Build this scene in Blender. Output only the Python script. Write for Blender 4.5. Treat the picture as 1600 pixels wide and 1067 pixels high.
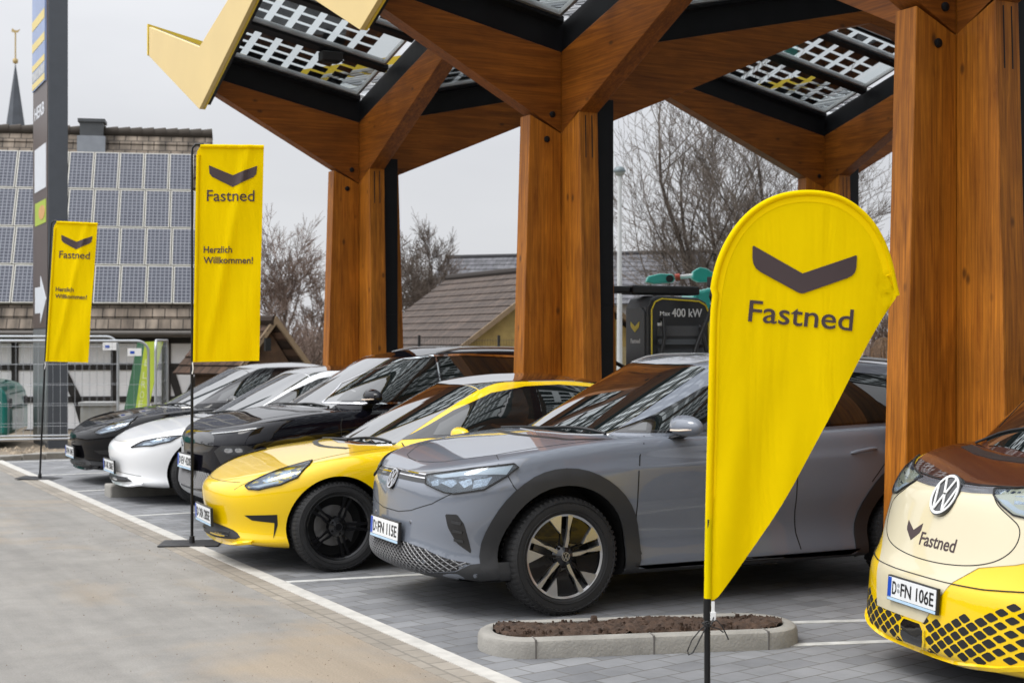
import bpy, bmesh, math, random
from math import sin, cos, pi, radians, atan2, sqrt
from mathutils import Vector, Matrix
from mathutils.bvhtree import BVHTree
from mathutils.interpolate import poly_3d_calc

for _o in list(bpy.data.objects):
    bpy.data.objects.remove(_o)
SC = bpy.context.scene
COL = SC.collection

# ------------------------------------------------------------------ camera
# world axes: x runs along the parked cars (nose -> tail), y along the row of bays (away), z up
FPX = 2350.0
CAM_H = 1.706
HOR = 535.0
AX = Vector((0.4625, 0.8867, 0.0)).normalized()      # camera forward on the ground
RX = Vector((AX.y, -AX.x, 0.0))                      # camera right
cam_data = bpy.data.cameras.new('camera')
cam_data.sensor_width = 36.0
cam_data.lens = FPX / 1600.0 * 36.0
cam_data.clip_start = 0.05
cam_data.clip_end = 3000.0
cam_data.dof.use_dof = True
cam_data.dof.focus_distance = 8.4
cam_data.dof.aperture_fstop = 5.0
cam = bpy.data.objects.new('camera', cam_data)
COL.objects.link(cam)
cam.location = (0, 0, CAM_H)
cam.rotation_euler = (radians(90) + atan2(HOR - 533.5, FPX), 0, -atan2(AX.x, AX.y))
SC.camera = cam

def at(px, Z, z=0.0):
    """plan position of photo column px at depth Z"""
    v = AX * Z + RX * ((px - 800.0) / FPX * Z)
    return Vector((v.x, v.y, z))
def hz(y, Z):
    return CAM_H - (y - HOR) * Z / FPX

# ------------------------------------------------------------------ sky and light (overcast)
SUN_EL, SUN_ROT = radians(60.8), radians(280)
world = bpy.data.worlds.new('World')
SC.world = world
world.use_nodes = True
nt = world.node_tree
nt.nodes.clear()
def N(nt, typ, **kw):
    n = nt.nodes.new(typ)
    for k, v in kw.items():
        if k.startswith('i_'):
            n.inputs[k[2:].replace('_', ' ')].default_value = v
        else:
            setattr(n, k, v)
    return n
out = N(nt, 'ShaderNodeOutputWorld')
bg = N(nt, 'ShaderNodeBackground')
bg.inputs['Strength'].default_value = 0.10
sky = N(nt, 'ShaderNodeTexSky', sky_type='NISHITA', sun_disc=False, sun_elevation=SUN_EL, sun_rotation=SUN_ROT)
tc = N(nt, 'ShaderNodeTexCoord')
nz = N(nt, 'ShaderNodeTexNoise')
nz.inputs['Scale'].default_value = 2.2
nz.inputs['Detail'].default_value = 5
nz.inputs['Roughness'].default_value = 0.5
mp = N(nt, 'ShaderNodeMapping')
mp.inputs['Scale'].default_value = (1.0, 1.0, 3.2)
ramp = N(nt, 'ShaderNodeValToRGB')
ramp.color_ramp.elements[0].position = 0.3
ramp.color_ramp.elements[0].color = (6.35, 6.45, 6.80, 1)
ramp.color_ramp.elements[1].position = 0.7
ramp.color_ramp.elements[1].color = (7.8, 7.9, 8.15, 1)
sep = N(nt, 'ShaderNodeSeparateXYZ')
mr = N(nt, 'ShaderNodeMapRange')
mr.inputs['From Min'].default_value = 0.1
mr.inputs['From Max'].default_value = 1.0
mr.inputs['To Min'].default_value = 1.0
mr.inputs['To Max'].default_value = 2.6
mul = N(nt, 'ShaderNodeVectorMath', operation='SCALE')
mix = N(nt, 'ShaderNodeMix', data_type='RGBA')
mix.inputs[0].default_value = 0.95
L = nt.links.new
L(tc.outputs['Generated'], mp.inputs['Vector'])
L(mp.outputs[0], nz.inputs['Vector'])
L(nz.outputs['Fac'], ramp.inputs['Fac'])
L(tc.outputs['Generated'], sep.inputs[0])
L(sep.outputs['Z'], mr.inputs['Value'])
L(ramp.outputs['Color'], mul.inputs[0])
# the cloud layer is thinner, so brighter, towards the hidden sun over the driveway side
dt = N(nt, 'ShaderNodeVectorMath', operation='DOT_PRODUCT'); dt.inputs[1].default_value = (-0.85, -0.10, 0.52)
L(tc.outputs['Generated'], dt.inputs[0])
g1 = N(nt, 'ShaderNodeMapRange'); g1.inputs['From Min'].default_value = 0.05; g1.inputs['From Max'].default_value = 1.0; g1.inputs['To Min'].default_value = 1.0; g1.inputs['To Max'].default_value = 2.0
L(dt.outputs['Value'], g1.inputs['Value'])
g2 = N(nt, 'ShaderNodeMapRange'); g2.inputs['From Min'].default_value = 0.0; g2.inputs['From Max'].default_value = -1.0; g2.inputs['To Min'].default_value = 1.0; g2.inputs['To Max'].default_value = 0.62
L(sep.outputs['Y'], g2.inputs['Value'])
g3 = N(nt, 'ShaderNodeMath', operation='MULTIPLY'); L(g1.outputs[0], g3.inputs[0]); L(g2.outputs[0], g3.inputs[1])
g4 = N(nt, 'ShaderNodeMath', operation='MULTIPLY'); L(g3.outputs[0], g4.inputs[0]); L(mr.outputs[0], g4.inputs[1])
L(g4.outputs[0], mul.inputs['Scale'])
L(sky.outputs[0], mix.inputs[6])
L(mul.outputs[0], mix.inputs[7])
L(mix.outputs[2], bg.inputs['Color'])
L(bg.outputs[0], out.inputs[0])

sun_d = bpy.data.lights.new('sun', 'SUN')
sun_d.energy = 1.5
sun_d.angle = radians(25)
sun_d.color = (1.0, 0.97, 0.92)
sun = bpy.data.objects.new('sun', sun_d)
COL.objects.link(sun)
# soft light from high on the camera's left
_d = Vector((0.55, -0.10, -1.0)).normalized()
sun.rotation_euler = _d.to_track_quat('-Z', 'Y').to_euler()

SC.view_settings.view_transform = 'Standard'
SC.view_settings.look = 'None'
SC.view_settings.exposure = 0.0
SC.view_settings.gamma = 1.0
SC.view_settings.use_curve_mapping = False
SC.render.engine = 'CYCLES'
SC.cycles.max_bounces = 10
SC.cycles.transparent_max_bounces = 16

# ------------------------------------------------------------------ materials
MATS = {}
def base_mat(name):
    m = bpy.data.materials.new(name)
    m.use_nodes = True
    return m, m.node_tree, m.node_tree.nodes['Principled BSDF']

def mat(name, col, rough=0.5, metal=0.0, coat=0.0, spec=0.5, var=0.08, scale=6.0, bump=0.0, bscale=40.0, rvar=0.0):
    """plain surface with soft procedural tone variation"""
    if name in MATS:
        return MATS[name]
    m, t, b = base_mat(name)
    b.inputs['Roughness'].default_value = rough
    b.inputs['Metallic'].default_value = metal
    b.inputs['Coat Weight'].default_value = coat
    b.inputs['Coat Roughness'].default_value = 0.03
    b.inputs['Specular IOR Level'].default_value = spec
    b.inputs['Base Color'].default_value = (*col, 1)
    l = t.links.new
    if var or bump or rvar:
        co = N(t, 'ShaderNodeTexCoord')
        n = N(t, 'ShaderNodeTexNoise')
        n.inputs['Scale'].default_value = scale
        n.inputs['Detail'].default_value = 6
        l(co.outputs['Object'], n.inputs['Vector'])
        if var:
            r = N(t, 'ShaderNodeValToRGB')
            r.color_ramp.elements[0].position = 0.3
            r.color_ramp.elements[1].position = 0.7
            r.color_ramp.elements[0].color = (*[max(0, c * (1 - var)) for c in col], 1)
            r.color_ramp.elements[1].color = (*[min(1, c * (1 + var)) for c in col], 1)
            l(n.outputs['Fac'], r.inputs['Fac'])
            l(r.outputs['Color'], b.inputs['Base Color'])
        if rvar:
            q = N(t, 'ShaderNodeMapRange')
            q.inputs['To Min'].default_value = max(0, rough - rvar)
            q.inputs['To Max'].default_value = rough + rvar
            l(n.outputs['Fac'], q.inputs['Value'])
            l(q.outputs[0], b.inputs['Roughness'])
        if bump:
            n2 = N(t, 'ShaderNodeTexNoise')
            n2.inputs['Scale'].default_value = bscale
            n2.inputs['Detail'].default_value = 5
            l(co.outputs['Object'], n2.inputs['Vector'])
            bp = N(t, 'ShaderNodeBump')
            bp.inputs['Strength'].default_value = bump
            bp.inputs['Distance'].default_value = 0.02
            l(n2.outputs['Fac'], bp.inputs['Height'])
            l(bp.outputs[0], b.inputs['Normal'])
    MATS[name] = m
    return m

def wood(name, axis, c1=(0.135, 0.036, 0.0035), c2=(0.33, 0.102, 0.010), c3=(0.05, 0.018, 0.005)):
    """stained glulam: lamella tone steps, stretched grain, knots; axis = grain direction"""
    m, t, b = base_mat(name)
    l = t.links.new
    co = N(t, 'ShaderNodeTexCoord')
    s = [9.0, 9.0, 9.0]
    s[axis] = 0.7
    mp = N(t, 'ShaderNodeMapping'); mp.inputs['Scale'].default_value = s
    l(co.outputs['Object'], mp.inputs['Vector'])
    n = N(t, 'ShaderNodeTexNoise'); n.inputs['Scale'].default_value = 1.9; n.inputs['Detail'].default_value = 10; n.inputs['Roughness'].default_value = 0.66; n.inputs['Distortion'].default_value = 0.9
    l(mp.outputs[0], n.inputs['Vector'])
    r = N(t, 'ShaderNodeValToRGB')
    r.color_ramp.elements[0].position = 0.28; r.color_ramp.elements[0].color = (*c1, 1)
    r.color_ramp.elements[1].position = 0.74; r.color_ramp.elements[1].color = (*c2, 1)
    l(n.outputs['Fac'], r.inputs['Fac'])
    # lamella boards: 4 cm steps across the grain, each with its own tone
    s2 = [22.0, 22.0, 22.0]; s2[axis] = 0.45
    mp2 = N(t, 'ShaderNodeMapping'); mp2.inputs['Scale'].default_value = s2
    l(co.outputs['Object'], mp2.inputs['Vector'])
    v = N(t, 'ShaderNodeTexVoronoi'); v.distance = 'CHEBYCHEV'; v.inputs['Randomness'].default_value = 0.25; v.inputs['Scale'].default_value = 0.4
    l(mp2.outputs[0], v.inputs['Vector'])
    mr = N(t, 'ShaderNodeMapRange'); mr.inputs['To Min'].default_value = 0.97; mr.inputs['To Max'].default_value = 1.03
    sp = N(t, 'ShaderNodeSeparateColor'); l(v.outputs['Color'], sp.inputs[0])
    l(sp.outputs[0], mr.inputs['Value'])
    # fine dark streaks
    s4 = [70.0, 70.0, 70.0]; s4[axis] = 1.3
    mp4 = N(t, 'ShaderNodeMapping'); mp4.inputs['Scale'].default_value = s4
    l(co.outputs['Object'], mp4.inputs['Vector'])
    n4 = N(t, 'ShaderNodeTexNoise'); n4.inputs['Scale'].default_value = 1.0; n4.inputs['Detail'].default_value = 6; n4.inputs['Distortion'].default_value = 0.4
    l(mp4.outputs[0], n4.inputs['Vector'])
    m4 = N(t, 'ShaderNodeMapRange'); m4.inputs['From Min'].default_value = 0.34; m4.inputs['From Max'].default_value = 0.62; m4.inputs['To Min'].default_value = 0.72; m4.inputs['To Max'].default_value = 1.12
    l(n4.outputs['Fac'], m4.inputs['Value'])
    mm = N(t, 'ShaderNodeMath', operation='MULTIPLY'); l(mr.outputs[0], mm.inputs[0]); l(m4.outputs[0], mm.inputs[1])
    last = mm.outputs[0]
    # weather stains, large and soft
    n5 = N(t, 'ShaderNodeTexNoise'); n5.inputs['Scale'].default_value = 1.7; n5.inputs['Detail'].default_value = 5
    l(co.outputs['Object'], n5.inputs['Vector'])
    m5 = N(t, 'ShaderNodeMapRange'); m5.inputs['From Min'].default_value = 0.3; m5.inputs['From Max'].default_value = 0.7; m5.inputs['To Min'].default_value = 0.80; m5.inputs['To Max'].default_value = 1.15
    l(n5.outputs['Fac'], m5.inputs['Value'])
    m6 = N(t, 'ShaderNodeMath', operation='MULTIPLY'); l(last, m6.inputs[0]); l(m5.outputs[0], m6.inputs[1]); last = m6.outputs[0]
    if axis == 2:
        sx_ = N(t, 'ShaderNodeSeparateXYZ'); l(co.outputs['Object'], sx_.inputs[0])
        gn_ = N(t, 'ShaderNodeNewGeometry'); sn_ = N(t, 'ShaderNodeSeparateXYZ'); l(gn_.outputs['True Normal'], sn_.inputs[0])
        for out_ in ('X', 'Y'):
            a = N(t, 'ShaderNodeMath', operation='MULTIPLY_ADD'); a.inputs[1].default_value = 21.0; a.inputs[2].default_value = 100.23; l(sx_.outputs[out_], a.inputs[0])
            b_ = N(t, 'ShaderNodeMath', operation='FRACT'); l(a.outputs[0], b_.inputs[0])
            c_ = N(t, 'ShaderNodeMath', operation='LESS_THAN'); c_.inputs[1].default_value = 0.045; l(b_.outputs[0], c_.inputs[0])
            ab_ = N(t, 'ShaderNodeMath', operation='ABSOLUTE'); l(sn_.outputs['Y' if out_ == 'X' else 'X'], ab_.inputs[0])
            gt_ = N(t, 'ShaderNodeMath', operation='GREATER_THAN'); gt_.inputs[1].default_value = .7; l(ab_.outputs[0], gt_.inputs[0])
            c2_ = N(t, 'ShaderNodeMath', operation='MULTIPLY'); l(c_.outputs[0], c2_.inputs[0]); l(gt_.outputs[0], c2_.inputs[1]); c_ = c2_
            d_ = N(t, 'ShaderNodeMath', operation='MULTIPLY_ADD'); d_.inputs[1].default_value = -0.38; d_.inputs[2].default_value = 1.0; l(c_.outputs[0], d_.inputs[0])
            e_ = N(t, 'ShaderNodeMath', operation='MULTIPLY'); l(last, e_.inputs[0]); l(d_.outputs[0], e_.inputs[1]); last = e_.outputs[0]
    mu = N(t, 'ShaderNodeVectorMath', operation='SCALE')
    l(r.outputs['Color'], mu.inputs[0]); l(last, mu.inputs['Scale'])
    # knots
    s3 = [5.0, 5.0, 5.0]; s3[axis] = 2.6
    mp3 = N(t, 'ShaderNodeMapping'); mp3.inputs['Scale'].default_value = s3
    l(co.outputs['Object'], mp3.inputs['Vector'])
    v3 = N(t, 'ShaderNodeTexVoronoi'); v3.inputs['Scale'].default_value = 1.0
    l(mp3.outputs[0], v3.inputs['Vector'])
    kr = N(t, 'ShaderNodeValToRGB')
    kr.color_ramp.elements[0].position = 0.05; kr.color_ramp.elements[0].color = (0.75, 0.75, 0.75, 1)
    kr.color_ramp.elements[1].position = 0.13; kr.color_ramp.elements[1].color = (0, 0, 0, 1)
    l(v3.outputs['Distance'], kr.inputs['Fac'])
    mx = N(t, 'ShaderNodeMix', data_type='RGBA')
    l(kr.outputs['Color'], mx.inputs[0]); l(mu.outputs[0], mx.inputs[6]); mx.inputs[7].default_value = (*c3, 1)
    l(mx.outputs[2], b.inputs['Base Color'])
    b.inputs['Roughness'].default_value = 0.5
    b.inputs['Specular IOR Level'].default_value = 0.28
    bp = N(t, 'ShaderNodeBump'); bp.inputs['Strength'].default_value = 0.12; bp.inputs['Distance'].default_value = 0.004
    l(n.outputs['Fac'], bp.inputs['Height']); l(bp.outputs[0], b.inputs['Normal'])
    MATS[name] = m
    return m

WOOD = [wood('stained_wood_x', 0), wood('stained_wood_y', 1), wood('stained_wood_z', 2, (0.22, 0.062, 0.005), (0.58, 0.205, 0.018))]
M_BLACK = mat('black_steel', (0.009, 0.0095, 0.011), 0.45, 0.0, spec=0.18, var=0.15, rvar=0.1)
M_BLACKP = mat('black_plastic', (0.015, 0.015, 0.016), 0.45, var=0.1, rvar=0.08)
M_DARKTRIM = mat('dark_grey_trim', (0.027, 0.028, 0.030), 0.5, var=0.08)
M_PIANO = mat('gloss_black', (0.006, 0.006, 0.007), 0.06, coat=0.6, var=0)
M_GAP = mat('panel_gap_black', (0.006, 0.006, 0.006), 0.7, var=0)
M_GLASS = mat('tinted_car_glass', (0.010, 0.014, 0.014), 0.012, coat=1.0, spec=0.9, var=0)
M_GLASS.node_tree.nodes['Principled BSDF'].inputs['Coat IOR'].default_value = 2.1
M_GLASS.node_tree.nodes['Principled BSDF'].inputs['Coat Roughness'].default_value = 0.0
M_SIDEGLASS = mat('tinted_side_glass', (0.008, 0.011, 0.011), 0.012, coat=1.0, spec=0.5, var=0)
M_SIDEGLASS.node_tree.nodes['Principled BSDF'].inputs['Coat IOR'].default_value = 1.6
M_SIDEGLASS.node_tree.nodes['Principled BSDF'].inputs['Coat Roughness'].default_value = 0.0
M_RUBBER = mat('tyre_rubber', (0.016, 0.016, 0.0165), 0.75, var=0.2, scale=14, bump=0.15, bscale=120)
M_SILVER = mat('machined_alloy', (0.62, 0.63, 0.65), 0.28, 0.85, var=0.04)
M_CHROME = mat('chrome', (0.8, 0.8, 0.82), 0.08, 1.0, var=0)
M_WHITEP = mat('white_plastic', (0.78, 0.78, 0.77), 0.35, var=0.02)
M_PLATE = mat('plate_white', (0.76, 0.77, 0.77), 0.3, var=0.03)
M_PLATEBLUE = mat('plate_blue', (0.012, 0.07, 0.42), 0.3, var=0)
M_INK = mat('black_ink', (0.012, 0.012, 0.013), 0.5, var=0)
M_FLAG = mat('yellow_flag_cloth', (0.92, 0.715, 0.0), 0.8, spec=0.06, var=0.03, scale=3, bump=0.05, bscale=300)
def cloth_fx(m):
    # vertical tension wrinkles, fine weave and a little light through the cloth
    t = m.node_tree; l = t.links.new; b = t.nodes['Principled BSDF']
    co = N(t, 'ShaderNodeTexCoord')
    mp = N(t, 'ShaderNodeMapping'); mp.inputs['Scale'].default_value = (7, 4, 1.1); mp.inputs['Rotation'].default_value = (0, radians(9), 0)
    l(co.outputs['Object'], mp.inputs['Vector'])
    n = N(t, 'ShaderNodeTexNoise'); n.inputs['Scale'].default_value = 1.0; n.inputs['Detail'].default_value = 3; n.inputs['Distortion'].default_value = 0.5
    l(mp.outputs[0], n.inputs['Vector'])
    w = N(t, 'ShaderNodeTexNoise'); w.inputs['Scale'].default_value = 420; l(co.outputs['Object'], w.inputs['Vector'])
    a = N(t, 'ShaderNodeMath', operation='MULTIPLY_ADD'); a.inputs[1].default_value = 0.02; l(w.outputs['Fac'], a.inputs[0]); l(n.outputs['Fac'], a.inputs[2])
    bp = N(t, 'ShaderNodeBump'); bp.inputs['Strength'].default_value = 0.3; bp.inputs['Distance'].default_value = 0.055
    l(a.outputs[0], bp.inputs['Height']); l(bp.outputs[0], b.inputs['Normal'])
    tr = N(t, 'ShaderNodeBsdfTranslucent'); tr.inputs['Color'].default_value = (1.0, 0.74, 0.0, 1)
    mx = N(t, 'ShaderNodeMixShader'); mx.inputs[0].default_value = 0.30
    o = [x for x in t.nodes if x.type == 'OUTPUT_MATERIAL'][0]
    l(b.outputs[0], mx.inputs[1]); l(tr.outputs[0], mx.inputs[2]); l(mx.outputs[0], o.inputs[0])
cloth_fx(M_FLAG)
M_LOGO = mat('brown_print', (0.052, 0.032, 0.033), 0.6, var=0.05)
M_FASCIA = mat('pale_yellow_fascia', (0.66, 0.49, 0.19), 0.4, var=0.03, scale=2)
M_FASCIAEDGE = mat('yellow_fascia_edge', (0.72, 0.50, 0.03), 0.4, var=0.03)
M_CELL = mat('solar_cell', (0.012, 0.014, 0.02), 0.35, var=0.2, scale=9)
M_ALU = mat('aluminium_frame', (0.5, 0.5, 0.5), 0.35, 0.8, var=0.03)
M_GALV = mat('galvanised_steel', (0.42, 0.43, 0.44), 0.42, 0.75, var=0.12, scale=10)
M_LENS = None

def glass_mat(name, tint, rough=0.02, mixf=0.12, top=0.95):
    m = bpy.data.materials.new(name); m.use_nodes = True
    t = m.node_tree; t.nodes.clear(); l = t.links.new
    o = N(t, 'ShaderNodeOutputMaterial'); tr = N(t, 'ShaderNodeBsdfTransparent'); tr.inputs[0].default_value = (*tint, 1)
    g = N(t, 'ShaderNodeBsdfGlossy'); g.inputs['Roughness'].default_value = rough; g.inputs['Color'].default_value = (0.9, 0.9, 0.9, 1)
    lw = N(t, 'ShaderNodeLayerWeight'); lw.inputs['Blend'].default_value = 0.5
    pw = N(t, 'ShaderNodeMath', operation='POWER'); pw.inputs[1].default_value = 4.0; l(lw.outputs['Facing'], pw.inputs[0])
    mr = N(t, 'ShaderNodeMapRange'); mr.inputs['To Min'].default_value = mixf - 0.04; mr.inputs['To Max'].default_value = top
    mx = N(t, 'ShaderNodeMixShader')
    l(pw.outputs[0], mr.inputs['Value']); l(mr.outputs[0], mx.inputs[0]); l(tr.outputs[0], mx.inputs[1]); l(g.outputs[0], mx.inputs[2]); l(mx.outputs[0], o.inputs[0])
    MATS[name] = m
    return m
M_PANELGLASS = glass_mat('solar_glass', (0.9, 0.93, 0.93), 0.03, 0.06)
M_LENS = glass_mat('headlight_lens', (0.80, 0.84, 0.87), 0.02, 0.08, 0.55)

# ------------------------------------------------------------------ mesh helpers
class MB:
    def __init__(self):
        self.v = []; self.f = []; self.mi = []
    def add(self, vs, fs, mi=0):
        o = len(self.v)
        self.v += [tuple(p) for p in vs]
        self.f += [tuple(i + o for i in f) for f in fs]
        self.mi += [mi] * len(fs)
        return self
    def box(self, lo, hi, mi=0, M=None):
        x0, y0, z0 = lo; x1, y1, z1 = hi
        vs = [Vector(p) for p in ((x0,y0,z0),(x1,y0,z0),(x1,y1,z0),(x0,y1,z0),(x0,y0,z1),(x1,y0,z1),(x1,y1,z1),(x0,y1,z1))]
        if M is not None: vs = [M @ p for p in vs]
        return self.add(vs, [(0,3,2,1),(4,5,6,7),(0,1,5,4),(1,2,6,5),(2,3,7,6),(3,0,4,7)], mi)
    def prism(self, poly, a, b, fn, mi=0):
        """poly: 2D outline; fn(u,v,w) -> 3D; extruded w from a to b"""
        n = len(poly)
        vs = [fn(u, v, a) for u, v in poly] + [fn(u, v, b) for u, v in poly]
        fs = [tuple(range(n - 1, -1, -1)), tuple(range(n, 2 * n))]
        for i in range(n):
            j = (i + 1) % n
            fs.append((i, j, n + j, n + i))
        return self.add(vs, fs, mi)
    def tube(self, pts, r, n=8, mi=0, cap=True):
        pts = [Vector(p) for p in pts]
        if not isinstance(r, (list, tuple)): r = [r] * len(pts)
        vs = []; fs = []
        up = None
        for i, p in enumerate(pts):
            d = (pts[min(i + 1, len(pts) - 1)] - pts[max(i - 1, 0)]).normalized()
            if up is None:
                up = Vector((0, 0, 1)) if abs(d.z) < 0.9 else Vector((1, 0, 0))
            a = d.cross(up).normalized(); b = a.cross(d).normalized(); up = b
            for k in range(n):
                t = 2 * pi * k / n
                vs.append(p + (a * cos(t) + b * sin(t)) * r[i])
        for i in range(len(pts) - 1):
            for k in range(n):
                k2 = (k + 1) % n
                fs.append((i * n + k, i * n + k2, (i + 1) * n + k2, (i + 1) * n + k))
        if cap:
            fs.append(tuple(range(n - 1, -1, -1))); m = (len(pts) - 1) * n
            fs.append(tuple(range(m, m + n)))
        return self.add(vs, fs, mi)
    def lathe(self, prof, n=32, axis='y', c=(0, 0, 0), mi=0, closed=False):
        vs = []; fs = []
        for (r, h) in prof:
            for k in range(n):
                t = 2 * pi * k / n
                a, b = r * cos(t), r * sin(t)
                p = {'y': (a, h, b), 'z': (a, b, h), 'x': (h, a, b)}[axis]
                vs.append((p[0] + c[0], p[1] + c[1], p[2] + c[2]))
        m = len(prof)
        for i in range(m if closed else m - 1):
            i2 = (i + 1) % m
            for k in range(n):
                k2 = (k + 1) % n
                fs.append((i * n + k, i * n + k2, i2 * n + k2, i2 * n + k))
        return self.add(vs, fs, mi)
    def xf(self, M):
        self.v = [tuple(M @ Vector(p)) for p in self.v]
        return self
    def mesh(self, name, mats, smooth=None):
        me = bpy.data.meshes.new(name)
        me.from_pydata(self.v, [], self.f)
        for m in (mats if isinstance(mats, (list, tuple)) else [mats]):
            me.materials.append(m)
        if any(self.mi):
            me.polygons.foreach_set('material_index', self.mi)
        bm = bmesh.new(); bm.from_mesh(me)
        bmesh.ops.recalc_face_normals(bm, faces=bm.faces)
        bm.to_mesh(me); bm.free()
        if smooth is not None:
            smooth_mesh(me, smooth)
        me.update()
        if getattr(self, 'nrm', None):
            me.normals_split_custom_set_from_vertices(self.nrm)
        return me
    def obj(self, name, mats, parent=None, smooth=None, bevel=0.0):
        o = link(name, self.mesh(name, mats, smooth), parent)
        if bevel:
            bv = o.modifiers.new('bevel', 'BEVEL'); bv.width = bevel; bv.segments = 2; bv.limit_method = 'ANGLE'; bv.angle_limit = radians(40)
        return o

def smooth_mesh(me, deg=40):
    me.polygons.foreach_set('use_smooth', [True] * len(me.polygons))
    bm = bmesh.new(); bm.from_mesh(me)
    for e in bm.edges:
        if len(e.link_faces) == 2:
            e.smooth = e.calc_face_angle(0) < radians(deg)
        else:
            e.smooth = False
    bm.to_mesh(me); bm.free()

def link(name, me, parent=None):
    o = bpy.data.objects.new(name, me)
    COL.objects.link(o)
    if parent is not None:
        o.parent = parent
    return o
def tag(o, label, cat, group=None, kind=None):
    o['label'] = label; o['category'] = cat
    if group: o['group'] = group
    if kind: o['kind'] = kind
    return o
def thing(name, label, cat, loc=(0, 0, 0), rz=0.0, group=None):
    o = bpy.data.objects.new(name, None)
    o.empty_display_size = 0.2
    COL.objects.link(o)
    o.location = loc; o.rotation_euler = (0, 0, rz)
    return tag(o, label, cat, group)
def struct(o, label=None, cat=None):
    o['kind'] = 'structure'
    if label: o['label'] = label
    if cat: o['category'] = cat
    return o
def copy_tree(o, parent=None):
    c = o.copy(); COL.objects.link(c)
    if parent is not None:
        c.parent = parent
    for ch in list(o.children):
        copy_tree(ch, c)
    return c

_text_cache = {}
def text_geo(s, bold=0.0, cut=0.12, spacing=1.0):
    """flat text as 2D verts/faces, height of a capital = 1, origin at left baseline"""
    key = (s, bold, cut, spacing)
    if key in _text_cache: return _text_cache[key]
    cu = bpy.data.curves.new('t', 'FONT'); cu.body = s; cu.size = 1.0; cu.offset = bold; cu.resolution_u = 4; cu.fill_mode = 'FRONT'; cu.space_character = spacing
    ob = bpy.data.objects.new('t', cu); COL.objects.link(ob)
    dg = bpy.context.evaluated_depsgraph_get()
    me = bpy.data.meshes.new_from_object(ob.evaluated_get(dg))
    bpy.data.objects.remove(ob); bpy.data.curves.remove(cu)
    bm = bmesh.new(); bm.from_mesh(me)
    bmesh.ops.remove_doubles(bm, verts=bm.verts, dist=1e-4)
    if cut:
        xs = [v.co.x for v in bm.verts]; ys = [v.co.y for v in bm.verts]
        for lo, hi, ax in ((min(xs), max(xs), 0), (min(ys), max(ys), 1)):
            k = lo + cut
            while k < hi:
                no = Vector((1, 0, 0)) if ax == 0 else Vector((0, 1, 0))
                bmesh.ops.bisect_plane(bm, geom=bm.verts[:] + bm.edges[:] + bm.faces[:], plane_co=no * k, plane_no=no)
                k += cut
    bm.verts.index_update()
    x0 = min(v.co.x for v in bm.verts)
    H = 0.728
    vs = [((v.co.x - x0) / H, v.co.y / H) for v in bm.verts]
    fs = [tuple(v.index for v in f.verts) for f in bm.faces]
    w = max(v[0] for v in vs)
    bm.free(); bpy.data.meshes.remove(me)
    _text_cache[key] = (vs, fs, w)
    return vs, fs, w

def text_mb(mb, s, fn, x, y, h, bold=0.02, cut=0.25, width=None, th=0.0015, mi=0, align='l'):
    """put text on a surface: fn(u, v, d) -> 3D with d the distance off the surface; h capital height; solid of thickness th"""
    vs, fs, w = text_geo(s, bold, cut)
    sx = h if width is None else width / w
    if align == 'c': x = x - w * sx / 2
    if align == 'r': x = x - w * sx
    n = len(vs)
    P = [fn(x + a * sx, y + b * h, th) for a, b in vs] + [fn(x + a * sx, y + b * h, -th) for a, b in vs]
    F = list(fs) + [tuple(i + n for i in reversed(f)) for f in fs]
    cnt = {}
    for f in fs:
        for i in range(len(f)):
            a, b = f[i], f[(i + 1) % len(f)]
            cnt[(a, b)] = cnt.get((a, b), 0) + 1
    for (a, b) in cnt:
        if (b, a) not in cnt:
            F.append((b, a, a + n, b + n))
    return mb.add(P, F, mi)

def poly_grid(poly, step):
    """2D polygon -> triangulated/gridded verts and faces"""
    bm = bmesh.new()
    vs = [bm.verts.new((p[0], p[1], 0)) for p in poly]
    f = bm.faces.new(vs); f.normal_update()
    bmesh.ops.triangulate(bm, faces=[f], ngon_method='EAR_CLIP')
    xs = [p[0] for p in poly]; ys = [p[1] for p in poly]
    for lo, hi, ax in ((min(xs), max(xs), 0), (min(ys), max(ys), 1)):
        no = Vector((1, 0, 0)) if ax == 0 else Vector((0, 1, 0))
        n = max(1, int((hi - lo) / step)); k = (hi - lo) / n
        for i in range(1, n):
            bmesh.ops.bisect_plane(bm, geom=bm.verts[:] + bm.edges[:] + bm.faces[:], plane_co=no * (lo + k * i), plane_no=no)
    bmesh.ops.remove_doubles(bm, verts=bm.verts, dist=1e-5)
    bmesh.ops.dissolve_degenerate(bm, edges=bm.edges, dist=1e-5)
    bm.verts.index_update()
    V = [(v.co.x, v.co.y) for v in bm.verts]
    F = [tuple(v.index for v in f.verts) for f in bm.faces]
    bm.free()
    return V, F

def shell(V, F, fn, top, bot):
    """solid from a 2D grid: fn(u,v,d) -> 3D"""
    n = len(V)
    P = [fn(u, v, top) for u, v in V] + [fn(u, v, bot) for u, v in V]
    FF = list(F) + [tuple(i + n for i in reversed(f)) for f in F]
    es = set()
    for f in F:
        for i in range(len(f)):
            es.add((f[i], f[(i + 1) % len(f)]))
    for (a, b) in es:
        if (b, a) not in es:
            FF.append((b, a, a + n, b + n))
    return P, FF

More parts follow.
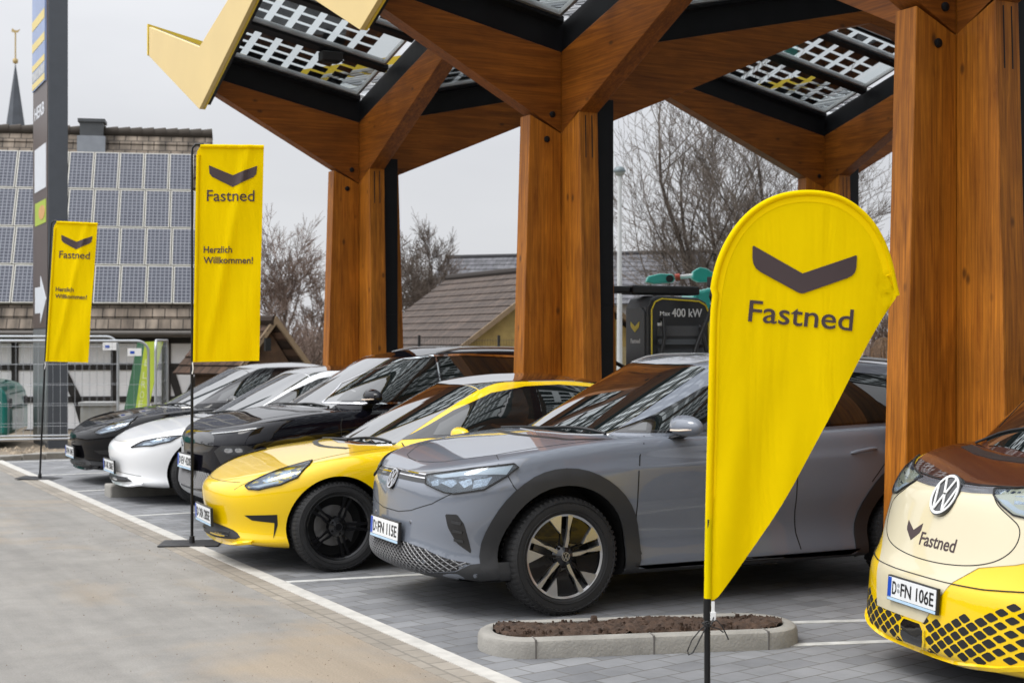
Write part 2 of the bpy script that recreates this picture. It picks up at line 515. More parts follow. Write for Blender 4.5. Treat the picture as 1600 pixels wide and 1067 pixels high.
def curve_fn(pts):
    """monotone cubic through (x, y) points, clamped outside"""
    xs = [p[0] for p in pts]; ys = [p[1] for p in pts]
    n = len(xs)
    if n == 1: return lambda x: ys[0]
    d = [(ys[i + 1] - ys[i]) / (xs[i + 1] - xs[i]) for i in range(n - 1)]
    m = [d[0]] + [0 if d[i - 1] * d[i] <= 0 else 2 * d[i - 1] * d[i] / (d[i - 1] + d[i]) for i in range(1, n - 1)] + [d[-1]]
    def f(x):
        if x <= xs[0]: return ys[0]
        if x >= xs[-1]: return ys[-1]
        i = max(k for k in range(n - 1) if xs[k] <= x)
        h = xs[i + 1] - xs[i]; t = (x - xs[i]) / h
        return (ys[i] * (2*t**3 - 3*t*t + 1) + h * m[i] * (t**3 - 2*t*t + t) + ys[i + 1] * (-2*t**3 + 3*t*t) + h * m[i + 1] * (t**3 - t*t))
    return f

def rounded(poly, it=2, r=0.25):
    """corner cutting of a closed polygon"""
    for _ in range(it):
        q = []
        for i in range(len(poly)):
            a, b = Vector(poly[i]), Vector(poly[(i + 1) % len(poly)])
            q.append(tuple(a.lerp(b, r))); q.append(tuple(a.lerp(b, 1 - r)))
        poly = q
    return poly
# ------------------------------------------------------------------ ground
def tex_ground(name, cols, scale, rough, bump=0.3, bscale=60, patches=None, pscale=0.35):
    m, t, b = base_mat(name); l = t.links.new
    co = N(t, 'ShaderNodeTexCoord')
    n = N(t, 'ShaderNodeTexNoise'); n.inputs['Scale'].default_value = scale; n.inputs['Detail'].default_value = 12; n.inputs['Roughness'].default_value = 0.7
    l(co.outputs['Object'], n.inputs['Vector'])
    r = N(t, 'ShaderNodeValToRGB')
    r.color_ramp.elements[0].position = 0.32; r.color_ramp.elements[0].color = (*cols[0], 1)
    r.color_ramp.elements[1].position = 0.68; r.color_ramp.elements[1].color = (*cols[1], 1)
    l(n.outputs['Fac'], r.inputs['Fac'])
    last = r.outputs['Color']
    if patches:
        n3 = N(t, 'ShaderNodeTexNoise'); n3.inputs['Scale'].default_value = pscale; n3.inputs['Detail'].default_value = 7; n3.inputs['Roughness'].default_value = 0.6; n3.inputs['Distortion'].default_value = 0.8
        l(co.outputs['Object'], n3.inputs['Vector'])
        r3 = N(t, 'ShaderNodeValToRGB'); r3.color_ramp.elements[0].position = 0.5; r3.color_ramp.elements[0].color = (0, 0, 0, 1)
        r3.color_ramp.elements[1].position = 0.66; r3.color_ramp.elements[1].color = (0.85, 0.85, 0.85, 1)
        l(n3.outputs['Fac'], r3.inputs['Fac'])
        mx = N(t, 'ShaderNodeMix', data_type='RGBA'); l(r3.outputs['Color'], mx.inputs[0]); l(last, mx.inputs[6]); mx.inputs[7].default_value = (*patches, 1)
        last = mx.outputs[2]
    # dark grit specks
    v = N(t, 'ShaderNodeTexVoronoi'); v.inputs['Scale'].default_value = 26
    l(co.outputs['Object'], v.inputs['Vector'])
    kr = N(t, 'ShaderNodeValToRGB'); kr.color_ramp.elements[0].position = 0.035; kr.color_ramp.elements[0].color = (0.6, 0.6, 0.6, 1); kr.color_ramp.elements[1].position = 0.09; kr.color_ramp.elements[1].color = (0, 0, 0, 1)
    l(v.outputs['Distance'], kr.inputs['Fac'])
    n4 = N(t, 'ShaderNodeTexNoise'); n4.inputs['Scale'].default_value = 1.3; l(co.outputs['Object'], n4.inputs['Vector'])
    r4 = N(t, 'ShaderNodeValToRGB'); r4.color_ramp.elements[0].position = 0.5; r4.color_ramp.elements[0].color = (0, 0, 0, 1); r4.color_ramp.elements[1].position = 0.62; r4.color_ramp.elements[1].color = (1, 1, 1, 1)
    l(n4.outputs['Fac'], r4.inputs['Fac'])
    mm = N(t, 'ShaderNodeMath', operation='MULTIPLY'); l(kr.outputs['Color'], mm.inputs[0]); l(r4.outputs['Color'], mm.inputs[1])
    mx2 = N(t, 'ShaderNodeMix', data_type='RGBA'); l(mm.outputs[0], mx2.inputs[0]); l(last, mx2.inputs[6]); mx2.inputs[7].default_value = (0.07, 0.05, 0.035, 1)
    # fine aggregate speckle and faint wheel tracks along the row
    sp_ = N(t, 'ShaderNodeTexNoise'); sp_.inputs['Scale'].default_value = 95; sp_.inputs['Detail'].default_value = 4; l(co.outputs['Object'], sp_.inputs['Vector'])
    q1 = N(t, 'ShaderNodeMapRange'); q1.inputs['From Min'].default_value = .3; q1.inputs['From Max'].default_value = .7; q1.inputs['To Min'].default_value = .88; q1.inputs['To Max'].default_value = 1.10; l(sp_.outputs['Fac'], q1.inputs['Value'])
    tm = N(t, 'ShaderNodeMapping'); tm.inputs['Scale'].default_value = (1.6, .10, 1); tm.inputs['Rotation'].default_value = (0, 0, radians(7)); l(co.outputs['Object'], tm.inputs['Vector'])
    tn = N(t, 'ShaderNodeTexNoise'); tn.inputs['Scale'].default_value = 1.4; tn.inputs['Detail'].default_value = 8; tn.inputs['Roughness'].default_value = .65; l(tm.outputs[0], tn.inputs['Vector'])
    q2 = N(t, 'ShaderNodeMapRange'); q2.inputs['From Min'].default_value = .32; q2.inputs['From Max'].default_value = .68; q2.inputs['To Min'].default_value = .84; q2.inputs['To Max'].default_value = 1.14; l(tn.outputs['Fac'], q2.inputs['Value'])
    qq = N(t, 'ShaderNodeMath', operation='MULTIPLY'); l(q1.outputs[0], qq.inputs[0]); l(q2.outputs[0], qq.inputs[1])
    fin_ = N(t, 'ShaderNodeVectorMath', operation='SCALE'); l(mx2.outputs[2], fin_.inputs[0]); l(qq.outputs[0], fin_.inputs['Scale'])
    l(fin_.outputs[0], b.inputs['Base Color'])
    b.inputs['Roughness'].default_value = rough
    n2 = N(t, 'ShaderNodeTexNoise'); n2.inputs['Scale'].default_value = bscale; n2.inputs['Detail'].default_value = 6
    l(co.outputs['Object'], n2.inputs['Vector'])
    bp = N(t, 'ShaderNodeBump'); bp.inputs['Strength'].default_value = bump; bp.inputs['Distance'].default_value = 0.01
    l(n2.outputs['Fac'], bp.inputs['Height']); l(bp.outputs[0], b.inputs['Normal'])
    MATS[name] = m
    return m

def paver_mat(name, c1, c2, mortar, bw, bh, rot=0.0, msize=0.02):
    m, t, b = base_mat(name); l = t.links.new
    co = N(t, 'ShaderNodeTexCoord')
    mp = N(t, 'ShaderNodeMapping'); mp.inputs['Rotation'].default_value = (0, 0, rot)
    l(co.outputs['Object'], mp.inputs['Vector'])
    br = N(t, 'ShaderNodeTexBrick'); br.offset = 0.5
    br.inputs['Color1'].default_value = (*c1, 1); br.inputs['Color2'].default_value = (*c2, 1); br.inputs['Mortar'].default_value = (*mortar, 1)
    br.inputs['Scale'].default_value = 1.0; br.inputs['Brick Width'].default_value = bw; br.inputs['Row Height'].default_value = bh; br.inputs['Mortar Size'].default_value = msize * bh; br.inputs['Mortar Smooth'].default_value = 0.3
    l(mp.outputs[0], br.inputs['Vector'])
    n = N(t, 'ShaderNodeTexNoise'); n.inputs['Scale'].default_value = 1.1; n.inputs['Detail'].default_value = 9; n.inputs['Roughness'].default_value = 0.7
    l(co.outputs['Object'], n.inputs['Vector'])
    mr = N(t, 'ShaderNodeMapRange'); mr.inputs['From Min'].default_value = 0.3; mr.inputs['From Max'].default_value = 0.7; mr.inputs['To Min'].default_value = 0.75; mr.inputs['To Max'].default_value = 1.3
    l(n.outputs['Fac'], mr.inputs['Value'])
    mu = N(t, 'ShaderNodeVectorMath', operation='SCALE'); l(br.outputs['Color'], mu.inputs[0]); l(mr.outputs[0], mu.inputs['Scale'])
    l(mu.outputs[0], b.inputs['Base Color'])
    n2 = N(t, 'ShaderNodeTexNoise'); n2.inputs['Scale'].default_value = 70; l(co.outputs['Object'], n2.inputs['Vector'])
    ad = N(t, 'ShaderNodeMath', operation='MULTIPLY_ADD'); ad.inputs[1].default_value = 0.25
    l(n2.outputs['Fac'], ad.inputs[0])
    iv = N(t, 'ShaderNodeMath', operation='SUBTRACT'); iv.inputs[0].default_value = 1.0; l(br.outputs['Fac'], iv.inputs[1]); l(iv.outputs[0], ad.inputs[2])
    bp = N(t, 'ShaderNodeBump'); bp.inputs['Strength'].default_value = 0.5; bp.inputs['Distance'].default_value = 0.006
    l(ad.outputs[0], bp.inputs['Height']); l(bp.outputs[0], b.inputs['Normal'])
    b.inputs['Roughness'].default_value = 0.7
    MATS[name] = m
    return m

M_DRIVE = tex_ground('driveway_concrete', ((0.182, 0.174, 0.160), (0.250, 0.238, 0.218)), 2.6, 0.85, patches=(0.285, 0.23, 0.165), pscale=0.42)
M_EARTH = tex_ground('bare_earth', ((0.16, 0.125, 0.09), (0.30, 0.25, 0.19)), 1.2, 0.95, bump=0.8, bscale=9, patches=(0.10, 0.11, 0.06), pscale=0.2)
M_PAVE = paver_mat('grey_pavers', (0.138, 0.142, 0.150), (0.212, 0.217, 0.225), (0.105, 0.102, 0.095), 0.24, 0.16, radians(-12), 0.035)
M_GUTTER = paver_mat('tan_gutter_stones', (0.225, 0.20, 0.165), (0.275, 0.245, 0.205), (0.18, 0.162, 0.135), 0.18, 0.33, radians(90), 0.03)
M_KERBWHITE = mat('white_kerb_stone', (0.47, 0.455, 0.42), 0.75, var=0.14, scale=9, bump=0.15, bscale=50)
M_LINE = mat('white_line_stone', (0.48, 0.48, 0.46), 0.75, var=0.2, scale=11, bump=0.1)
M_KERB = mat('concrete_kerb', (0.27, 0.258, 0.232), 0.85, var=0.16, scale=7, bump=0.25, bscale=70)
M_SOIL = mat('dark_soil', (0.055, 0.032, 0.020), 0.95, var=0.45, scale=22, bump=0.9, bscale=35)

def sheet(name, x0, y0, x1, y1, z, m, under=0.05):
    mb = MB(); mb.box((x0, y0, z - under), (x1, y1, z))
    return mb.obj(name, m)
# dark bank added out of view, to darken reflections in the cars
bk = MB(); rb_ = random.Random(8)
for i in range(60):
    y0 = -45 + i * 2.4; h0 = 1.6 + .8 * rb_.random(); x0 = -19 - rb_.random() * 1.5
    bk.add([(x0, y0, -.1), (x0 + .5, y0 + 2.5, -.1), (x0 - 1.2, y0 + 2.3, h0), (x0 - 1.5, y0 + .2, h0 - .5), (x0 - 8, y0, -.1), (x0 - 8, y0 + 2.5, -.1)], [(0, 1, 2, 3), (3, 2, 5, 4), (0, 3, 4), (1, 5, 2)])
for i in range(30):
    x0 = -24 + i * 2.4; h0 = 3.2 + 1.4 * rb_.random(); y0 = -19 - rb_.random() * 1.5
    bk.add([(x0, y0, -.1), (x0 + 2.5, y0 + .3, -.1), (x0 + 2.3, y0 - 1.2, h0), (x0 + .2, y0 - 1.5, h0 - .5), (x0, y0 - 8, -.1), (x0 + 2.5, y0 - 8, -.1)], [(0, 1, 2, 3), (3, 2, 5, 4), (0, 3, 4), (1, 5, 2)])
struct(bk.obj('reflection_bank', mat('bank_green_brown', (0.05, 0.05, 0.035), .95, var=.4, scale=.8)), 'unseen dark bank added to darken the reflections in the cars', 'bank')
g = MB(); g.add([(-400, -60, -0.03), (600, -60, -0.03), (600, 900, -0.03), (-400, 900, -0.03)], [(0, 1, 2, 3)])
struct(g.obj('ground', M_EARTH), 'bare earth around the car park and beyond it', 'ground')
EDGE = 3.36
struct(sheet('driveway', -14, -8, EDGE - 0.135, 23.9, 0.0, M_DRIVE), 'grey sandy driveway in front of the parked cars', 'driveway')
struct(sheet('gutter_strip', EDGE - 0.135, -8, EDGE + 0.055, 23.9, 0.002, M_GUTTER), 'row of tan stones along the white kerb line', 'gutter')
struct(sheet('kerb_line', EDGE + 0.055, -8, EDGE + 0.165, 23.9, 0.006, M_KERBWHITE), 'flush white kerb stones between driveway and parking bays', 'kerb line')
struct(sheet('parking_pavement', EDGE + 0.165, -8, 24, 22.6, 0.0, M_PAVE), 'grey block paving of the parking bays', 'pavement')

def ground_px(px, py, z=0.0):
    Z = FPX * (CAM_H - z) / (py - HOR)
    p = at(px, Z); return Vector((p.x, p.y, z))
# loose grit and sand grains swept together on the driveway
gm = MB(); rg_ = random.Random(21)
for i in range(1000):
    cl = rg_.random()
    if cl < .55: x, y = EDGE - .1 - abs(rg_.gauss(0, .55)), rg_.uniform(4.2, 14)
    elif cl < .8: x, y = rg_.gauss(1.6, .5), rg_.gauss(6.4, .8)
    else: x, y = rg_.uniform(-2.5, 3.1), rg_.uniform(4, 16)
    r = rg_.uniform(.002, .006) * (1.8 if rg_.random() < .05 else 1)
    a0 = rg_.uniform(0, 6)
    gm.add([(x + r * cos(a0 + k * 2.1), y + r * sin(a0 + k * 2.1), -.001) for k in range(3)] + [(x, y, r * .9)], [(0, 1, 3), (1, 2, 3), (2, 0, 3)])
tag(gm.obj('grit', mat('grit_brown', (0.14, 0.10, 0.065), .95, var=.5, scale=30)), 'brown grit and sand scattered on the driveway', 'grit', kind='stuff')
# white bay lines: from the kerb line to the back of the bays
def bay_line(y0, y1, x1=8.6, x0=EDGE + 0.17, w=0.075):
    mb = MB()
    a = Vector((x0, y0, 0)); b = Vector((x1, y1, 0)); d = (b - a).normalized(); n = Vector((-d.y, d.x, 0)) * w / 2
    vs = [a - n, b - n, b + n, a + n]
    mb.add([(p.x, p.y, -0.03) for p in vs] + [(p.x, p.y, 0.004) for p in vs], [(3,2,1,0),(4,5,6,7),(0,1,5,4),(1,2,6,5),(2,3,7,6),(3,0,4,7)])
    o = mb.obj('bay_line', M_LINE)
    o['kind'] = 'structure'
    return o
for (y0, y1) in ((10.24, 9.6), (12.55, 12.5), (14.83, 14.9), (17.6, 17.75), (19.9, 20.0), (22.3, 22.4)):
    bay_line(y0, y1)
bay_line(7.42, 6.35, x0=5.5); bay_line(6.80, 5.75, x0=5.3); bay_line(3.6, 3.2)

# low kerb and rubble verge at the far end of the lot
vg = MB()
rnd = random.Random(5)
A0, A1 = at(-160, 20.6), at(330, 24.5)
dv = (A1 - A0); ln = dv.length; dv.normalize(); nv = Vector((-dv.y, dv.x, 0))
for i in range(14):
    s0, s1 = ln * i / 14 + 0.01, ln * (i + 1) / 14 - 0.01
    ps = [A0 + dv * s0, A0 + dv * s1, A0 + dv * s1 + nv * 0.14, A0 + dv * s0 + nv * 0.14]
    vg.add([(p.x, p.y, -0.05) for p in ps] + [(p.x, p.y, 0.07 + rnd.uniform(-.01, .01)) for p in ps], [(3,2,1,0),(4,5,6,7),(0,1,5,4),(1,2,6,5),(2,3,7,6),(3,0,4,7)])
struct(vg.obj('verge_kerb', M_KERB, bevel=0.015), 'row of concrete kerb stones at the far end of the driveway', 'kerb')
rb = MB()
for i in range(420):
    s = rnd.uniform(0, ln); w = rnd.uniform(0.2, 2.6); p = A0 + dv * s + nv * w; r = rnd.uniform(0.015, 0.055)
    q = []
    for k in range(6):
        a = 2 * pi * k / 6 + rnd.uniform(-.3, .3); q.append((p.x + r * cos(a) * rnd.uniform(.7, 1.3), p.y + r * sin(a) * rnd.uniform(.7, 1.3), -0.03))
    rb.add(q + [(p.x, p.y, r * rnd.uniform(.2, .5))], [(i2, (i2 + 1) % 6, 6) for i2 in range(6)])
tag(rb.obj('rubble', mat('rubble_stone', (0.33, 0.27, 0.20), 0.95, var=0.4, scale=3)), 'tan rubble and clods of earth along the far verge', 'rubble', kind='stuff')

# ------------------------------------------------------------------ planter islands
def planter(x0, x1, y0, y1, label, rz=0.0, group=None):
    cx, cy = (x0 + x1) / 2, (y0 + y1) / 2
    t = thing('planter_island', label, 'planter', (cx, cy, 0), rz, group)
    hx, hy = (x1 - x0) / 2, (y1 - y0) / 2
    R = hy
    def outline(off):
        r = R - off; pts = []
        for k in range(15):
            a = pi / 2 + pi * k / 14; pts.append((-hx + R + r * cos(a) * 0.85, r * sin(a)))
        for k in range(15):
            a = -pi / 2 + pi * k / 14; pts.append((hx - R + r * cos(a) * 0.85, r * sin(a)))
        return pts
    mb = MB()
    rings = [(0.0, -0.04), (0.0, 0.072), (0.010, 0.092), (0.025, 0.100), (0.085, 0.102), (0.097, 0.097), (0.10, 0.03)]
    P = []
    for off, z in rings: P += [(x, y, z) for x, y in outline(off)]
    n = 30; F = []
    for i in range(len(rings) - 1):
        for k in range(n):
            k2 = (k + 1) % n; F.append((i*n + k, i*n + k2, (i+1)*n + k2, (i+1)*n + k))
    mb.add(P, F)
    mb.obj('kerb', M_KERB, t, smooth=35)
    jm = MB()
    for xx in [-hx + R + i * (2 * hx - 2 * R) / 2 for i in range(3)]:
        jm.box((xx - 0.004, -hy - 0.002, 0.0), (xx + 0.004, -hy + 0.1, 0.1035)); jm.box((xx - 0.004, hy - 0.1, 0.0), (xx + 0.004, hy + 0.002, 0.1035))
    jm.obj('joint', mat('kerb_joint', (0.13, 0.12, 0.11), 0.9), t)
    sm = MB(); V, F2 = poly_grid(outline(0.099), 0.022)
    rs = random.Random(int(x0 * 100))
    hs = [0.082 + 0.022 * max(0, 1 - (v / (hy - .08)) ** 2) + 0.022 * rs.random() ** 2 + 0.012 * sin(u * 7 + v * 5) * sin(v * 11) for u, v in V]
    sm.add([(u, v, max(0.05, h)) for (u, v), h in zip(V, hs)], F2)
    for i in range(420):
        a = rs.uniform(-1, 1) * (hx - 0.14); b = rs.uniform(-1, 1) * (hy - 0.13); r = rs.uniform(0.003, 0.013) * (2.2 if rs.random() < .04 else 1)
        if abs(a) > hx - R and (abs(a) - (hx - R)) ** 2 + b * b > (R - 0.16) ** 2: continue
        q = [(a + r * cos(k * pi / 3) * rs.uniform(.7, 1.2), b + r * sin(k * pi / 3) * rs.uniform(.7, 1.2), 0.08) for k in range(6)]
        q2 = [(p[0] * .6 + a * .4, p[1] * .6 + b * .4, 0.100 + r * 1.2) for p in q]
        sm.add(q + q2, [(k, (k + 1) % 6, 6 + (k + 1) % 6, 6 + k) for k in range(6)] + [tuple(range(6, 12))])
    sm.obj('soil', M_SOIL, t, smooth=80)
    return t
planter(3.62, 5.56, 6.93, 7.55, 'kerbed island of dark soil between the grey car and the yellow van', radians(-17), None)
kb = MB(); kb.box((-.55, -.15, -.03), (.55, .15, .135))
ko = kb.obj('kerb_block', M_KERB, bevel=0.02); ko.location = (4.28, 16.85, 0)
tag(ko, 'low concrete kerb block under the nose of the white car', 'kerb block')

# ------------------------------------------------------------------ charging canopy
CAN = thing('charging_canopy', 'timber canopy on splayed brown columns with solar panel roof and yellow chevron edge', 'canopy', (7.18, 12.65, 0))
C0 = Vector((7.18, 12.65, 0))
Z_TOP = 4.46          # top of timber above a column
ZB0 = 3.66            # underside of the arms at the column centre
S_R, S_C = 0.27, 0.22
HALF = 2.6
DIRS = {'front': Vector((-1, 0, 0)), 'back': Vector((1, 0, 0)), 'near': Vector((0, -1, 0)), 'far': Vector((0, 1, 0))}

def fin(parent, base, d, dz):
    """one tapered fin of a cruciform column"""
    n = Vector((-d.y, d.x, 0)); w = 0.1
    sb = 0.55 if abs(d.y) > .5 else 0.47
    zt = ZB0 + dz + 0.002
    prof = [(0.1, -0.0), (0.56, 0.0), (0.44, zt + sb * 0.44 - 0.004), (0.1, zt + sb * 0.1 - 0.004)]
    mb = MB()
    mb.prism(prof, -w, w, lambda u, v, ww: base + d * u + n * ww + Vector((0, 0, v)))
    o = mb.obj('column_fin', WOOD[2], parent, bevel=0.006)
    return o
def arm(parent, base, d, length, st, sb, dz, tip=0.16):
    n = Vector((-d.y, d.x, 0)); w = 0.1
    zt, zb = Z_TOP + dz, ZB0 + dz
    zend_t = zt + st * length; zend_b = min(zb + sb * length, zend_t - tip)
    kx = (zend_b - zb) / sb
    prof = [(0.1, zb + sb * 0.1), (kx, zend_b), (length, zend_b + (length - kx) * st), (length, zend_t), (0.1, zt + st * 0.1)]
    mb = MB(); mb.prism(prof, -w, w, lambda u, v, ww: base + d * u + n * ww + Vector((0, 0, v)))
    ax = 0 if abs(d.x) > .5 else 1
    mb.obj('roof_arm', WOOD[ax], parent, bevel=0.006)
    # black steel rafter on top of the timber arm
    rb = MB(); prof = [(0.06, zt + st * 0.06 + 0.003), (length, zend_t + 0.003), (length, zend_t + 0.29), (0.06, zt + st * 0.06 + 0.29)]
    rb.prism(prof, -0.07, 0.07, lambda u, v, ww: base + d * u + n * ww + Vector((0, 0, v)))
    rb.obj('rafter', M_BLACK, parent)

def column(cx, cy, dz=0.0, arms=('front', 'back', 'near', 'far'), lens=None):
    base = Vector((cx, cy, 0)) - C0
    core = MB(); core.box((base.x - .098, base.y - .098, 0), (base.x + .098, base.y + .098, Z_TOP + dz - 0.003))
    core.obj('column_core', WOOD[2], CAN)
    for k, d in DIRS.items():
        f = fin(CAN, base, d, dz)
        if k not in ('front', 'near'): continue
        # bolts and slots
        n = Vector((-d.y, d.x, 0))
        bm_ = MB()
        for sgn in ((1,) if k == 'front' else ()):
            for (u, z) in ((0.26, ZB0 + dz - 0.02), (0.20, ZB0 + dz + 0.22)):
                M = Matrix.Translation(base + d * u + n * (sgn * 0.1) + Vector((0, 0, z)))
                b2 = MB(); b2.lathe([(0.0, 0.02), (0.016, 0.02), (0.03, 0.012), (0.032, -0.004)], 12, 'y')
                rot = Matrix.Rotation(atan2(n.y * sgn, n.x * sgn) - pi / 2, 4, 'Z')
                b2.xf(M @ rot); bm_.add(b2.v, b2.f)
        if bm_.v: bm_.obj('bolt', M_BLACK, f, smooth=50)
        if k != 'near': continue
        sl = MB(); 
        for off in (-0.035, 0.035):
            def q(u, v, ww, off=off): return base + d * u + n * (off + ww) + Vector((0, 0, v))
            zt = ZB0 + dz + 0.2
            ut = lambda z: 0.56 - 0.12 * z / (ZB0 + dz + 0.25)
            sl.prism([(ut(zt - .42) - .03, zt - .42), (ut(zt - .42) + .0015, zt - .42), (ut(zt - .02) + .0015, zt - .02), (ut(zt - .02) - .03, zt - .02)], -0.005, 0.005, q)
        sl.obj('slot', M_GAP, f)
    # black duct in the corner between two fins
    du = MB(); du.box((base.x + .105, base.y - .40, 0.0), (base.x + .30, base.y - .105, ZB0 + dz + 0.35))
    du.box((base.x + .103, base.y - .403, 2.05), (base.x + .303, base.y - .103, 2.058))
    du.obj('cable_duct', M_BLACK, CAN, bevel=0.004)
    lens = lens or {}
    for k in arms:
        d = DIRS[k]
        if abs(d.y) > .5: arm(CAN, base, d, lens.get(k, HALF), S_R, 0.47, dz, 0.3)
        else: arm(CAN, base, d, lens.get(k, 2.02 if k == 'front' else 3.72), S_C, 0.545 if lens.get(k, 2.02 if k == 'front' else 3.72) < 3 else 0.42, dz, 0.10 if k == 'front' and k not in lens else 0.24)

def quad(cx, cy, dx, dy, lc, dz=0.0, strips=((0.16, 0.92), (1.06, 1.74), (1.86, 2.5)), seed=0, lr=HALF):
    """solar roof over one quarter bay: dx,dy = +-1; lc = run along x"""
    base = Vector((cx, cy, 0)) - C0
    def P(c, r, h): return base + Vector((dx * c, dy * r, Z_TOP + dz + 0.29 + S_R * r + S_C * c + h))
    c0, c1 = 0.14, lc - 0.08
    for (r0, r1) in strips:
        fr = MB(); e = 0.03
        for (a0, a1, b0, b1) in ((c0, c1, r0, r0 + e), (c0, c1, r1 - e, r1), (c0, c0 + e, r0 + e, r1 - e), (c1 - e, c1, r0 + e, r1 - e)):
            fr.prism([(a0, b0), (a1, b0), (a1, b1), (a0, b1)], -0.02, 0.03, P)
        fo = fr.obj('solar_panel', M_ALU, CAN)
        gl = MB(); gl.prism([(c0 + e, r0 + e), (c1 - e, r0 + e), (c1 - e, r1 - e), (c0 + e, r1 - e)], 0.004, 0.010, P)
        gl.obj('panel_glass', M_PANELGLASS, fo)
        ce = MB()
        nc = max(2, int((c1 - c0 - 0.3) / 0.25)); nr = max(2, int(round((r1 - r0 - 0.06) / 0.195)))
        pc = (c1 - c0 - 0.30) / nc; pr = (r1 - r0 - 0.08) / nr
        for i in range(nc):
            for j in range(nr):
                a = c0 + 0.24 + pc * i + 0.03; b = r0 + 0.04 + pr * j + 0.022
                ce.prism([(a, b), (a + pc - 0.085, b), (a + pc - 0.085, b + pr - 0.058), (a, b + pr - 0.058)], 0.0125, 0.017, P)
        ce.obj('panel_cells', M_CELL, fo)
    # purlins in the gaps, slotted
    pu = MB()
    edges = [(0.0, strips[0][0] - 0.01)] + [(strips[i][1] + 0.012, strips[i + 1][0] - 0.012) for i in range(len(strips) - 1)] + [(strips[-1][1] + 0.012, lr)]
    for (a, b) in edges:
        if b - a > 0.02: pu.prism([(c0 - .04, a), (c1 + .05, a), (c1 + .05, b), (c0 - .04, b)], -0.05, 0.004, P)
    pu.prism([(c1 + 0.003, 0.02), (lc - .01, 0.02), (lc - .01, lr), (c1 + 0.003, lr)], -0.16, 0.03, P)
    pu.obj('purlin', M_BLACK, CAN)

def fascia(cx, cy, xoff, wing_far=2.44, wing_near=2.58, side=-1):
    base = Vector((cx, cy, 0)) - C0
    zb, zt = 4.52, 5.27
    poly = [(0, zb), (wing_far, zb + 0.43 * wing_far), (wing_far, zt + 0.285 * wing_far), (0, zt), (-wing_near, zt + 0.285 * wing_near), (-wing_near, zb + 0.43 * wing_near)]
    mb = MB()
    mb.prism(poly, 0, 0.05, lambda u, v, w: base + Vector((xoff + w, u, v)))
    o = mb.obj('chevron_fascia', M_FASCIA, CAN, bevel=0.004)
    eb = MB()
    for s, wl in ((1, wing_far), (-1, wing_near)):
        eb.prism([(0, zb), (s * wl, zb + 0.43 * wl), (s * wl, zb + 0.43 * wl + 0.03), (0, zb + 0.03)], 0.053, 0.075, lambda u, v, w: base + Vector((xoff + w, u, v)))
    eb.obj('fascia_edge', M_FASCIAEDGE, o)
    # dark backing behind the fascia
    bb = MB()
    for s, wl in ((1, wing_far), (-1, wing_near)):
        bb.prism([(0, zb + 0.06), (s * wl, zb + 0.06 + 0.43 * wl), (s * wl, zt - 0.02 + 0.285 * wl), (0, zt - 0.02)], 0.078, 0.14, lambda u, v, w: base + Vector((xoff + w, u, v)))
    bb.obj('fascia_backing', M_BLACK, o)

FRONT = [(7.18, 17.85), (7.18, 12.65), (7.20, 7.45), (7.2, 2.25), (7.2, -2.95), (7.2, -8.15)]  # last two bays run on out of view, added for shade and reflections
for i, (cx, cy) in enumerate(FRONT):
    column(cx, cy)
    for dy in (-1, 1):
        quad(cx, cy, -1, dy, 2.06); quad(cx, cy, 1, dy, 3.72)
    fascia(cx, cy, -2.13)
BACK = [(14.62, 17.85), (14.62, 12.65), (14.62, 7.45)]
for i, (cx, cy) in enumerate(BACK):
    dz = 0.30 if i == 0 else 0.0
    column(cx, cy, dz, lens=dict(front=3.72, back=2.02))
    for dy in (-1, 1):
        quad(cx, cy, -1, dy, 3.70, dz); quad(cx, cy, 1, dy, 2.06, dz)
# yellow gable strip on the far end of the roof
ge = MB()
for (cx, lc, dx, dz) in ((7.18, 2.1, -1, 0), (7.18, 3.7, 1, 0), (14.62, 3.7, -1, .3), (14.62, 2.1, 1, .3)):
    b = Vector((cx, 17.85 + HALF + 0.02, 0)) - C0
    z = Z_TOP + dz + S_R * HALF
    ge.prism([(0, z), (lc, z + S_C * lc), (lc, z + S_C * lc + .42), (0, z + .42)], 0, 0.05, lambda u, v, w: b + Vector((dx * u, w, v)))
ge.obj('gable_fascia', M_FASCIAEDGE, CAN)
# small junction box under the left roof
jb = MB(); p = Vector((6.35, 17.85 - 1.02, Z_TOP + .29 + S_R * 1.02 + S_C * .83 - .12)) - C0
jb.box((p.x - .13, p.y - .08, p.z - .05), (p.x + .13, p.y + .08, p.z + .06)); jb.box((p.x - .1, p.y - .06, p.z - .07), (p.x + .1, p.y + .06, p.z - .05))
jb.obj('junction_box', M_BLACKP, CAN, bevel=0.01)
# ------------------------------------------------------------------ cars
# car space: x from nose to tail, y across (y<0 = driver side, seen in the photo), z up
def half_plan(xf, xr, w, lf, nf, lr, nr, n1=9, n2=14, n3=8):
    pts = []
    for i in range(n1):
        t = (pi / 2) * i / n1
        pts.append((xf + lf * (1 - max(0.0, cos(t)) ** (2 / nf)), w * sin(t) ** (2 / nf)))
    for i in range(n2 + 1):
        pts.append((xf + lf + (xr - lr - xf - lf) * i / n2, w))
    for i in range(1, n3 + 1):
        t = (pi / 2) * (1 - i / n3)
        pts.append((xr - lr + lr * max(0.0, cos(t)) ** (2 / nr), w * sin(t) ** (2 / nr)))
    return pts

def loop_from_half(h):
    """closed loop: near side (y<0) front -> rear, then far side back"""
    return [(x, -y) for x, y in h] + [(x, y) for x, y in reversed(h[1:-1])]

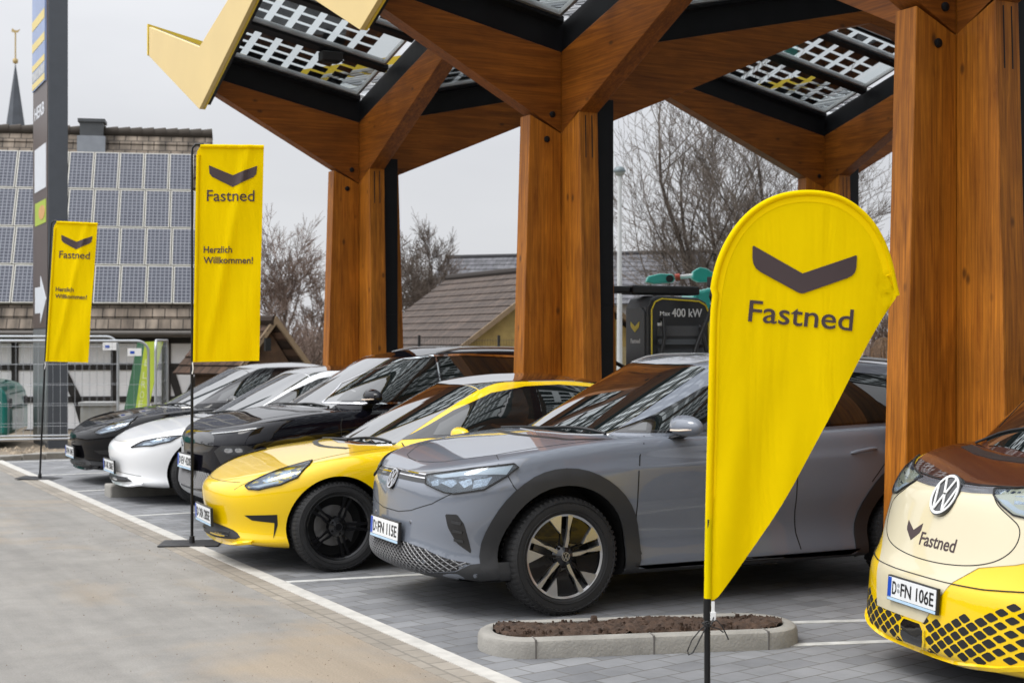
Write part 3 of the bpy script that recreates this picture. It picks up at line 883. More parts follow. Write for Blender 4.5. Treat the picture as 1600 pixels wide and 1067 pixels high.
def loft(rings, cap0=True, cap1=True):
    n = len(rings[0]); V = [p for r in rings for p in r]; F = []
    for i in range(len(rings) - 1):
        for k in range(n):
            k2 = (k + 1) % n
            F.append((i * n + k, i * n + k2, (i + 1) * n + k2, (i + 1) * n + k))
    def cap(o, rev):
        # strip cap across the symmetric loop
        h = n // 2
        for k in range(h):
            a, b = o + k, o + k + 1
            c, d = o + (n - k - 1) % n, o + (n - k) % n
            if k == 0: f = (a, b, c)
            elif k == h - 1: f = (a, b, d)
            else: f = (a, b, c, d)
            F.append(tuple(reversed(f)) if rev else f)
    if cap0: cap(0, True)
    if cap1: cap((len(rings) - 1) * n, False)
    return V, F

def subdivided(V, F, lv, name):
    me = bpy.data.meshes.new(name); me.from_pydata(V, [], F)
    bm = bmesh.new(); bm.from_mesh(me); bmesh.ops.recalc_face_normals(bm, faces=bm.faces); bm.to_mesh(me); bm.free()
    o = bpy.data.objects.new(name, me); COL.objects.link(o)
    s = o.modifiers.new('s', 'SUBSURF'); s.levels = lv; s.render_levels = lv
    dg = bpy.context.evaluated_depsgraph_get()
    m2 = bpy.data.meshes.new_from_object(o.evaluated_get(dg))
    bpy.data.objects.remove(o); bpy.data.meshes.remove(me)
    return m2

def boolean_cut(me, cutters):
    o = bpy.data.objects.new('b', me); COL.objects.link(o); tmp = []
    for c in cutters:
        co = bpy.data.objects.new('c', c); COL.objects.link(co); tmp.append(co)
        md = o.modifiers.new('b', 'BOOLEAN'); md.operation = 'DIFFERENCE'; md.object = co; md.solver = 'EXACT'
    dg = bpy.context.evaluated_depsgraph_get()
    m2 = bpy.data.meshes.new_from_object(o.evaluated_get(dg))
    bpy.data.objects.remove(o)
    for c in tmp: bpy.data.objects.remove(c)
    return m2

class Car:
    def __init__(s, root, S):
        s.root = root; s.S = S
        W2 = S['W'] / 2; L = S['L']
        zb, zS, Zc = curve_fn(S['zb']), curve_fn(S['zS']), curve_fn(S['Zc'])
        tp = curve_fn(S.get('taper', [(0, 1), (L, 1)]))
        rings = []
        xfS = S['prof'][-1][2]
        for (f, dw, dxf, dxr) in S['prof']:
            h = half_plan(dxf, L + dxr, W2 + dw, S.get('lf', .75), S.get('nf', 2.5), S.get('lr', .7), S.get('nr', 2.8))
            rg = []
            for x, y in loop_from_half(h):
                # height runs with the shoulder line; the nose uses the shoulder height at its own edge
                z0 = zb(x); z1 = zS(max(x, xfS))
                rg.append((x, y * tp(x), z0 + f * (z1 - z0)))
            rings.append(rg)
        top = rings[-1]
        wS = W2 + S['prof'][-1][1]
        ax0, ax1 = S.get('axis', (1.1, L - .9))
        for q in (0.06, 0.2, 0.45, 0.72, 0.92):
            rg = []
            for (x, y, z) in top:
                cx = min(max(x, ax0), ax1)
                x2 = x + (cx - x) * q; y2 = y * (1 - q)
                rr = 1 - q if True else 0
                zc = Zc(x2); ze = zS(max(x2, xfS))
                p = S.get('crown', 2.2)
                rg.append((x2, y2, zc - (zc - ze) * rr ** p if zc > ze else ze + (zc - ze) * (1 - rr ** p)))
            rings.append(rg)
        V, F = loft(rings)
        low = subdivided(V, F, S.get('lv', 2), 'low')
        # cabin
        G = S['cabin']; rings = []
        zr, zrc = curve_fn(G['zr']), curve_fn(G['zrc'])
        hb = loop_from_half(half_plan(G['xf0'], G['xr0'], G['w0'], G['lf0'], G.get('nf0', 2.3), G['lr0'], G.get('nr0', 2.6)))
        ht = loop_from_half(half_plan(G['xf1'], G['xr1'], G['w1'], G['lf1'], G.get('nf1', 2.6), G['lr1'], G.get('nr1', 2.6)))
        bul = G.get('bulge', 0.03)
        tpc = curve_fn(G.get('taper', [(0, 1), (L, 1)]))
        for t in (0, .12, .3, .5, .7, .86, .95, 1.0):
            rg = []
            for (xa, ya), (xb, yb) in zip(hb, ht):
                x = xa + (xb - xa) * t; y = ya + (yb - ya) * t
                y *= 1 + bul * sin(pi * t) / max(.3, G['w1'])
                # front and rear glass curve outwards a little
                if xa < G['xf0'] + G['lf0']: x -= G.get('fb', .03) * sin(pi * t) * (1 - abs(ya) / G['w0'])
                if xa > G['xr0'] - G['lr0']: x += G.get('rb', .04) * sin(pi * t)
                za = zS(max(xa, xfS)) - 0.06
                zb2 = zr(xb)
                z = za + (zb2 - za) * t
                rg.append((x, y * tpc(x), z))
            rings.append(rg)
        top = rings[-1]
        rings_top = []
        for q in (0.08, 0.25, 0.55, 0.9):
            rg = []
            for (x, y, z) in top:
                a0, a1 = G['xf1'] + .5, G['xr1'] - .5
                cx = min(max(x, a0), a1)
                x2 = x + (cx - x) * q; y2 = y * (1 - q)
                zc = zrc(x2); ze = zr(x2)
                rg.append((x2, y2, zc - (zc - ze) * (1 - q) ** 2.2))
            rings_top.append(rg)
        V, F = loft(rings + rings_top)
        cab = subdivided(V, F, S.get('lv', 2), 'cab')
        s.low, s.cab = low, cab
        # combined surface for projecting windows, lamps, trims
        s.bvh, s.surf = s.tree((low, cab)); s.bvh_low, s.surf_low = s.tree((low,))
        s.paint = S['paint']
        # wheel arches
        cut = []
        W2c = W2 + .1
        for xw in (S['xw'][0], S['xw'][1]):
            for sg in (-1, 1):
                mb = MB(); R = S['Ra']
                a, b = sorted((sg * W2c, sg * (W2 - .36)))
                mb.lathe([(0.0, a), (R, a), (R, b), (0.0, b)], 64, 'y', (xw, 0, S['Rt'] + .005))
                me = mb.mesh('cut', s.paint)
                bm = bmesh.new(); bm.from_mesh(me); bmesh.ops.remove_doubles(bm, verts=bm.verts, dist=1e-5); bmesh.ops.recalc_face_normals(bm, faces=bm.faces); bm.to_mesh(me); bm.free()
                cut.append(me)
        body = boolean_cut(low, cut)
        body.materials.clear(); body.materials.append(s.paint); body.materials.append(M_GAP); body.materials.append(M_DARKTRIM)
        db = S.get('dark_below')
        Ra2 = (S['Ra'] + .004) ** 2
        idx = []
        under = S.get('under', 0.012)
        for p in body.polygons:
            c = p.center
            inside = False
            for xw in S['xw']:
                rx, rz = c.x - xw, c.z - S['Rt'] - .005
                if rx * rx + rz * rz < Ra2:
                    rl = max(1e-6, sqrt(rx * rx + rz * rz))
                    if abs(c.y) < W2 - .34 or abs(p.normal.x * rx + p.normal.z * rz) / rl > .93 and abs(p.normal.y) < .12: inside = True
            idx.append(1 if inside or (p.normal.z < -0.9 and c.z < zb(c.x) + under) else (2 if db and c.z < db(c.x, c.y) else 0))
        body.polygons.foreach_set('material_index', idx)
        smooth_mesh(body, 38)
        s.body = link('body', body, root)
        cab.materials.append(S.get('cab_paint', s.paint)); smooth_mesh(cab, 45)
        s.cabin = link('cabin', cab, root)
    def tree(s, meshes):
        bm = bmesh.new()
        for m in meshes: bm.from_mesh(m)
        bmesh.ops.triangulate(bm, faces=bm.faces); bm.normal_update(); bm.faces.ensure_lookup_table()
        tr = BVHTree.FromBMesh(bm)
        sf = [[(v.co.copy(), v.normal.copy()) for v in f.verts] for f in bm.faces]
        bm.free(); return tr, sf
    # -- surface patches ------------------------------------------------
    def frame(s, d):
        d = Vector(d).normalized()
        up = Vector((0, 0, 1)) if abs(d.z) < .9 else Vector((1, 0, 0))
        u = d.cross(up).normalized(); v = u.cross(d).normalized()
        return d, u, v
    def proj(s, p, d, bvh=None):
        b = bvh or s.bvh
        h = b.ray_cast(Vector(p) - d * 6, d)
        if h[0] is None:
            h = b.find_nearest(Vector(p))
        tri = (s.surf if b is s.bvh else s.surf_low)[h[2]]
        w = poly_3d_calc([c for c, _ in tri], h[0])
        n = sum((nn * k for (_, nn), k in zip(tri, w)), Vector())
        n = n.normalized() if n.length > 1e-6 else h[1]
        return h[0], n
    def patch_geo(s, pts, d, off, depth, step, rnd=0, rr=.25, bvh=None):
        P = [Vector(p) for p in pts]
        dd, u, v = s.frame(d)
        o = sum(P, Vector()) / len(P)
        poly = [((p - o).dot(u), (p - o).dot(v)) for p in P]
        if rnd: poly = rounded(poly, rnd, rr)
        V, F = poly_grid(poly, step)
        cache = []
        for a, b in V:
            hp, hn = s.proj(o + u * a + v * b, dd, bvh)
            if hn.dot(dd) > 0: hn = -hn
            cache.append((hp, hn))
        n = len(V)
        PP = [c[0] + c[1] * off for c in cache] + [c[0] - c[1] * depth for c in cache]
        FF = list(F) + [tuple(i + n for i in reversed(f)) for f in F]
        es = set()
        for f in F:
            for i in range(len(f)): es.add((f[i], f[(i + 1) % len(f)]))
        for (a, b) in es:
            if (b, a) not in es: FF.append((b, a, a + n, b + n))
        s.last_n = [tuple(c[1]) for c in cache] + [tuple(-c[1]) for c in cache]
        return PP, FF
    def patch(s, name, pts, d, m, off=0.004, depth=0.012, step=0.06, mirror=False, parent=None, rnd=0, label=None, bvh=None, smooth=30, rr=0.25):
        """inlay a solid piece flush on the body: pts 3D outline seen along direction d"""
        outs = []
        for sg in ((1, -1) if mirror else (1,)):
            par = parent[0 if sg > 0 else 1] if isinstance(parent, list) else parent
            PP, FF = s.patch_geo([(p[0], p[1] * sg, p[2]) for p in pts], (d[0], d[1] * sg, d[2]), off, depth, step, rnd, rr, bvh)
            mb = MB(); mb.add(PP, FF); mb.nrm = s.last_n
            ob = mb.obj(name, m, par or s.root, smooth=smooth)
            if label: ob['label'] = label
            outs.append(ob)
        return outs if mirror else outs[0]
    def multi(s, name, polys, d, m, off=0.003, depth=0.012, step=0.06, parent=None, rnd=0, rr=.25, bvh=None, smooth=30):
        mb = MB()
        for pts in polys:
            PP, FF = s.patch_geo(pts, d, off, depth, step, rnd, rr, bvh); mb.add(PP, FF)
        return mb.obj(name, m, parent or s.root, smooth=smooth)
    def lattice(s, name, poly, p1, p2, w, m, parent=None, off=.007, skew=.62):
        """diagonal bars clipped to a front-view (y, z) outline"""
        ys = [p[0] for p in poly]; zs = [p[1] for p in poly]
        def inside(y, z):
            c = False
            for i in range(len(poly)):
                (a, b), (e, f) = poly[i], poly[(i + 1) % len(poly)]
                if (b > z) != (f > z) and y < (e - a) * (z - b) / (f - b) + a: c = not c
            return c
        mb = MB()
        for sg in (1, -1):
            k = min(ys) - 1
            while k < max(ys) + 1:
                run = []
                n = 60
                for i in range(n + 1):
                    z = min(zs) + (max(zs) - min(zs)) * i / n; y = k + sg * (z - min(zs)) / skew
                    if inside(y, z): run.append((y, z))
                if len(run) > 3:
                    q = run[::4] + [run[-1]]
                    pts = [(-1, y, z) for y, z in q]
                    H = [s.proj(p, Vector((1, 0, 0)), s.bvh_low) for p in pts]
                    P = [h + nn * off for h, nn in H]
                    mb.tube(P, w, 4)
                k += p1
        return mb.obj(name, m, parent or s.root)
    def side(s, name, xz, m, **k):
        return s.patch(name, [(x, -s.S['W'], z) for x, z in xz], (0, 1, 0), m, **k)
    def front(s, name, yz, m, **k):
        return s.patch(name, [(-1, y, z) for y, z in yz], (1, 0, 0), m, **k)
    def top(s, name, xy, m, **k):
        return s.patch(name, [(x, y, 3) for x, y in xy], (0, 0, -1), m, **k)
    def strip(s, pts, d, w=0.006, m=None, off=0.0015, mirror=False, name='panel_gap', parent=None, closed=False, bvh=None, seg=0.05):
        """thin line following the surface through pts (3D, seen along d)"""
        obs = []
        for sg in ((1, -1) if mirror else (1,)):
            d0 = Vector(d); dd = Vector((d0.x, d0.y * sg, d0.z)).normalized()
            Q = [Vector((p[0], p[1] * sg, p[2])) for p in pts]
            if closed: Q = Q + [Q[0]]
            R = []
            for a, b in zip(Q[:-1], Q[1:]):
                k = max(1, int((b - a).length / seg))
                for i in range(k): R.append(a.lerp(b, i / k))
            R.append(Q[-1])
            H = [s.proj(p, dd, bvh) for p in R]
            V = []; F = []
            for i, (p, n) in enumerate(H):
                t = (H[min(i + 1, len(H) - 1)][0] - H[max(i - 1, 0)][0])
                if t.length < 1e-6: t = Vector((1, 0, 0))
                b = n.cross(t.normalized()).normalized() * (w / 2)
                V += [p + b + n * off, p - b + n * off, p - b - n * .006, p + b - n * .006]
            for i in range(len(H) - 1):
                a, c = i * 4, (i + 1) * 4
                for k in range(4): F.append((a + k, a + (k + 1) % 4, c + (k + 1) % 4, c + k))
            F.append((3, 2, 1, 0)); e = (len(H) - 1) * 4; F.append((e, e + 1, e + 2, e + 3))
            mb = MB(); mb.add(V, F)
            obs.append(mb.obj(name, m or M_GAP, parent or s.root))
        return obs
    def sides(s, xz, **k):
        return s.strip([(x, -s.S['W'], z) for x, z in xz], (0, 1, 0), **k)
    def arch_trim(s, m, wdt=0.07, a0=-0.15, a1=None, off=0.012, name='arch_trim'):
        Ra = s.S['Ra']; zc = s.S['Rt'] + .005
        for xw in s.S['xw']:
            a1_ = pi - a0 if a1 is None else a1
            n = 26; ou = []; inn = []
            for i in range(n + 1):
                a = a0 + (a1_ - a0) * i / n
                ou.append((xw + (Ra + wdt) * cos(a), zc + (Ra + wdt) * sin(a))); inn.append((xw + (Ra - 0.004) * cos(a), zc + (Ra - 0.004) * sin(a)))
            s.side(name, ou + inn[::-1], m, off=off, depth=0.02, step=0.08, mirror=True, bvh=s.bvh_low)
    def windshield(s, pts, m=None):
        return s.top('windshield', pts, m or M_GLASS, step=.03, off=.005)

# ---------------------------------------------------------------- wheels
def tyre_mesh(R, w, rim_r, treads=64, side_lugs=True):
    mb = MB(); h = w / 2
    prof = [(rim_r, -h * .80), (rim_r + .012, -h * .93), (rim_r + (R - rim_r) * .45, -h), (R - .030, -h * .96), (R - .012, -h * .84), (R - .004, -h * .66), (R, -h * .3), (R, h * .3), (R - .004, h * .66), (R - .012, h * .84), (R - .030, h * .96), (rim_r + .02, h * .95), (rim_r, h * .8)]
    mb.lathe(prof, 96, 'y', closed=True)
    if side_lugs:
        for k in range(treads):
            a = 2 * pi * k / treads
            for sg in (-1, 1):
                M = Matrix.Rotation(a + (0.02 if sg > 0 else 0), 4, 'Y')
                b = MB()
                q = 2 * pi * R / treads * .30
                y0, y1, y2 = sg * h * .30, sg * h * .80, sg * h * .965
                b.add([Vector(p) for p in ((-q, y0, R - .002), (q, y0, R - .002), (q + .004, y1, R - .012), (-q + .004, y1, R - .012), (q + .004, y2, R - .045), (-q + .004, y2, R - .045),
                      (-q * .8, y0, R + .0055), (q * .8, y0, R + .0055), (q * .8 + .004, y1, R - .001), (-q * .8 + .004, y1, R - .001), (q * .7 + .004, y2 + sg * .004, R - .036), (-q * .7 + .004, y2 + sg * .004, R - .036))],
                      [(6,7,8,9),(9,8,10,11),(0,1,7,6),(1,2,8,7),(2,4,10,8),(3,0,6,9),(5,3,9,11),(4,5,11,10)])
                b.xf(M); mb.add(b.v, b.f)
    # sidewall rings
    for sg in (-1, 1):
        for rr in (0.25, 0.72):
            r = rim_r + (R - rim_r) * rr
            mb.lathe([(r - .003, sg * h * .97), (r, sg * (h * .985 + .004)), (r + .003, sg * h * .97)], 64, 'y')
    return mb.mesh('tyre', M_RUBBER, smooth=35)

M_RIMDARK = mat('rim_gloss_black', (0.010, 0.010, 0.011), 0.18, 0.3, coat=0.4, var=0)
M_RIMGREY = mat('rim_inner_grey', (0.05, 0.05, 0.053), 0.4, 0.6, var=0)
M_DISC = mat('brake_disc', (0.30, 0.29, 0.28), 0.35, 0.8, var=0.1)
M_CALIPER = mat('brake_caliper', (0.05, 0.05, 0.052), 0.5, var=0)
def polar(r, a, y): return Vector((r * sin(a), y, r * cos(a)))
def rim_barrel(r, w, m):
    mb = MB(); h = w / 2
    mb.lathe([(r + .006, -h * .86), (r + .010, -h * .80), (r - .004, -h * .74), (r - .016, -h * .5), (r - .022, h * .8), (r, h * .85)], 72, 'y')
    return mb.mesh('rim_barrel', m, smooth=40)
def wheel_parts(style, R, w, rim_r):
    """meshes of one wheel, outer face towards -y at y = -w/2"""
    parts = []
    h = w / 2; yf = -h * .80
    parts.append(('tyre', tyre_mesh(R, w, rim_r)))
    back = MB(); back.lathe([(0.0, .03), (rim_r * .62, .03), (rim_r * .62, .045), (0.0, .045)], 48, 'y')
    parts.append(('brake_disc', back.mesh('brake_disc', M_DISC, smooth=40)))
    cal = MB(); cal.prism([(rim_r * .42, -.45), (rim_r * .72, -.45), (rim_r * .72, .45), (rim_r * .42, .45)], -.01, .08, lambda r, a, y: polar(r, a + 1.9, y))
    parts.append(('brake_caliper', cal.mesh('brake_caliper', M_CALIPER)))
    dk = MB(); dk.lathe([(0.0, .06), (rim_r * .97, .06), (rim_r * .97, .07), (0, .07)], 40, 'y')
    parts.append(('rim_backing', dk.mesh('rim_backing', M_GAP)))
    if style == 'aero5':
        parts.append(('rim', rim_barrel(rim_r, w, M_SILVER)))
        # dark glossy face with five slots, five pairs of bright blades
        fc = MB(); br = MB()
        A = 2 * pi / 5
        def F(r, a, k, y): return polar(r, a + k * A, y)
        ro = rim_r - .006
        for k in range(5):
            # slot spans from a=-.10..+.17 ; blades on both sides; dark wing panel fills the rest
            wing = [(.085, .42), (.14, .36), (ro * .97, .24), (ro, .40), (ro, .58), (ro, .80), (ro * .56, 1.03), (.12, 1.0)]
            fc.prism(wing, yf + .016, yf + .034, lambda r, a, y, k=k: F(r, a, k, y))
            fc.prism([(.05, -.42), (.09, -.36), (ro * .55, -.20), (ro, -.085), (ro, -.06), (ro * .55, -.15), (.05, -.15)], yf + .006, yf + .04, lambda r, a, y, k=k: F(r, a, k, y))
            # bright wedge at the rim, tapering inwards
            br.prism([(ro, -.43), (ro, -.26), (ro, -.09), (ro * .8, -.125), (ro * .56, -.205), (ro * .74, -.34)], yf - .002, yf + .02, lambda r, a, y, k=k: F(r, a, k, y))
            # bright blade from the rim to the hub on the other side of the slot
            br.prism([(ro, .09), (ro, .225), (ro * .6, .20), (.11, .30), (.05, .42), (.05, -.02), (.11, .10), (ro * .6, .125)], yf - .003, yf + .024, lambda r, a, y, k=k: F(r, a, k, y + 0.010 * max(0, 1 - r / ro)))
        br.lathe([(ro - .010, yf + .002), (ro + .004, yf - .004), (ro + .008, yf + .012)], 72, 'y')
        hub = MB(); hub.lathe([(0.0, yf - .012), (.030, yf - .012), (.034, yf - .006), (.060, yf + .006), (.078, yf + .03)], 40, 'y')
        for k in range(5):
            c = polar(.064, k * A + .6, yf + .012)
            b = MB(); b.lathe([(0, -.008), (.010, -.008), (.010, .02)], 6, 'y', c); hub.add(b.v, b.f)
        parts.append(('rim_face', fc.mesh('rim_face', M_RIMDARK, smooth=30)))
        parts.append(('rim_spokes', br.mesh('rim_spokes', M_SILVER, smooth=30)))
        parts.append(('hub', hub.mesh('hub', M_RIMDARK, smooth=40)))
        em = MB(); vw_emblem(em, .028, lambda u, v, d: Vector((u, yf - .0125 - d, v)))
        parts.append(('hub_emblem', em.mesh('hub_emblem', M_SILVER)))
    elif style == 'twin5':
        parts.append(('rim', rim_barrel(rim_r, w, M_RIMDARK)))
        sp = MB(); A = 2 * pi / 5; ro = rim_r - .004
        for k in range(5):
            for sg in (-1, 1):
                q = [(.045, sg * .55), (.10, sg * .34), (ro * .62, sg * .155), (ro, sg * .165), (ro, sg * .055), (ro * .6, sg * .05), (.10, sg * .10), (.045, sg * .10)]
                if sg < 0: q = q[::-1]
                sp.prism(q, yf + .002, yf + .035, lambda r, a, y, k=k: polar(r, a + k * A + .35, y + .02 * max(0, 1 - r / ro)))
        sp.lathe([(ro - .012, yf + .004), (ro + .002, yf - .004), (ro + .006, yf + .01)], 72, 'y')
        parts.append(('rim_spokes', sp.mesh('rim_spokes', M_RIMDARK, smooth=25)))
        hub = MB(); hub.lathe([(0.0, yf - .004), (.03, yf - .004), (.034, yf + .003), (.07, yf + .012), (.08, yf + .05)], 40, 'y')
        for k in range(5):
            c = polar(.055, k * A + .35, yf + .012); b = MB(); b.lathe([(0, -.008), (.010, -.008), (.010, .02)], 6, 'y', c); hub.add(b.v, b.f)
        parts.append(('hub', hub.mesh('hub', M_RIMDARK, smooth=40)))
        hc = MB(); hc.lathe([(.026, yf - .006), (.031, yf - .006), (.031, yf)], 30, 'y'); parts.append(('hub_ring', hc.mesh('hub_ring', M_RIMGREY, smooth=40)))
    return parts
_wheel_cache = {}
def add_wheels(root, style, R, w, rim_r, xw, ytrack, steer=0.0):
    key = (style, R, w, rim_r)
    if key not in _wheel_cache: _wheel_cache[key] = wheel_parts(*key)
    rr = random.Random(int(R * 1000 + xw[0] * 99))
    for i, x in enumerate(xw):
        for sg in (-1, 1):
            e = bpy.data.objects.new('wheel', None); COL.objects.link(e); e.parent = root; e.empty_display_size = .1
            e.location = (x, sg * (ytrack - w / 2), R)
            spin = rr.uniform(0, 6.28)
            if i == 0 and sg < 0: spin = SPIN.get(style, 0)
            e.rotation_euler = (0, spin, (0 if sg < 0 else pi) + (steer if i == 0 else 0))
            e.rotation_mode = 'XYZ'
            for nm, me in _wheel_cache[key]:
                link(nm, me, e)
SPIN = {'aero5': 0.0, 'twin5': 0.0}

def vw_emblem(mb, R, fn, th=0.0025):
    """ring with a V over a W; fn(u,v,d)"""
    n = 40
    ro, ri = R, R * .88
    vs = []
    for d in (th, -th):
        for r in (ro, ri):
            vs += [fn(r * cos(2*pi*k/n), r * sin(2*pi*k/n), d) for k in range(n)]
    F = []
    for k in range(n):
        k2 = (k + 1) % n
        F += [(k, k2, n + k2, n + k), (2*n + k2, 2*n + k, 3*n + k, 3*n + k2), (k2, k, 2*n + k, 2*n + k2), (n + k, n + k2, 3*n + k2, 3*n + k)]
    mb.add(vs, F)
    def bar(a, b, w=.085 * 2):
        a = Vector(a); b = Vector(b); d = (b - a).normalized(); p = Vector((-d.y, d.x)) * w / 2
        q = [a - p, b - p, b + p, a + p]
        mb.prism([(x.x * R, x.y * R) for x in q], -th, th, fn)
    w = .125
    bar((-.40, .80), (-.05, .08), w); bar((.40, .80), (.05, .08), w)
    bar((-.80, .40), (-.38, -.76), w); bar((-.36, -.76), (-.03, -.02), w)
    bar((.80, .40), (.38, -.76), w); bar((.36, -.76), (.03, -.02), w)

def chevron_poly(w):
    """wide flat chevron, centred on its point row; total width w"""
    h = w / 2
    return [(-h, h * .42), (-h * .97, h * .10), (-h * .86, -h * .04), (0, -h * .46), (h * .86, -h * .04), (h * .97, h * .10), (h, h * .42), (h * .98, h * .43), (0, 0.03 * h), (-h * .98, h * .43)]

def plate(root, loc, rz, tilt, text, sc=1.0):
    """EU number plate facing -x in car space"""
    M = Matrix.Translation(loc) @ Matrix.Rotation(rz, 4, 'Z') @ Matrix.Rotation(tilt, 4, 'Y') @ Matrix.Scale(sc, 4)
    W, H = .52, .112
    mb = MB(); mb.box((-.008, -W/2 - .008, -H/2 - .022), (.012, W/2 + .008, H/2 + .008), M=M)
    hd = mb.obj('number_plate', M_BLACKP, root, bevel=.003)
    def fn(u, v, d): return M @ Vector((-.0105 - d, -u, v))     # u to the viewer's right
    pb = MB(); pb.prism(rounded([(-W/2, -H/2), (W/2, -H/2), (W/2, H/2), (-W/2, H/2)], 1, .02), -.003, 0, fn)
    pb.obj('plate_face', M_PLATE, hd)
    bb = MB(); bb.prism([(-W/2 + .002, -H/2 + .002), (-W/2 + .042, -H/2 + .002), (-W/2 + .042, H/2 - .002), (-W/2 + .002, H/2 - .002)], 0.0002, .001, fn)
    bb.obj('blue_field', M_PLATEBLUE, hd)
    tb = MB()
    a, b = text
    text_mb(tb, a, fn, -W/2 + .055, -.036, .074, bold=.012, cut=0, width=.045, th=.002)
    text_mb(tb, b, fn, -W/2 + .148, -.036, .074, bold=.012, cut=0, width=W - .170, th=.002)
    tb.obj('plate_text', M_INK, hd)
    sb = MB()
    for v0 in (-.012, .018):
        sb.prism([(-W/2 + .122 + .014 * cos(t), v0 + .012 * sin(t)) for t in [2*pi*k/14 for k in range(14)]], .0005, .0015, fn)
    sb.obj('plate_seal', mat('seal_grey', (.32, .33, .34), .4), hd)
    st = MB(); st.prism([(-W/2, -H/2 - .018), (W/2, -H/2 - .018), (W/2, -H/2 - .003), (-W/2, -H/2 - .003)], -.003, 0.0, fn)
    st.obj('holder_strip', mat('holder_strip_blue', (.45, .62, .78), .4), hd)
    return hd

def mirror_pair(car, x, y, z, m_cap, m_base=M_BLACKP, s=1.15, strip=True):
    """door mirrors: rounded cap on a foot"""
    x0_, z0_ = x, z
    for sg in (-1, 1):
        x, z = (x0_, z0_) if sg < 0 else (x0_ + .14, z0_ - .03)
        mb = MB()
        # superellipsoid-like cap, flattened glass side towards the rear (+x)
        n1, n2 = 16, 10
        V = []; F = []
        for i in range(n2 + 1):
            t = -pi / 2 + pi * i / n2
            for k in range(n1):
                a = 2 * pi * k / n1
                px = .078 * cos(t) * cos(a); px = px if px < 0 else px * .45
                py = .140 * (abs(cos(t)) ** .8) * sin(a)
                pz = .064 * (1 if sin(t) > 0 else .85) * (abs(sin(t)) ** .9) * (1 if t > 0 else -1)
                # outer end narrower
                q = 1 - .28 * (py * -1 / .125 if sg < 0 else py / .125) * (.5 if pz > 0 else .2)
                V.append(Vector((x + px * s + .12 * py * (-1 if sg < 0 else 1) * .6, sg * y + py * s, z + pz * q * s)))
        for i in range(n2):
            for k in range(n1):
                k2 = (k + 1) % n1; F.append((i * n1 + k, i * n1 + k2, (i + 1) * n1 + k2, (i + 1) * n1 + k))
        mb.add(V, F)
        o = mb.obj('door_mirror', m_cap, car.root, smooth=60)
        b = MB()
        b.add([(x - .06, sg * (y - .13), z - .085), (x + .05, sg * (y - .13), z - .085), (x + .05, sg * (y - .22), z - .15), (x - .04, sg * (y - .22), z - .15),
               (x - .05, sg * (y + .04), z - .045), (x + .04, sg * (y + .04), z - .045), (x + .04, sg * (y - .22), z - .07), (x - .05, sg * (y - .22), z - .07)],
              [(0,1,2,3),(4,7,6,5),(0,4,5,1),(2,6,7,3),(3,7,4,0),(1,5,6,2)])
        b.obj('mirror_foot', m_base, o, bevel=.012)
        if strip:
            t = MB(); t.tube([(x - .085 * s, sg * (y - .05), z - .022), (x - .09 * s + .012, sg * (y + .04), z - .02), (x - .055 * s + .02, sg * (y + .118), z - .012)], .007, 8)
            t.obj('turn_signal', mat('indicator_lens', (.75, .62, .5), .15), o, smooth=60)

def wiper(car, pts, m=M_BLACKP):
    """two wiper blades lying on the glass; pts = list of ((x,y),(x,y)) seen from the top"""
    for (a, b) in pts:
        P = []
        for i in range(7):
            t = i / 6; x = a[0] + (b[0] - a[0]) * t; y = a[1] + (b[1] - a[1]) * t
            h, n = car.proj((x, y, 3), Vector((0, 0, -1))); P.append(h + n * .012)
        mb = MB(); mb.tube(P, .007, 6); mb.obj('wiper', m, car.root, smooth=60)

def paint_mat(name, col, metal=0.0, rough=0.28, ior=1.5, spec=.15):
    m, t, b = base_mat(name); l = t.links.new
    b.inputs['Base Color'].default_value = (*col, 1)
    b.inputs['Metallic'].default_value = metal
    b.inputs['Roughness'].default_value = rough
    b.inputs['Coat Weight'].default_value = 1.0
    b.inputs['Coat Roughness'].default_value = 0.012
    b.inputs['Coat IOR'].default_value = ior
    b.inputs['Specular IOR Level'].default_value = spec
    co = N(t, 'ShaderNodeTexCoord')
    n = N(t, 'ShaderNodeTexNoise'); n.inputs['Scale'].default_value = 2.5; n.inputs['Detail'].default_value = 3
    l(co.outputs['Object'], n.inputs['Vector'])
    r = N(t, 'ShaderNodeValToRGB'); r.color_ramp.elements[0].color = (*[c * .96 for c in col], 1); r.color_ramp.elements[1].color = (*[min(1, c * 1.04) for c in col], 1)
    l(n.outputs['Fac'], r.inputs['Fac']); l(r.outputs['Color'], b.inputs['Base Color'])
    # road dust low down: slightly rough coat
    n2 = N(t, 'ShaderNodeTexNoise'); n2.inputs['Scale'].default_value = 8; n2.inputs['Detail'].default_value = 8
    l(co.outputs['Object'], n2.inputs['Vector'])
    q = N(t, 'ShaderNodeMapRange'); q.inputs['From Min'].default_value = .45; q.inputs['From Max'].default_value = .8; q.inputs['To Min'].default_value = .008; q.inputs['To Max'].default_value = .025
    l(n2.outputs['Fac'], q.inputs['Value']); l(q.outputs[0], b.inputs['Coat Roughness'])
    # faint orange peel
    n3 = N(t, 'ShaderNodeTexNoise'); n3.inputs['Scale'].default_value = 9; l(co.outputs['Object'], n3.inputs['Vector'])
    bp = N(t, 'ShaderNodeBump'); bp.inputs['Strength'].default_value = .012; bp.inputs['Distance'].default_value = .01
    l(n3.outputs['Fac'], bp.inputs['Height']); l(bp.outputs[0], b.inputs['Coat Normal'])
    MATS[name] = m
    return m
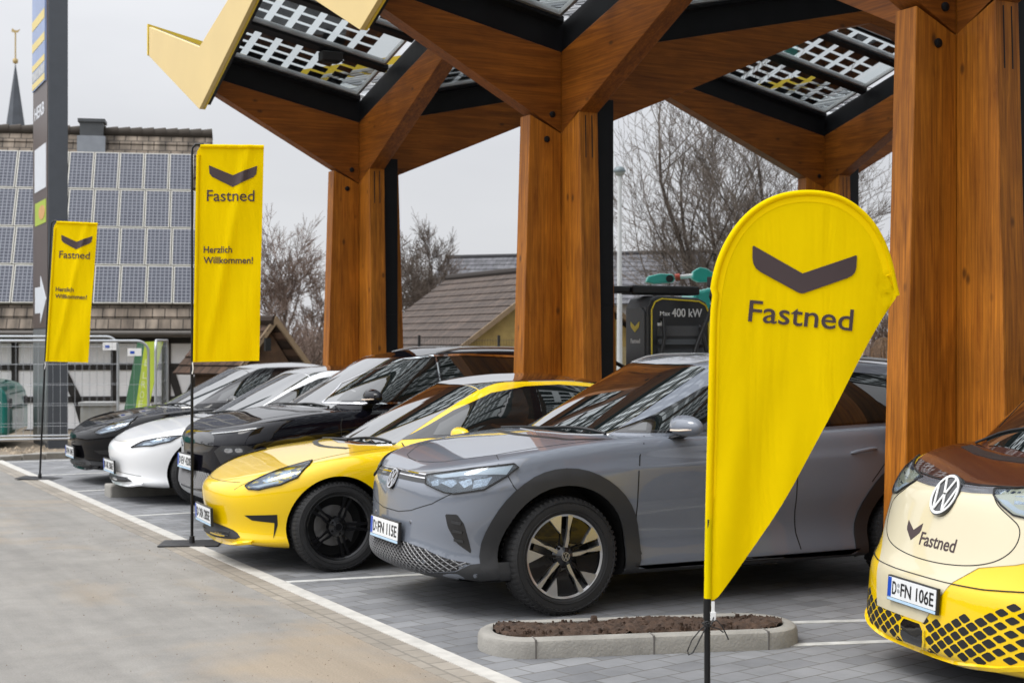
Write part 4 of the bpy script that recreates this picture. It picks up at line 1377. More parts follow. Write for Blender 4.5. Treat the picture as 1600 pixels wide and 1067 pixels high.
# ------------------------------------------------------------------ the parked cars
P_GREY = paint_mat('moonstone_grey_paint', (0.16, 0.178, 0.212), 0.0, 0.35, ior=1.6)
P_YEL = paint_mat('signal_yellow_paint', (0.84, 0.55, 0.0), 0.0, 0.3)
P_BLK = paint_mat('black_paint', (0.004, 0.004, 0.005), 0.0, 0.3, ior=1.36, spec=0)
P_NAVY = paint_mat('deep_black_paint', (0.004, 0.004, 0.007), 0.0, 0.3, ior=1.38, spec=0)
P_WHT = paint_mat('white_paint', (0.84, 0.85, 0.86), 0.0, 0.3)
P_CREAM = paint_mat('cream_paint', (0.64, 0.575, 0.40), 0.0, 0.3)
P_BROWN = paint_mat('brown_paint', (0.055, 0.020, 0.014), 0.1, 0.3)
P_DARKBLUE = paint_mat('dark_blue_paint', (0.02, 0.03, 0.05), 0.3, 0.3)

ID4 = dict(lv=3, dark_below=lambda x, y: .235 if x < .30 else (.32 if x < 1.3 and abs(y) > .6 else .255), L=4.58, W=1.85, paint=P_GREY, Rt=.370, Ra=.445, xw=(.86, 3.63),
    zb=[(0, .215), (.25, .20), (.7, .195), (3.9, .21), (4.3, .25), (4.58, .33)],
    zS=[(.1, .885), (.3, .945), (.6, 1.005), (1.0, 1.06), (1.4, 1.09), (2.6, 1.105), (3.6, 1.14), (4.3, 1.16), (4.58, 1.14)],
    Zc=[(.1, .89), (.2, .95), (.35, .99), (.6, 1.035), (1.0, 1.09), (1.3, 1.12), (1.6, 1.13), (4.0, 1.17), (4.58, 1.14)],
    prof=[(0, -.13, .20, -.16), (.05, -.05, .06, -.08), (.12, -.035, .0, -.03), (.24, -.07, -.01, .0), (.36, -.058, .012, .0), (.50, -.012, .018, -.01), (.62, .0, .022, -.02), (.77, .002, .028, -.04), (.81, -.002, .030, -.05), (.86, -.022, .034, -.07), (.95, -.035, .06, -.11), (1, -.075, .11, -.16)],
    lf=.56, nf=2.6, lr=.6, nr=3.0, taper=[(0, .955), (.7, .985), (1.5, 1), (3.2, 1), (4.58, .95)], axis=(1.3, 3.7), crown=2.4,
    cabin=dict(xf0=.98, xr0=4.50, w0=.85, lf0=.72, lr0=.5, xf1=2.03, xr1=4.02, w1=.635, lf1=.30, lr1=.35,
        zr=[(1.9, 1.535), (2.3, 1.575), (2.8, 1.58), (3.4, 1.555), (4.1, 1.49)], zrc=[(1.9, 1.56), (2.4, 1.625), (2.8, 1.637), (3.4, 1.62), (4.1, 1.53)], bulge=.03, nf0=2.2))
M3 = dict(lv=2, L=4.69, W=1.85, paint=P_YEL, Rt=.334, Ra=.375, xw=(.845, 3.72),
    zb=[(0, .20), (.3, .165), (.8, .15), (3.9, .16), (4.4, .24), (4.69, .36)],
    zS=[(.1, .635), (.3, .71), (.6, .79), (.9, .845), (1.3, .885), (1.9, .915), (2.8, .945), (3.8, .99), (4.69, 1.02)],
    Zc=[(.1, .64), (.3, .73), (.6, .805), (.9, .865), (1.2, .915), (1.5, .95), (3.6, 1.0), (4.2, 1.09), (4.69, 1.06)],
    prof=[(0, -.13, .20, -.18), (.05, -.06, .08, -.10), (.11, -.03, .055, -.05), (.20, -.03, .085, -.02), (.34, -.02, .085, .0), (.50, -.0, .07, -.0), (.66, .0, .052, -.01), (.80, -.003, .05, -.03), (.90, -.02, .065, -.07), (.965, -.05, .10, -.11), (1, -.09, .15, -.16)],
    lf=.80, nf=2.3, lr=.7, nr=2.6, taper=[(0, .94), (.7, .99), (1.4, .995), (3.4, 1), (4.69, .93)], axis=(1.4, 3.6), crown=2.0,
    cabin=dict(xf0=1.02, xr0=4.28, w0=.83, lf0=.75, lr0=.55, xf1=2.08, xr1=3.50, w1=.575, lf1=.35, lr1=.45,
        zr=[(2.0, 1.345), (2.35, 1.385), (2.8, 1.387), (3.4, 1.335)], zrc=[(2.0, 1.375), (2.5, 1.438), (2.8, 1.445), (3.4, 1.395)], bulge=.04, nf0=2.1, rb=.07, lf1_=0))
SUV = dict(lv=3, L=4.66, W=1.90, paint=P_NAVY, Rt=.37, Ra=.42, xw=(.76, 3.58),
    zb=[(0, .26), (.3, .21), (.8, .20), (3.9, .21), (4.3, .27), (4.66, .36)],
    zS=[(.1, .90), (.3, .95), (.6, 1.0), (1.0, 1.05), (1.4, 1.075), (2.6, 1.09), (3.6, 1.12), (4.66, 1.15)],
    Zc=[(.1, .905), (.2, .96), (.35, 1.0), (.6, 1.045), (.9, 1.09), (1.2, 1.115), (1.7, 1.13), (4.0, 1.15), (4.66, 1.15)],
    prof=[(0, -.13, .18, -.16), (.05, -.05, .04, -.08), (.12, -.03, .0, -.03), (.26, -.06, -.01, .0), (.40, -.045, .01, .0), (.54, -.005, .02, .0), (.66, .0, .02, .0), (.78, .004, .02, -.03), (.83, -.004, .02, -.05), (.90, -.02, .035, -.08), (.96, -.04, .065, -.11), (1, -.075, .11, -.16)],
    lf=.55, nf=2.7, lr=.6, nr=3.0, taper=[(0, .96), (.7, .99), (1.5, 1), (3.2, 1), (4.66, .95)], axis=(1.3, 3.8), crown=2.4,
    cabin=dict(xf0=.86, xr0=4.50, w0=.86, lf0=.72, lr0=.5, xf1=1.90, xr1=4.05, w1=.64, lf1=.30, lr1=.35,
        zr=[(2.0, 1.56), (2.4, 1.61), (2.9, 1.62), (3.5, 1.60), (4.2, 1.53)], zrc=[(2.0, 1.585), (2.5, 1.655), (2.9, 1.67), (3.5, 1.66), (4.2, 1.57)], bulge=.03, nf0=2.2))
BUZZ = dict(lv=3, L=4.71, W=1.985, paint=P_YEL, cab_paint=P_BROWN, Rt=.362, Ra=.41, xw=(.86, 3.85),
    zb=[(0, .165), (.3, .155), (.8, .17), (3.9, .2), (4.5, .28), (4.71, .36)],
    zS=[(.05, .97), (.25, 1.03), (.5, 1.10), (.9, 1.15), (1.5, 1.18), (4.71, 1.2)],
    Zc=[(.05, .98), (.15, 1.02), (.3, 1.085), (.5, 1.145), (.7, 1.18), (1.0, 1.20), (4.71, 1.22)],
    prof=[(0, -.12, .06, -.12), (.018, -.05, -.04, -.08), (.045, -.015, -.078, -.03), (.11, .0, -.082, -.01), (.24, .0, -.075, .0), (.36, .0, -.065, .0), (.44, .005, -.055, .0), (.50, .0, -.02, .0), (.60, .0, .015, .0), (.78, -.005, .06, -.02), (.9, -.015, .09, -.03), (.965, -.04, .12, -.05), (1, -.075, .17, -.1)],
    lf=.70, nf=2.9, lr=.35, nr=3.5, taper=[(0, .95), (.6, .99), (1.2, 1), (4.0, 1), (4.71, .97)], axis=(1.2, 3.9), crown=2.2,
    cabin=dict(xf0=.38, xr0=4.66, w0=.93, lf0=.85, lr0=.35, xf1=1.45, xr1=4.45, w1=.77, lf1=.35, lr1=.3,
        zr=[(1.3, 1.80), (1.8, 1.87), (3.0, 1.88), (4.5, 1.83)], zrc=[(1.3, 1.83), (1.9, 1.925), (3.0, 1.94), (4.5, 1.88)], bulge=.03, nf0=2.2, nr0=3.5))

def car_at(c, r, name, label, cat, yaw=0.0, group=None):
    """c, r = plan position of the near front wheel's outer face on the ground -> root at nose centre line"""
    return thing(name, label, cat, (c, r, 0), yaw, group)

def place(S, c, r, yaw):
    """root location such that the near front tyre's outer face stands at (c, r)"""
    v = Vector((S['xw'][0], -(S['W'] / 2 - .02), 0))
    v.rotate(Matrix.Rotation(yaw, 3, 'Z'))
    return (c - v.x, r - v.y, 0)
G_CARS = 'electric cars parked nose out in the charging bays'
YAW = dict(grey=radians(-3.0), yellow=radians(-3.5), suv=radians(-1.0), white=radians(-1.0), black=radians(-1.0), van=radians(-13))

def build_grey():
    loc = place(ID4, 4.64, 8.16, YAW['grey'])
    t = thing('parked_car', 'mid grey crossover with dark wheel arch trim and silver bladed wheels behind the teardrop flag', 'car', loc, YAW['grey'], G_CARS)
    c = Car(t, ID4)
    add_wheels(t, 'aero5', .370, .235, .266, ID4['xw'], ID4['W'] / 2 - .02)
    c.windshield([(1.08, 0), (1.12, -.35), (1.22, -.54), (1.33, -.61), (1.58, -.605), (1.85, -.585), (2.08, -.565), (2.05, -.3), (2.03, 0), (2.05, .3), (2.08, .565), (1.85, .585), (1.58, .605), (1.33, .61), (1.22, .54), (1.12, .35)])
    return c
def build_yellow():
    loc = place(M3, 4.03, 10.5, YAW['yellow'])
    t = thing('parked_car', 'bright yellow electric saloon with black wheels and black glass roof', 'car', loc, YAW['yellow'], G_CARS)
    c = Car(t, dict(M3, paint=P_YEL, lv=3))
    add_wheels(t, 'twin5', .334, .235, .246, M3['xw'], M3['W'] / 2 - .02)
    c.windshield([(1.12, 0), (1.17, -.35), (1.27, -.52), (1.37, -.595), (1.60, -.575), (1.82, -.545), (2.12, -.515), (2.1, -.3), (2.08, 0), (2.1, .3), (2.12, .515), (1.82, .545), (1.60, .575), (1.37, .595), (1.27, .52), (1.17, .35)])
    return c
def build_suv():
    loc = place(SUV, 4.58, 13.0, YAW['suv'])
    t = thing('parked_car', 'tall glossy black crossover with chrome window line between the white and yellow saloons', 'car', loc, YAW['suv'], G_CARS)
    c = Car(t, SUV)
    add_wheels(t, 'twin5', .37, .235, .245, SUV['xw'], SUV['W'] / 2 - .02)
    c.windshield([(0.96, 0), (1.00, -.35), (1.10, -.54), (1.21, -.61), (1.46, -.605), (1.73, -.585), (1.96, -.565), (1.92, -.3), (1.90, 0), (1.92, .3), (1.96, .565), (1.73, .585), (1.46, .605), (1.21, .61), (1.10, .54), (1.00, .35)])
    return c
def build_white():
    loc = place(M3, 4.45, 15.5, YAW['white'])
    t = thing('parked_car', 'white electric saloon with slim slanted headlights and a low pointed nose', 'car', loc, YAW['white'], G_CARS)
    c = Car(t, dict(M3, paint=P_WHT))
    add_wheels(t, 'twin5', .334, .235, .246, M3['xw'], M3['W'] / 2 - .02)
    c.windshield([(1.12, 0), (1.17, -.35), (1.27, -.52), (1.37, -.595), (1.60, -.575), (1.82, -.545), (2.12, -.515), (2.1, -.3), (2.08, 0), (2.1, .3), (2.12, .515), (1.82, .545), (1.60, .575), (1.37, .595), (1.27, .52), (1.17, .35)])
    return c
def build_black():
    loc = place(M3, 4.50, 17.85, YAW['black'])
    t = thing('parked_car', 'black electric saloon at the far end of the row nearest the barn', 'car', loc, YAW['black'], G_CARS)
    c = Car(t, dict(M3, paint=P_BLK))
    add_wheels(t, 'twin5', .334, .235, .246, M3['xw'], M3['W'] / 2 - .02)
    c.windshield([(1.12, 0), (1.17, -.35), (1.27, -.52), (1.37, -.595), (1.60, -.575), (1.82, -.545), (2.12, -.515), (2.1, -.3), (2.08, 0), (2.1, .3), (2.12, .515), (1.82, .545), (1.60, .575), (1.37, .595), (1.27, .52), (1.17, .35)])
    return c
def build_van():
    t = thing('parked_van', 'yellow and cream electric van with brown bonnet and honeycomb bumper', 'van', (5.29, 5.68, 0), YAW['van'])
    c = Car(t, BUZZ)
    add_wheels(t, 'aero5', .362, .235, .245, BUZZ['xw'], BUZZ['W'] / 2 - .02)
    c.windshield([(.55, 0), (.60, -.4), (.75, -.68), (1.02, -.83), (1.52, -.70), (1.47, -.3), (1.45, 0), (1.47, .3), (1.52, .70), (1.02, .83), (.75, .68), (.60, .4)])
    return c
CARS = dict(grey=build_grey(), yellow=build_yellow(), suv=build_suv(), white=build_white(), black=build_black(), van=build_van())
# ------------------------------------------------------------------ car details
M_DRL = mat('daylight_strip', (0.62, 0.64, 0.66), 0.2, var=0)
M_LAMPCHROME = mat('lamp_reflector', (0.42, 0.44, 0.47), 0.18, 0.9, var=0.35, scale=60)
M_HOUSING = mat('lamp_housing', (0.055, 0.058, 0.064), 0.22, 0.3, var=0.2, scale=30)
M_HOUSINGB = mat('lamp_housing_blue', (0.085, 0.10, 0.14), 0.25, 0.3, var=0.2, scale=14)
M_LATTICE = mat('grille_lattice', (0.16, 0.16, 0.165), 0.35, 0.3, var=0)
M_GREYGLOSS = mat('grey_gloss_strip', (0.22, 0.225, 0.25), 0.15, 0.5, coat=.6, var=0)

def smooth_line(p, n=3):
    for _ in range(n):
        q = [p[0]]
        for a, b in zip(p[:-1], p[1:]): q += [tuple(x * .75 + y * .25 for x, y in zip(a, b)), tuple(x * .25 + y * .75 for x, y in zip(a, b))]
        p = q + [p[-1]]
    return p
def headlamp(c, pts, d, drl=None, lamps=(), housing=None, rnd=1):
    hs = c.patch('headlight', pts, d, housing or M_HOUSING, off=.001, depth=.02, step=.04, mirror=True, rnd=rnd, rr=.12)
    if drl: c.patch('daylight_strip', drl, d, M_DRL, off=.005, depth=.004, step=.04, mirror=True, parent=hs)
    for l in lamps: c.patch('lamp_unit', l, d, M_LAMPCHROME, off=.004, depth=.004, step=.04, mirror=True, parent=hs)
    c.patch('lens', pts, d, M_LENS, off=.011, depth=-.008, step=.04, mirror=True, parent=hs, rnd=rnd, rr=.12)
    # dark seal round the lamp
    c.strip([Vector(p) for p in pts], d, w=.009, off=.0125, mirror=True, closed=True, name='lamp_seal', parent=None)
    return hs
def glass(c, panes, dlo=None, trim=None, mk=M_SIDEGLASS):
    if dlo: c.side('window_surround', dlo, M_PIANO, off=.0045, depth=.02, step=.03, mirror=True)
    for p in panes: c.side('side_window', p, mk, off=.0075, depth=.012, step=.035, mirror=True)
    if trim: c.sides(trim, w=.022, m=M_CHROME, off=.010, mirror=True, name='window_trim')
def handle(c, x, z, m):
    for sg in (-1, 1):
        P = []
        for i in range(7):
            h, n = c.proj((x + .22 * i / 6, sg * 2, z + .004 * i), Vector((0, -sg, 0))); P.append(h + n * (.004 + .024 * sin(pi * i / 6) ** .5))
        mb = MB(); mb.tube(P, [.009, .013, .014, .014, .014, .013, .009], 8); mb.obj('door_handle', m, c.root, smooth=60)
def disc_emblem(c, y, z, R, m_back=M_PIANO, m_f=M_CHROME, off=.004):
    h, n = c.proj((-1, y, z), Vector((1, 0, 0)))
    n = Vector((n.x, 0, n.z)).normalized()
    ux = Vector((0, -1, 0)); uy = n.cross(ux); uy = uy if uy.z > 0 else -uy
    def fn(u, v, d): return h + ux * u + uy * v + n * (off + .002 + d)
    mb = MB(); k = 40
    mb.prism([(R * 1.06 * cos(2*pi*i/k), R * 1.06 * sin(2*pi*i/k)) for i in range(k)], -.03, 0, fn)
    o = mb.obj('emblem', m_back, c.root, smooth=40)
    e = MB(); vw_emblem(e, R, lambda u, v, d: fn(u, v, d + .003))
    e.obj('emblem_mark', m_f, o)
def roof_antenna(c, x, m):
    h, n = c.proj((x, 0, 3), Vector((0, 0, -1)))
    mb = MB(); mb.prism([(0, 0), (.16, 0), (.155, .05), (.12, .055)], -.012, .012, lambda u, v, w: h + Vector((u - .08, w * (1 - v * 8), v - .006)))
    mb.obj('roof_antenna', m, c.root, bevel=.004)
def roof_rails(c, x0, x1, y, m):
    for sg in (-1, 1):
        P = []
        for i in range(15):
            t = i / 14; x = x0 + (x1 - x0) * t
            h, n = c.proj((x, sg * (y - .02 * abs(2 * t - 1)), 3), Vector((0, 0, -1))); P.append(h + Vector((0, 0, .030 * min(1, 8 * t, 8 * (1 - t)) - .004)))
        mb = MB(); mb.tube(P, .014, 8); mb.obj('roof_rail', m, c.root, smooth=60)
def interior_hint(c): pass

# ---- grey crossover
def detail_grey(c):
    d = (.62, .78, 0)
    headlamp(c, [(0.11, -0.431, 0.865), (0.139, -0.49, 0.877), (0.297, -0.732, 0.922), (0.521, -0.854, 0.954), (0.545, -0.869, 0.936), (0.463, -0.873, 0.883), (0.327, -0.838, 0.803), (0.185, -0.708, 0.771), (0.147, -0.641, 0.776), (0.09, -0.472, 0.815)], d,
        drl=[(0.134, -0.493, 0.868), (0.293, -0.741, 0.916), (0.515, -0.857, 0.948), (0.464, -0.869, 0.893), (0.399, -0.845, 0.895), (0.283, -0.766, 0.889), (0.152, -0.581, 0.859)],
        lamps=[[(0.14, -0.588, 0.832), (0.193, -0.665, 0.858), (0.204, -0.707, 0.836), (0.177, -0.682, 0.808)], [(0.212, -0.712, 0.845), (0.272, -0.769, 0.868), (0.273, -0.788, 0.835), (0.231, -0.755, 0.81)], [(0.283, -0.787, 0.857), (0.382, -0.842, 0.880), (0.344, -0.842, 0.828), (0.271, -0.795, 0.809)],
               [(0.11, -0.50, .832), (.135, -.56, .846), (.135, -.575, .815), (.115, -.53, .808)]], housing=M_HOUSING)
    bar = [(-.47, .872), (-.25, .876), (0, .878), (.25, .876), (.47, .872), (.485, .818), (.25, .822), (0, .824), (-.25, .822), (-.485, .818)]
    fb = c.front('grille_bar', bar, M_DARKTRIM, off=.003, step=.06)
    for z0 in (.872, .852): c.strip([(-1, -.43 + .86 * i / 16, z0 - .004 * abs(i - 8) / 8) for i in range(17)], (1, 0, 0), w=.009, m=M_CHROME, off=.006, name='grille_chrome', parent=fb)
    disc_emblem(c, 0, .815, .068)
    # black seams
    c.strip([(.21, -.02, .92), (.23, -.2, .93), (.27, -.345, .94), (.40, -.52, .97), (.50, -.62, 1.0)], (0, 0, -1), mirror=True)
    c.strip([(.50, -.62, 1.0), (.7, -.68, 1.04), (1.0, -.745, 1.08), (1.25, -.775, 1.11)], (0, 0, -1), mirror=True)
    c.strip([(.50, -.64, 1.0), (.435, -.819, .955)], (0, .5, -.86), mirror=True)
    c.strip([(0.475, -0.874, 0.885), (0.501, -0.892, 0.823), (0.537, -0.9, 0.779)], (0, 1, 0), mirror=True)
    c.strip([(-1, .69, .77), (-1, .55, .70), (-1, .33, .64), (-1, .15, .616), (-1, -.15, .616), (-1, -.33, .64), (-1, -.55, .70), (-1, -.69, .77)], (1, 0, 0), w=.005)
    it = c.patch('side_intake', [(0.144, -0.658, 0.645), (0.194, -0.732, 0.648), (0.225, -0.770, 0.589), (0.261, -0.79, 0.405), (0.193, -0.722, 0.468), (0.156, -0.674, 0.566)], d, M_BLACKP, off=.002, depth=.03, step=.04, mirror=True, rnd=1, rr=.1)
    for k, z in enumerate((.60, .545, .49)):
        c.strip([(.175, -.695 - .010 * k, z), (.215, -.748 - .008 * k, z - .008)], d, w=.016, m=M_DARKTRIM, off=.008, mirror=True, name='intake_fin')
    lg = [(-.775, .348), (-.66, .372), (-.49, .418), (-.3, .436), (.3, .436), (.49, .418), (.66, .372), (.775, .348), (.71, .298), (.4, .252), (.2, .240), (-.2, .240), (-.4, .252), (-.71, .298)]
    lo = c.front('lower_grille', lg, M_BLACKP, off=.003, depth=.03, step=.06, bvh=c.bvh_low)
    c.lattice('grille_lattice', lg, .052, 0, .0045, M_LATTICE, lo, off=.006)
    c.front('lower_bumper', [(-.775, .340), (-.715, .292), (-.4, .246), (-.2, .234), (.2, .234), (.4, .246), (.715, .292), (.775, .340), (.78, .18), (-.78, .18)], M_DARKTRIM, off=.005, depth=.03, step=.05, bvh=c.bvh_low)
    c.patch('bumper_corner', [(.262, -.78, .342), (.36, -.83, .352), (.49, -.87, .352), (.49, -.87, .17), (.20, -.70, .17), (.195, -.70, .29)], (.55, .83, 0), M_DARKTRIM, off=.006, depth=.03, step=.05, bvh=c.bvh_low, mirror=True)
    c.arch_trim(M_DARKTRIM, .10, a0=-.25)
    c.side('sill', [(1.36, .30), (1.44, .262), (3.05, .262), (3.13, .30), (3.13, .16), (1.36, .16)], M_BLACKP, off=.012, depth=.02, step=.12, mirror=True, bvh=c.bvh_low)
    plate(c.root, (-.012, 0, .495), 0, radians(3), ('D', 'FN 115E'))
    # doors
    c.sides([(1.49, 1.10), (1.43, 1.06), (1.385, .98), (1.365, .88), (1.36, .75), (1.36, .62), (1.375, .48), (1.41, .36), (1.44, .27)], mirror=True, w=.008)
    c.sides([(2.60, 1.10), (2.585, .92), (2.578, .74), (2.585, .58), (2.61, .42), (2.65, .27)], mirror=True, w=.008)
    c.sides([(3.42, 1.13), (3.33, .9), (3.2, .75)], mirror=True, w=.007)
    c.sides([(1.44, .27), (3.1, .27)], mirror=True, w=.006)
    glass(c, [[(1.42, 1.13), (1.515, 1.13), (1.56, 1.195)], [(1.545, 1.13), (2.53, 1.135), (2.51, 1.492), (2.28, 1.467), (2.0, 1.388), (1.62, 1.222)],
              [(2.63, 1.135), (3.41, 1.165), (3.47, 1.465), (3.0, 1.495), (2.61, 1.50)], [(3.47, 1.17), (3.86, 1.21), (3.80, 1.34), (3.53, 1.45)]],
        dlo=[(1.33, 1.118), (2.6, 1.122), (3.45, 1.15), (3.92, 1.19), (3.95, 1.24), (3.84, 1.37), (3.55, 1.47), (3.0, 1.512), (2.55, 1.51), (2.27, 1.485), (1.98, 1.405), (1.6, 1.225)])
    mirror_pair(c, 1.69, .985, 1.165, c.paint)
    handle(c, 2.28, .93, c.paint); handle(c, 3.02, .95, c.paint)
    c.top('rear_window', [(4.06, -.52), (4.05, .52), (4.42, .62), (4.42, -.62)], M_GLASS, step=.08)
    roof_rails(c, 2.15, 3.95, .60, M_ALU)
    wiper(c, [((1.14, .25), (1.30, -.60)), ((1.10, .62), (1.18, .05))])
    c.strip([(1.02, .60, 2), (.965, .3, 2), (.945, 0, 2), (.965, -.3, 2), (1.02, -.60, 2), (1.2, -.76, 2)], (0, 0, -1), w=.05, m=M_BLACKP, name='cowl_trim')
    roof_antenna(c, 3.8, M_BLACKP)
    for yy in (-.33, .33):
        h, n = c.proj((-1, yy, .565), Vector((1, 0, 0))); mb = MB(); mb.lathe([(0, -.003), (.012, -.003), (.014, .004)], 14, 'x', tuple(h)); mb.obj('parking_sensor', M_GREYGLOSS, c.root, smooth=40)
    for sg in (-1, 1):
        h, n = c.proj((.40, sg * 2, .565), Vector((0, -sg, 0))); mb = MB(); mb.lathe([(0, -.002 * -sg), (.011, -.002 * -sg), (.013, .004 * -sg)], 14, 'y', tuple(h)); mb.obj('parking_sensor', M_DARKTRIM, c.root, smooth=40)
detail_grey(CARS['grey'])

# ---- the saloons
def saloon_glass(c, dy=0.0):
    glass(c, [[(1.66, .985), (2.50, 1.005), (2.53, 1.334), (2.25, 1.290), (1.93, 1.163), (1.74, 1.07)], [(2.58, 1.008), (3.38, 1.03), (3.45, 1.225), (3.2, 1.305), (2.85, 1.342), (2.59, 1.338)], [(3.44, 1.035), (3.80, 1.05), (3.70, 1.11), (3.50, 1.185)]],
        dlo=[(1.42, .945), (1.62, .965), (2.55, .99), (3.4, 1.015), (3.95, 1.045), (3.74, 1.150), (3.48, 1.255), (3.15, 1.335), (2.8, 1.362), (2.5, 1.352), (2.2, 1.303), (1.88, 1.170), (1.66, 1.055), (1.52, .985)])
    c.top('glass_roof', [(2.13, -.525), (2.3, -.545), (2.55, -.553), (2.8, -.55), (2.97, -.545), (2.97, 0), (2.97, .545), (2.8, .55), (2.55, .553), (2.3, .545), (2.13, .525), (2.11, .3), (2.09, 0), (2.11, -.3)], M_GLASS, step=.04, off=.005)
    c.top('rear_window', [(2.985, -.545), (2.985, 0), (2.985, .545), (3.25, .54), (3.5, .525), (4.02, .57), (4.18, .3), (4.2, 0), (4.18, -.3), (4.02, -.57), (3.5, -.525), (3.25, -.54)], M_GLASS, step=.08, off=.003)
    c.sides([(1.44, .93), (1.38, .80), (1.38, .55), (1.46, .22)], mirror=True, w=.007)
    c.sides([(2.55, .98), (2.52, .7), (2.58, .22)], mirror=True, w=.007)
    c.sides([(3.40, 1.0), (3.32, .75), (3.15, .5)], mirror=True, w=.007)
    c.sides([(1.46, .20), (3.2, .20)], mirror=True, w=.012)
    c.strip([(1.06, -.45, 2), (1.0, -.2, 2), (.985, 0, 2), (1.0, .2, 2), (1.06, .45, 2), (1.18, .66, 2)], (0, 0, -1), w=.045, m=M_BLACKP, name='cowl_trim')
    wiper(c, [((1.20, .15), (1.38, -.55)), ((1.16, .55), (1.20, .0))])
    c.side('sill', [(1.30, .235), (3.30, .235), (3.30, .12), (1.30, .12)], M_BLACKP, off=.008, depth=.02, step=.12, mirror=True, bvh=c.bvh_low)
def detail_saloon(c, kind):
    d = (.6, .7, -.4)
    saloon_glass(c)
    if kind != 'white':
        headlamp(c, [(0.224, -0.561, 0.635), (0.362, -0.64, 0.713), (0.533, -0.681, 0.775), (0.706, -0.675, 0.815), (0.66, -0.78, 0.79), (0.55, -0.83, 0.705), (0.43, -0.785, 0.652), (0.293, -0.679, 0.613), (0.237, -0.604, 0.614)], d,
            drl=[(0.25, -0.60, 0.628), (0.30, -0.67, 0.626), (0.43, -0.765, 0.662), (0.43, -0.755, 0.675), (0.30, -0.655, 0.64)],
            lamps=[[(0.33, -0.66, 0.675), (.40, -.70, .705), (.41, -.735, .685), (.35, -.70, .66)], [(.45, -.71, .725), (.53, -.735, .75), (.53, -.77, .725), (.46, -.75, .70)]], housing=M_HOUSINGB)
        c.patch('side_intake', [(0.215, -0.563, 0.417), (0.405, -0.775, 0.434), (0.41, -0.765, 0.356), (0.385, -0.74, 0.258), (0.392, -0.748, 0.372), (0.26, -0.613, 0.383)], (.65, .75, 0), M_GAP, off=.003, depth=.03, step=.04, mirror=True)
        lg = [(.535, .235), (.46, .29), (.33, .312), (.15, .322), (-.15, .322), (-.33, .312), (-.46, .29), (-.535, .235), (-.3, .226), (0, .222), (.3, .226)]
    else:
        headlamp(c, [(0.167, -0.492, 0.597), (0.279, -0.606, 0.668), (0.452, -0.768, 0.711), (0.62, -0.845, 0.728), (0.491, -0.825, 0.668), (0.332, -0.718, 0.624)], d,
            drl=[(0.20, -.54, .605), (.335, -.705, .634), (.47, -.805, .672), (.46, -.80, .68), (.335, -.70, .645)], lamps=[[(.33, -.66, .668), (.42, -.745, .69), (.43, -.765, .672), (.35, -.70, .65)]], housing=M_HOUSINGB)
        lg = [(.50, .232), (.44, .262), (.33, .278), (-.33, .278), (-.44, .262), (-.50, .232), (0, .215)]
        c.strip([(-1, .58, .30), (-1, .40, .315), (-1, .2, .325), (-1, -.2, .325), (-1, -.40, .315), (-1, -.58, .30)], (1, 0, 0), w=.005)
    lo = c.front('lower_grille', lg, M_BLACKP, off=.007, depth=.03, step=.05, rnd=1)
    for z0 in (.25, .275): c.strip([(-1, -.4 + .8 * i / 10, z0) for i in range(11)], (1, 0, 0), w=.006, m=M_DARKTRIM, off=.011, name='grille_bar', parent=lo)
    c.strip([(-1, .47, .655), (-1, .3, .648), (-1, .15, .645), (-1, -.15, .645), (-1, -.3, .648), (-1, -.47, .655)], (1, 0, 0), w=.005)
    c.strip([(0.16, -0.47, 0.655), (0.25, -.56, .68), (0.362, -0.635, 0.715)], (0, 0, -1), mirror=True, w=.005)
    c.strip([(0.706, -0.665, 0.815), (1.0, -.66, .87), (1.3, -.69, .90)], (0, 0, -1), mirror=True, w=.005)
    mirror_pair(c, 1.80, .965, 1.0, c.paint if kind != 'black' else M_PIANO, s=.9, strip=False)
    c.strip([(-1, .62, .225), (-1, .4, .205), (-1, .2, .198), (-1, -.2, .198), (-1, -.4, .205), (-1, -.62, .225)], (1, 0, 0), w=.02, m=c.paint, off=.03, name='front_lip')
    txt = dict(yellow=('D', 'XN 285E'), white=('HB', 'AK 306E'), black=('D', 'FN 104E'))[kind]
    plate(c.root, (.036, 0, .385), 0, radians(-2), txt)
for k in ('yellow', 'white', 'black'): detail_saloon(CARS[k], k)

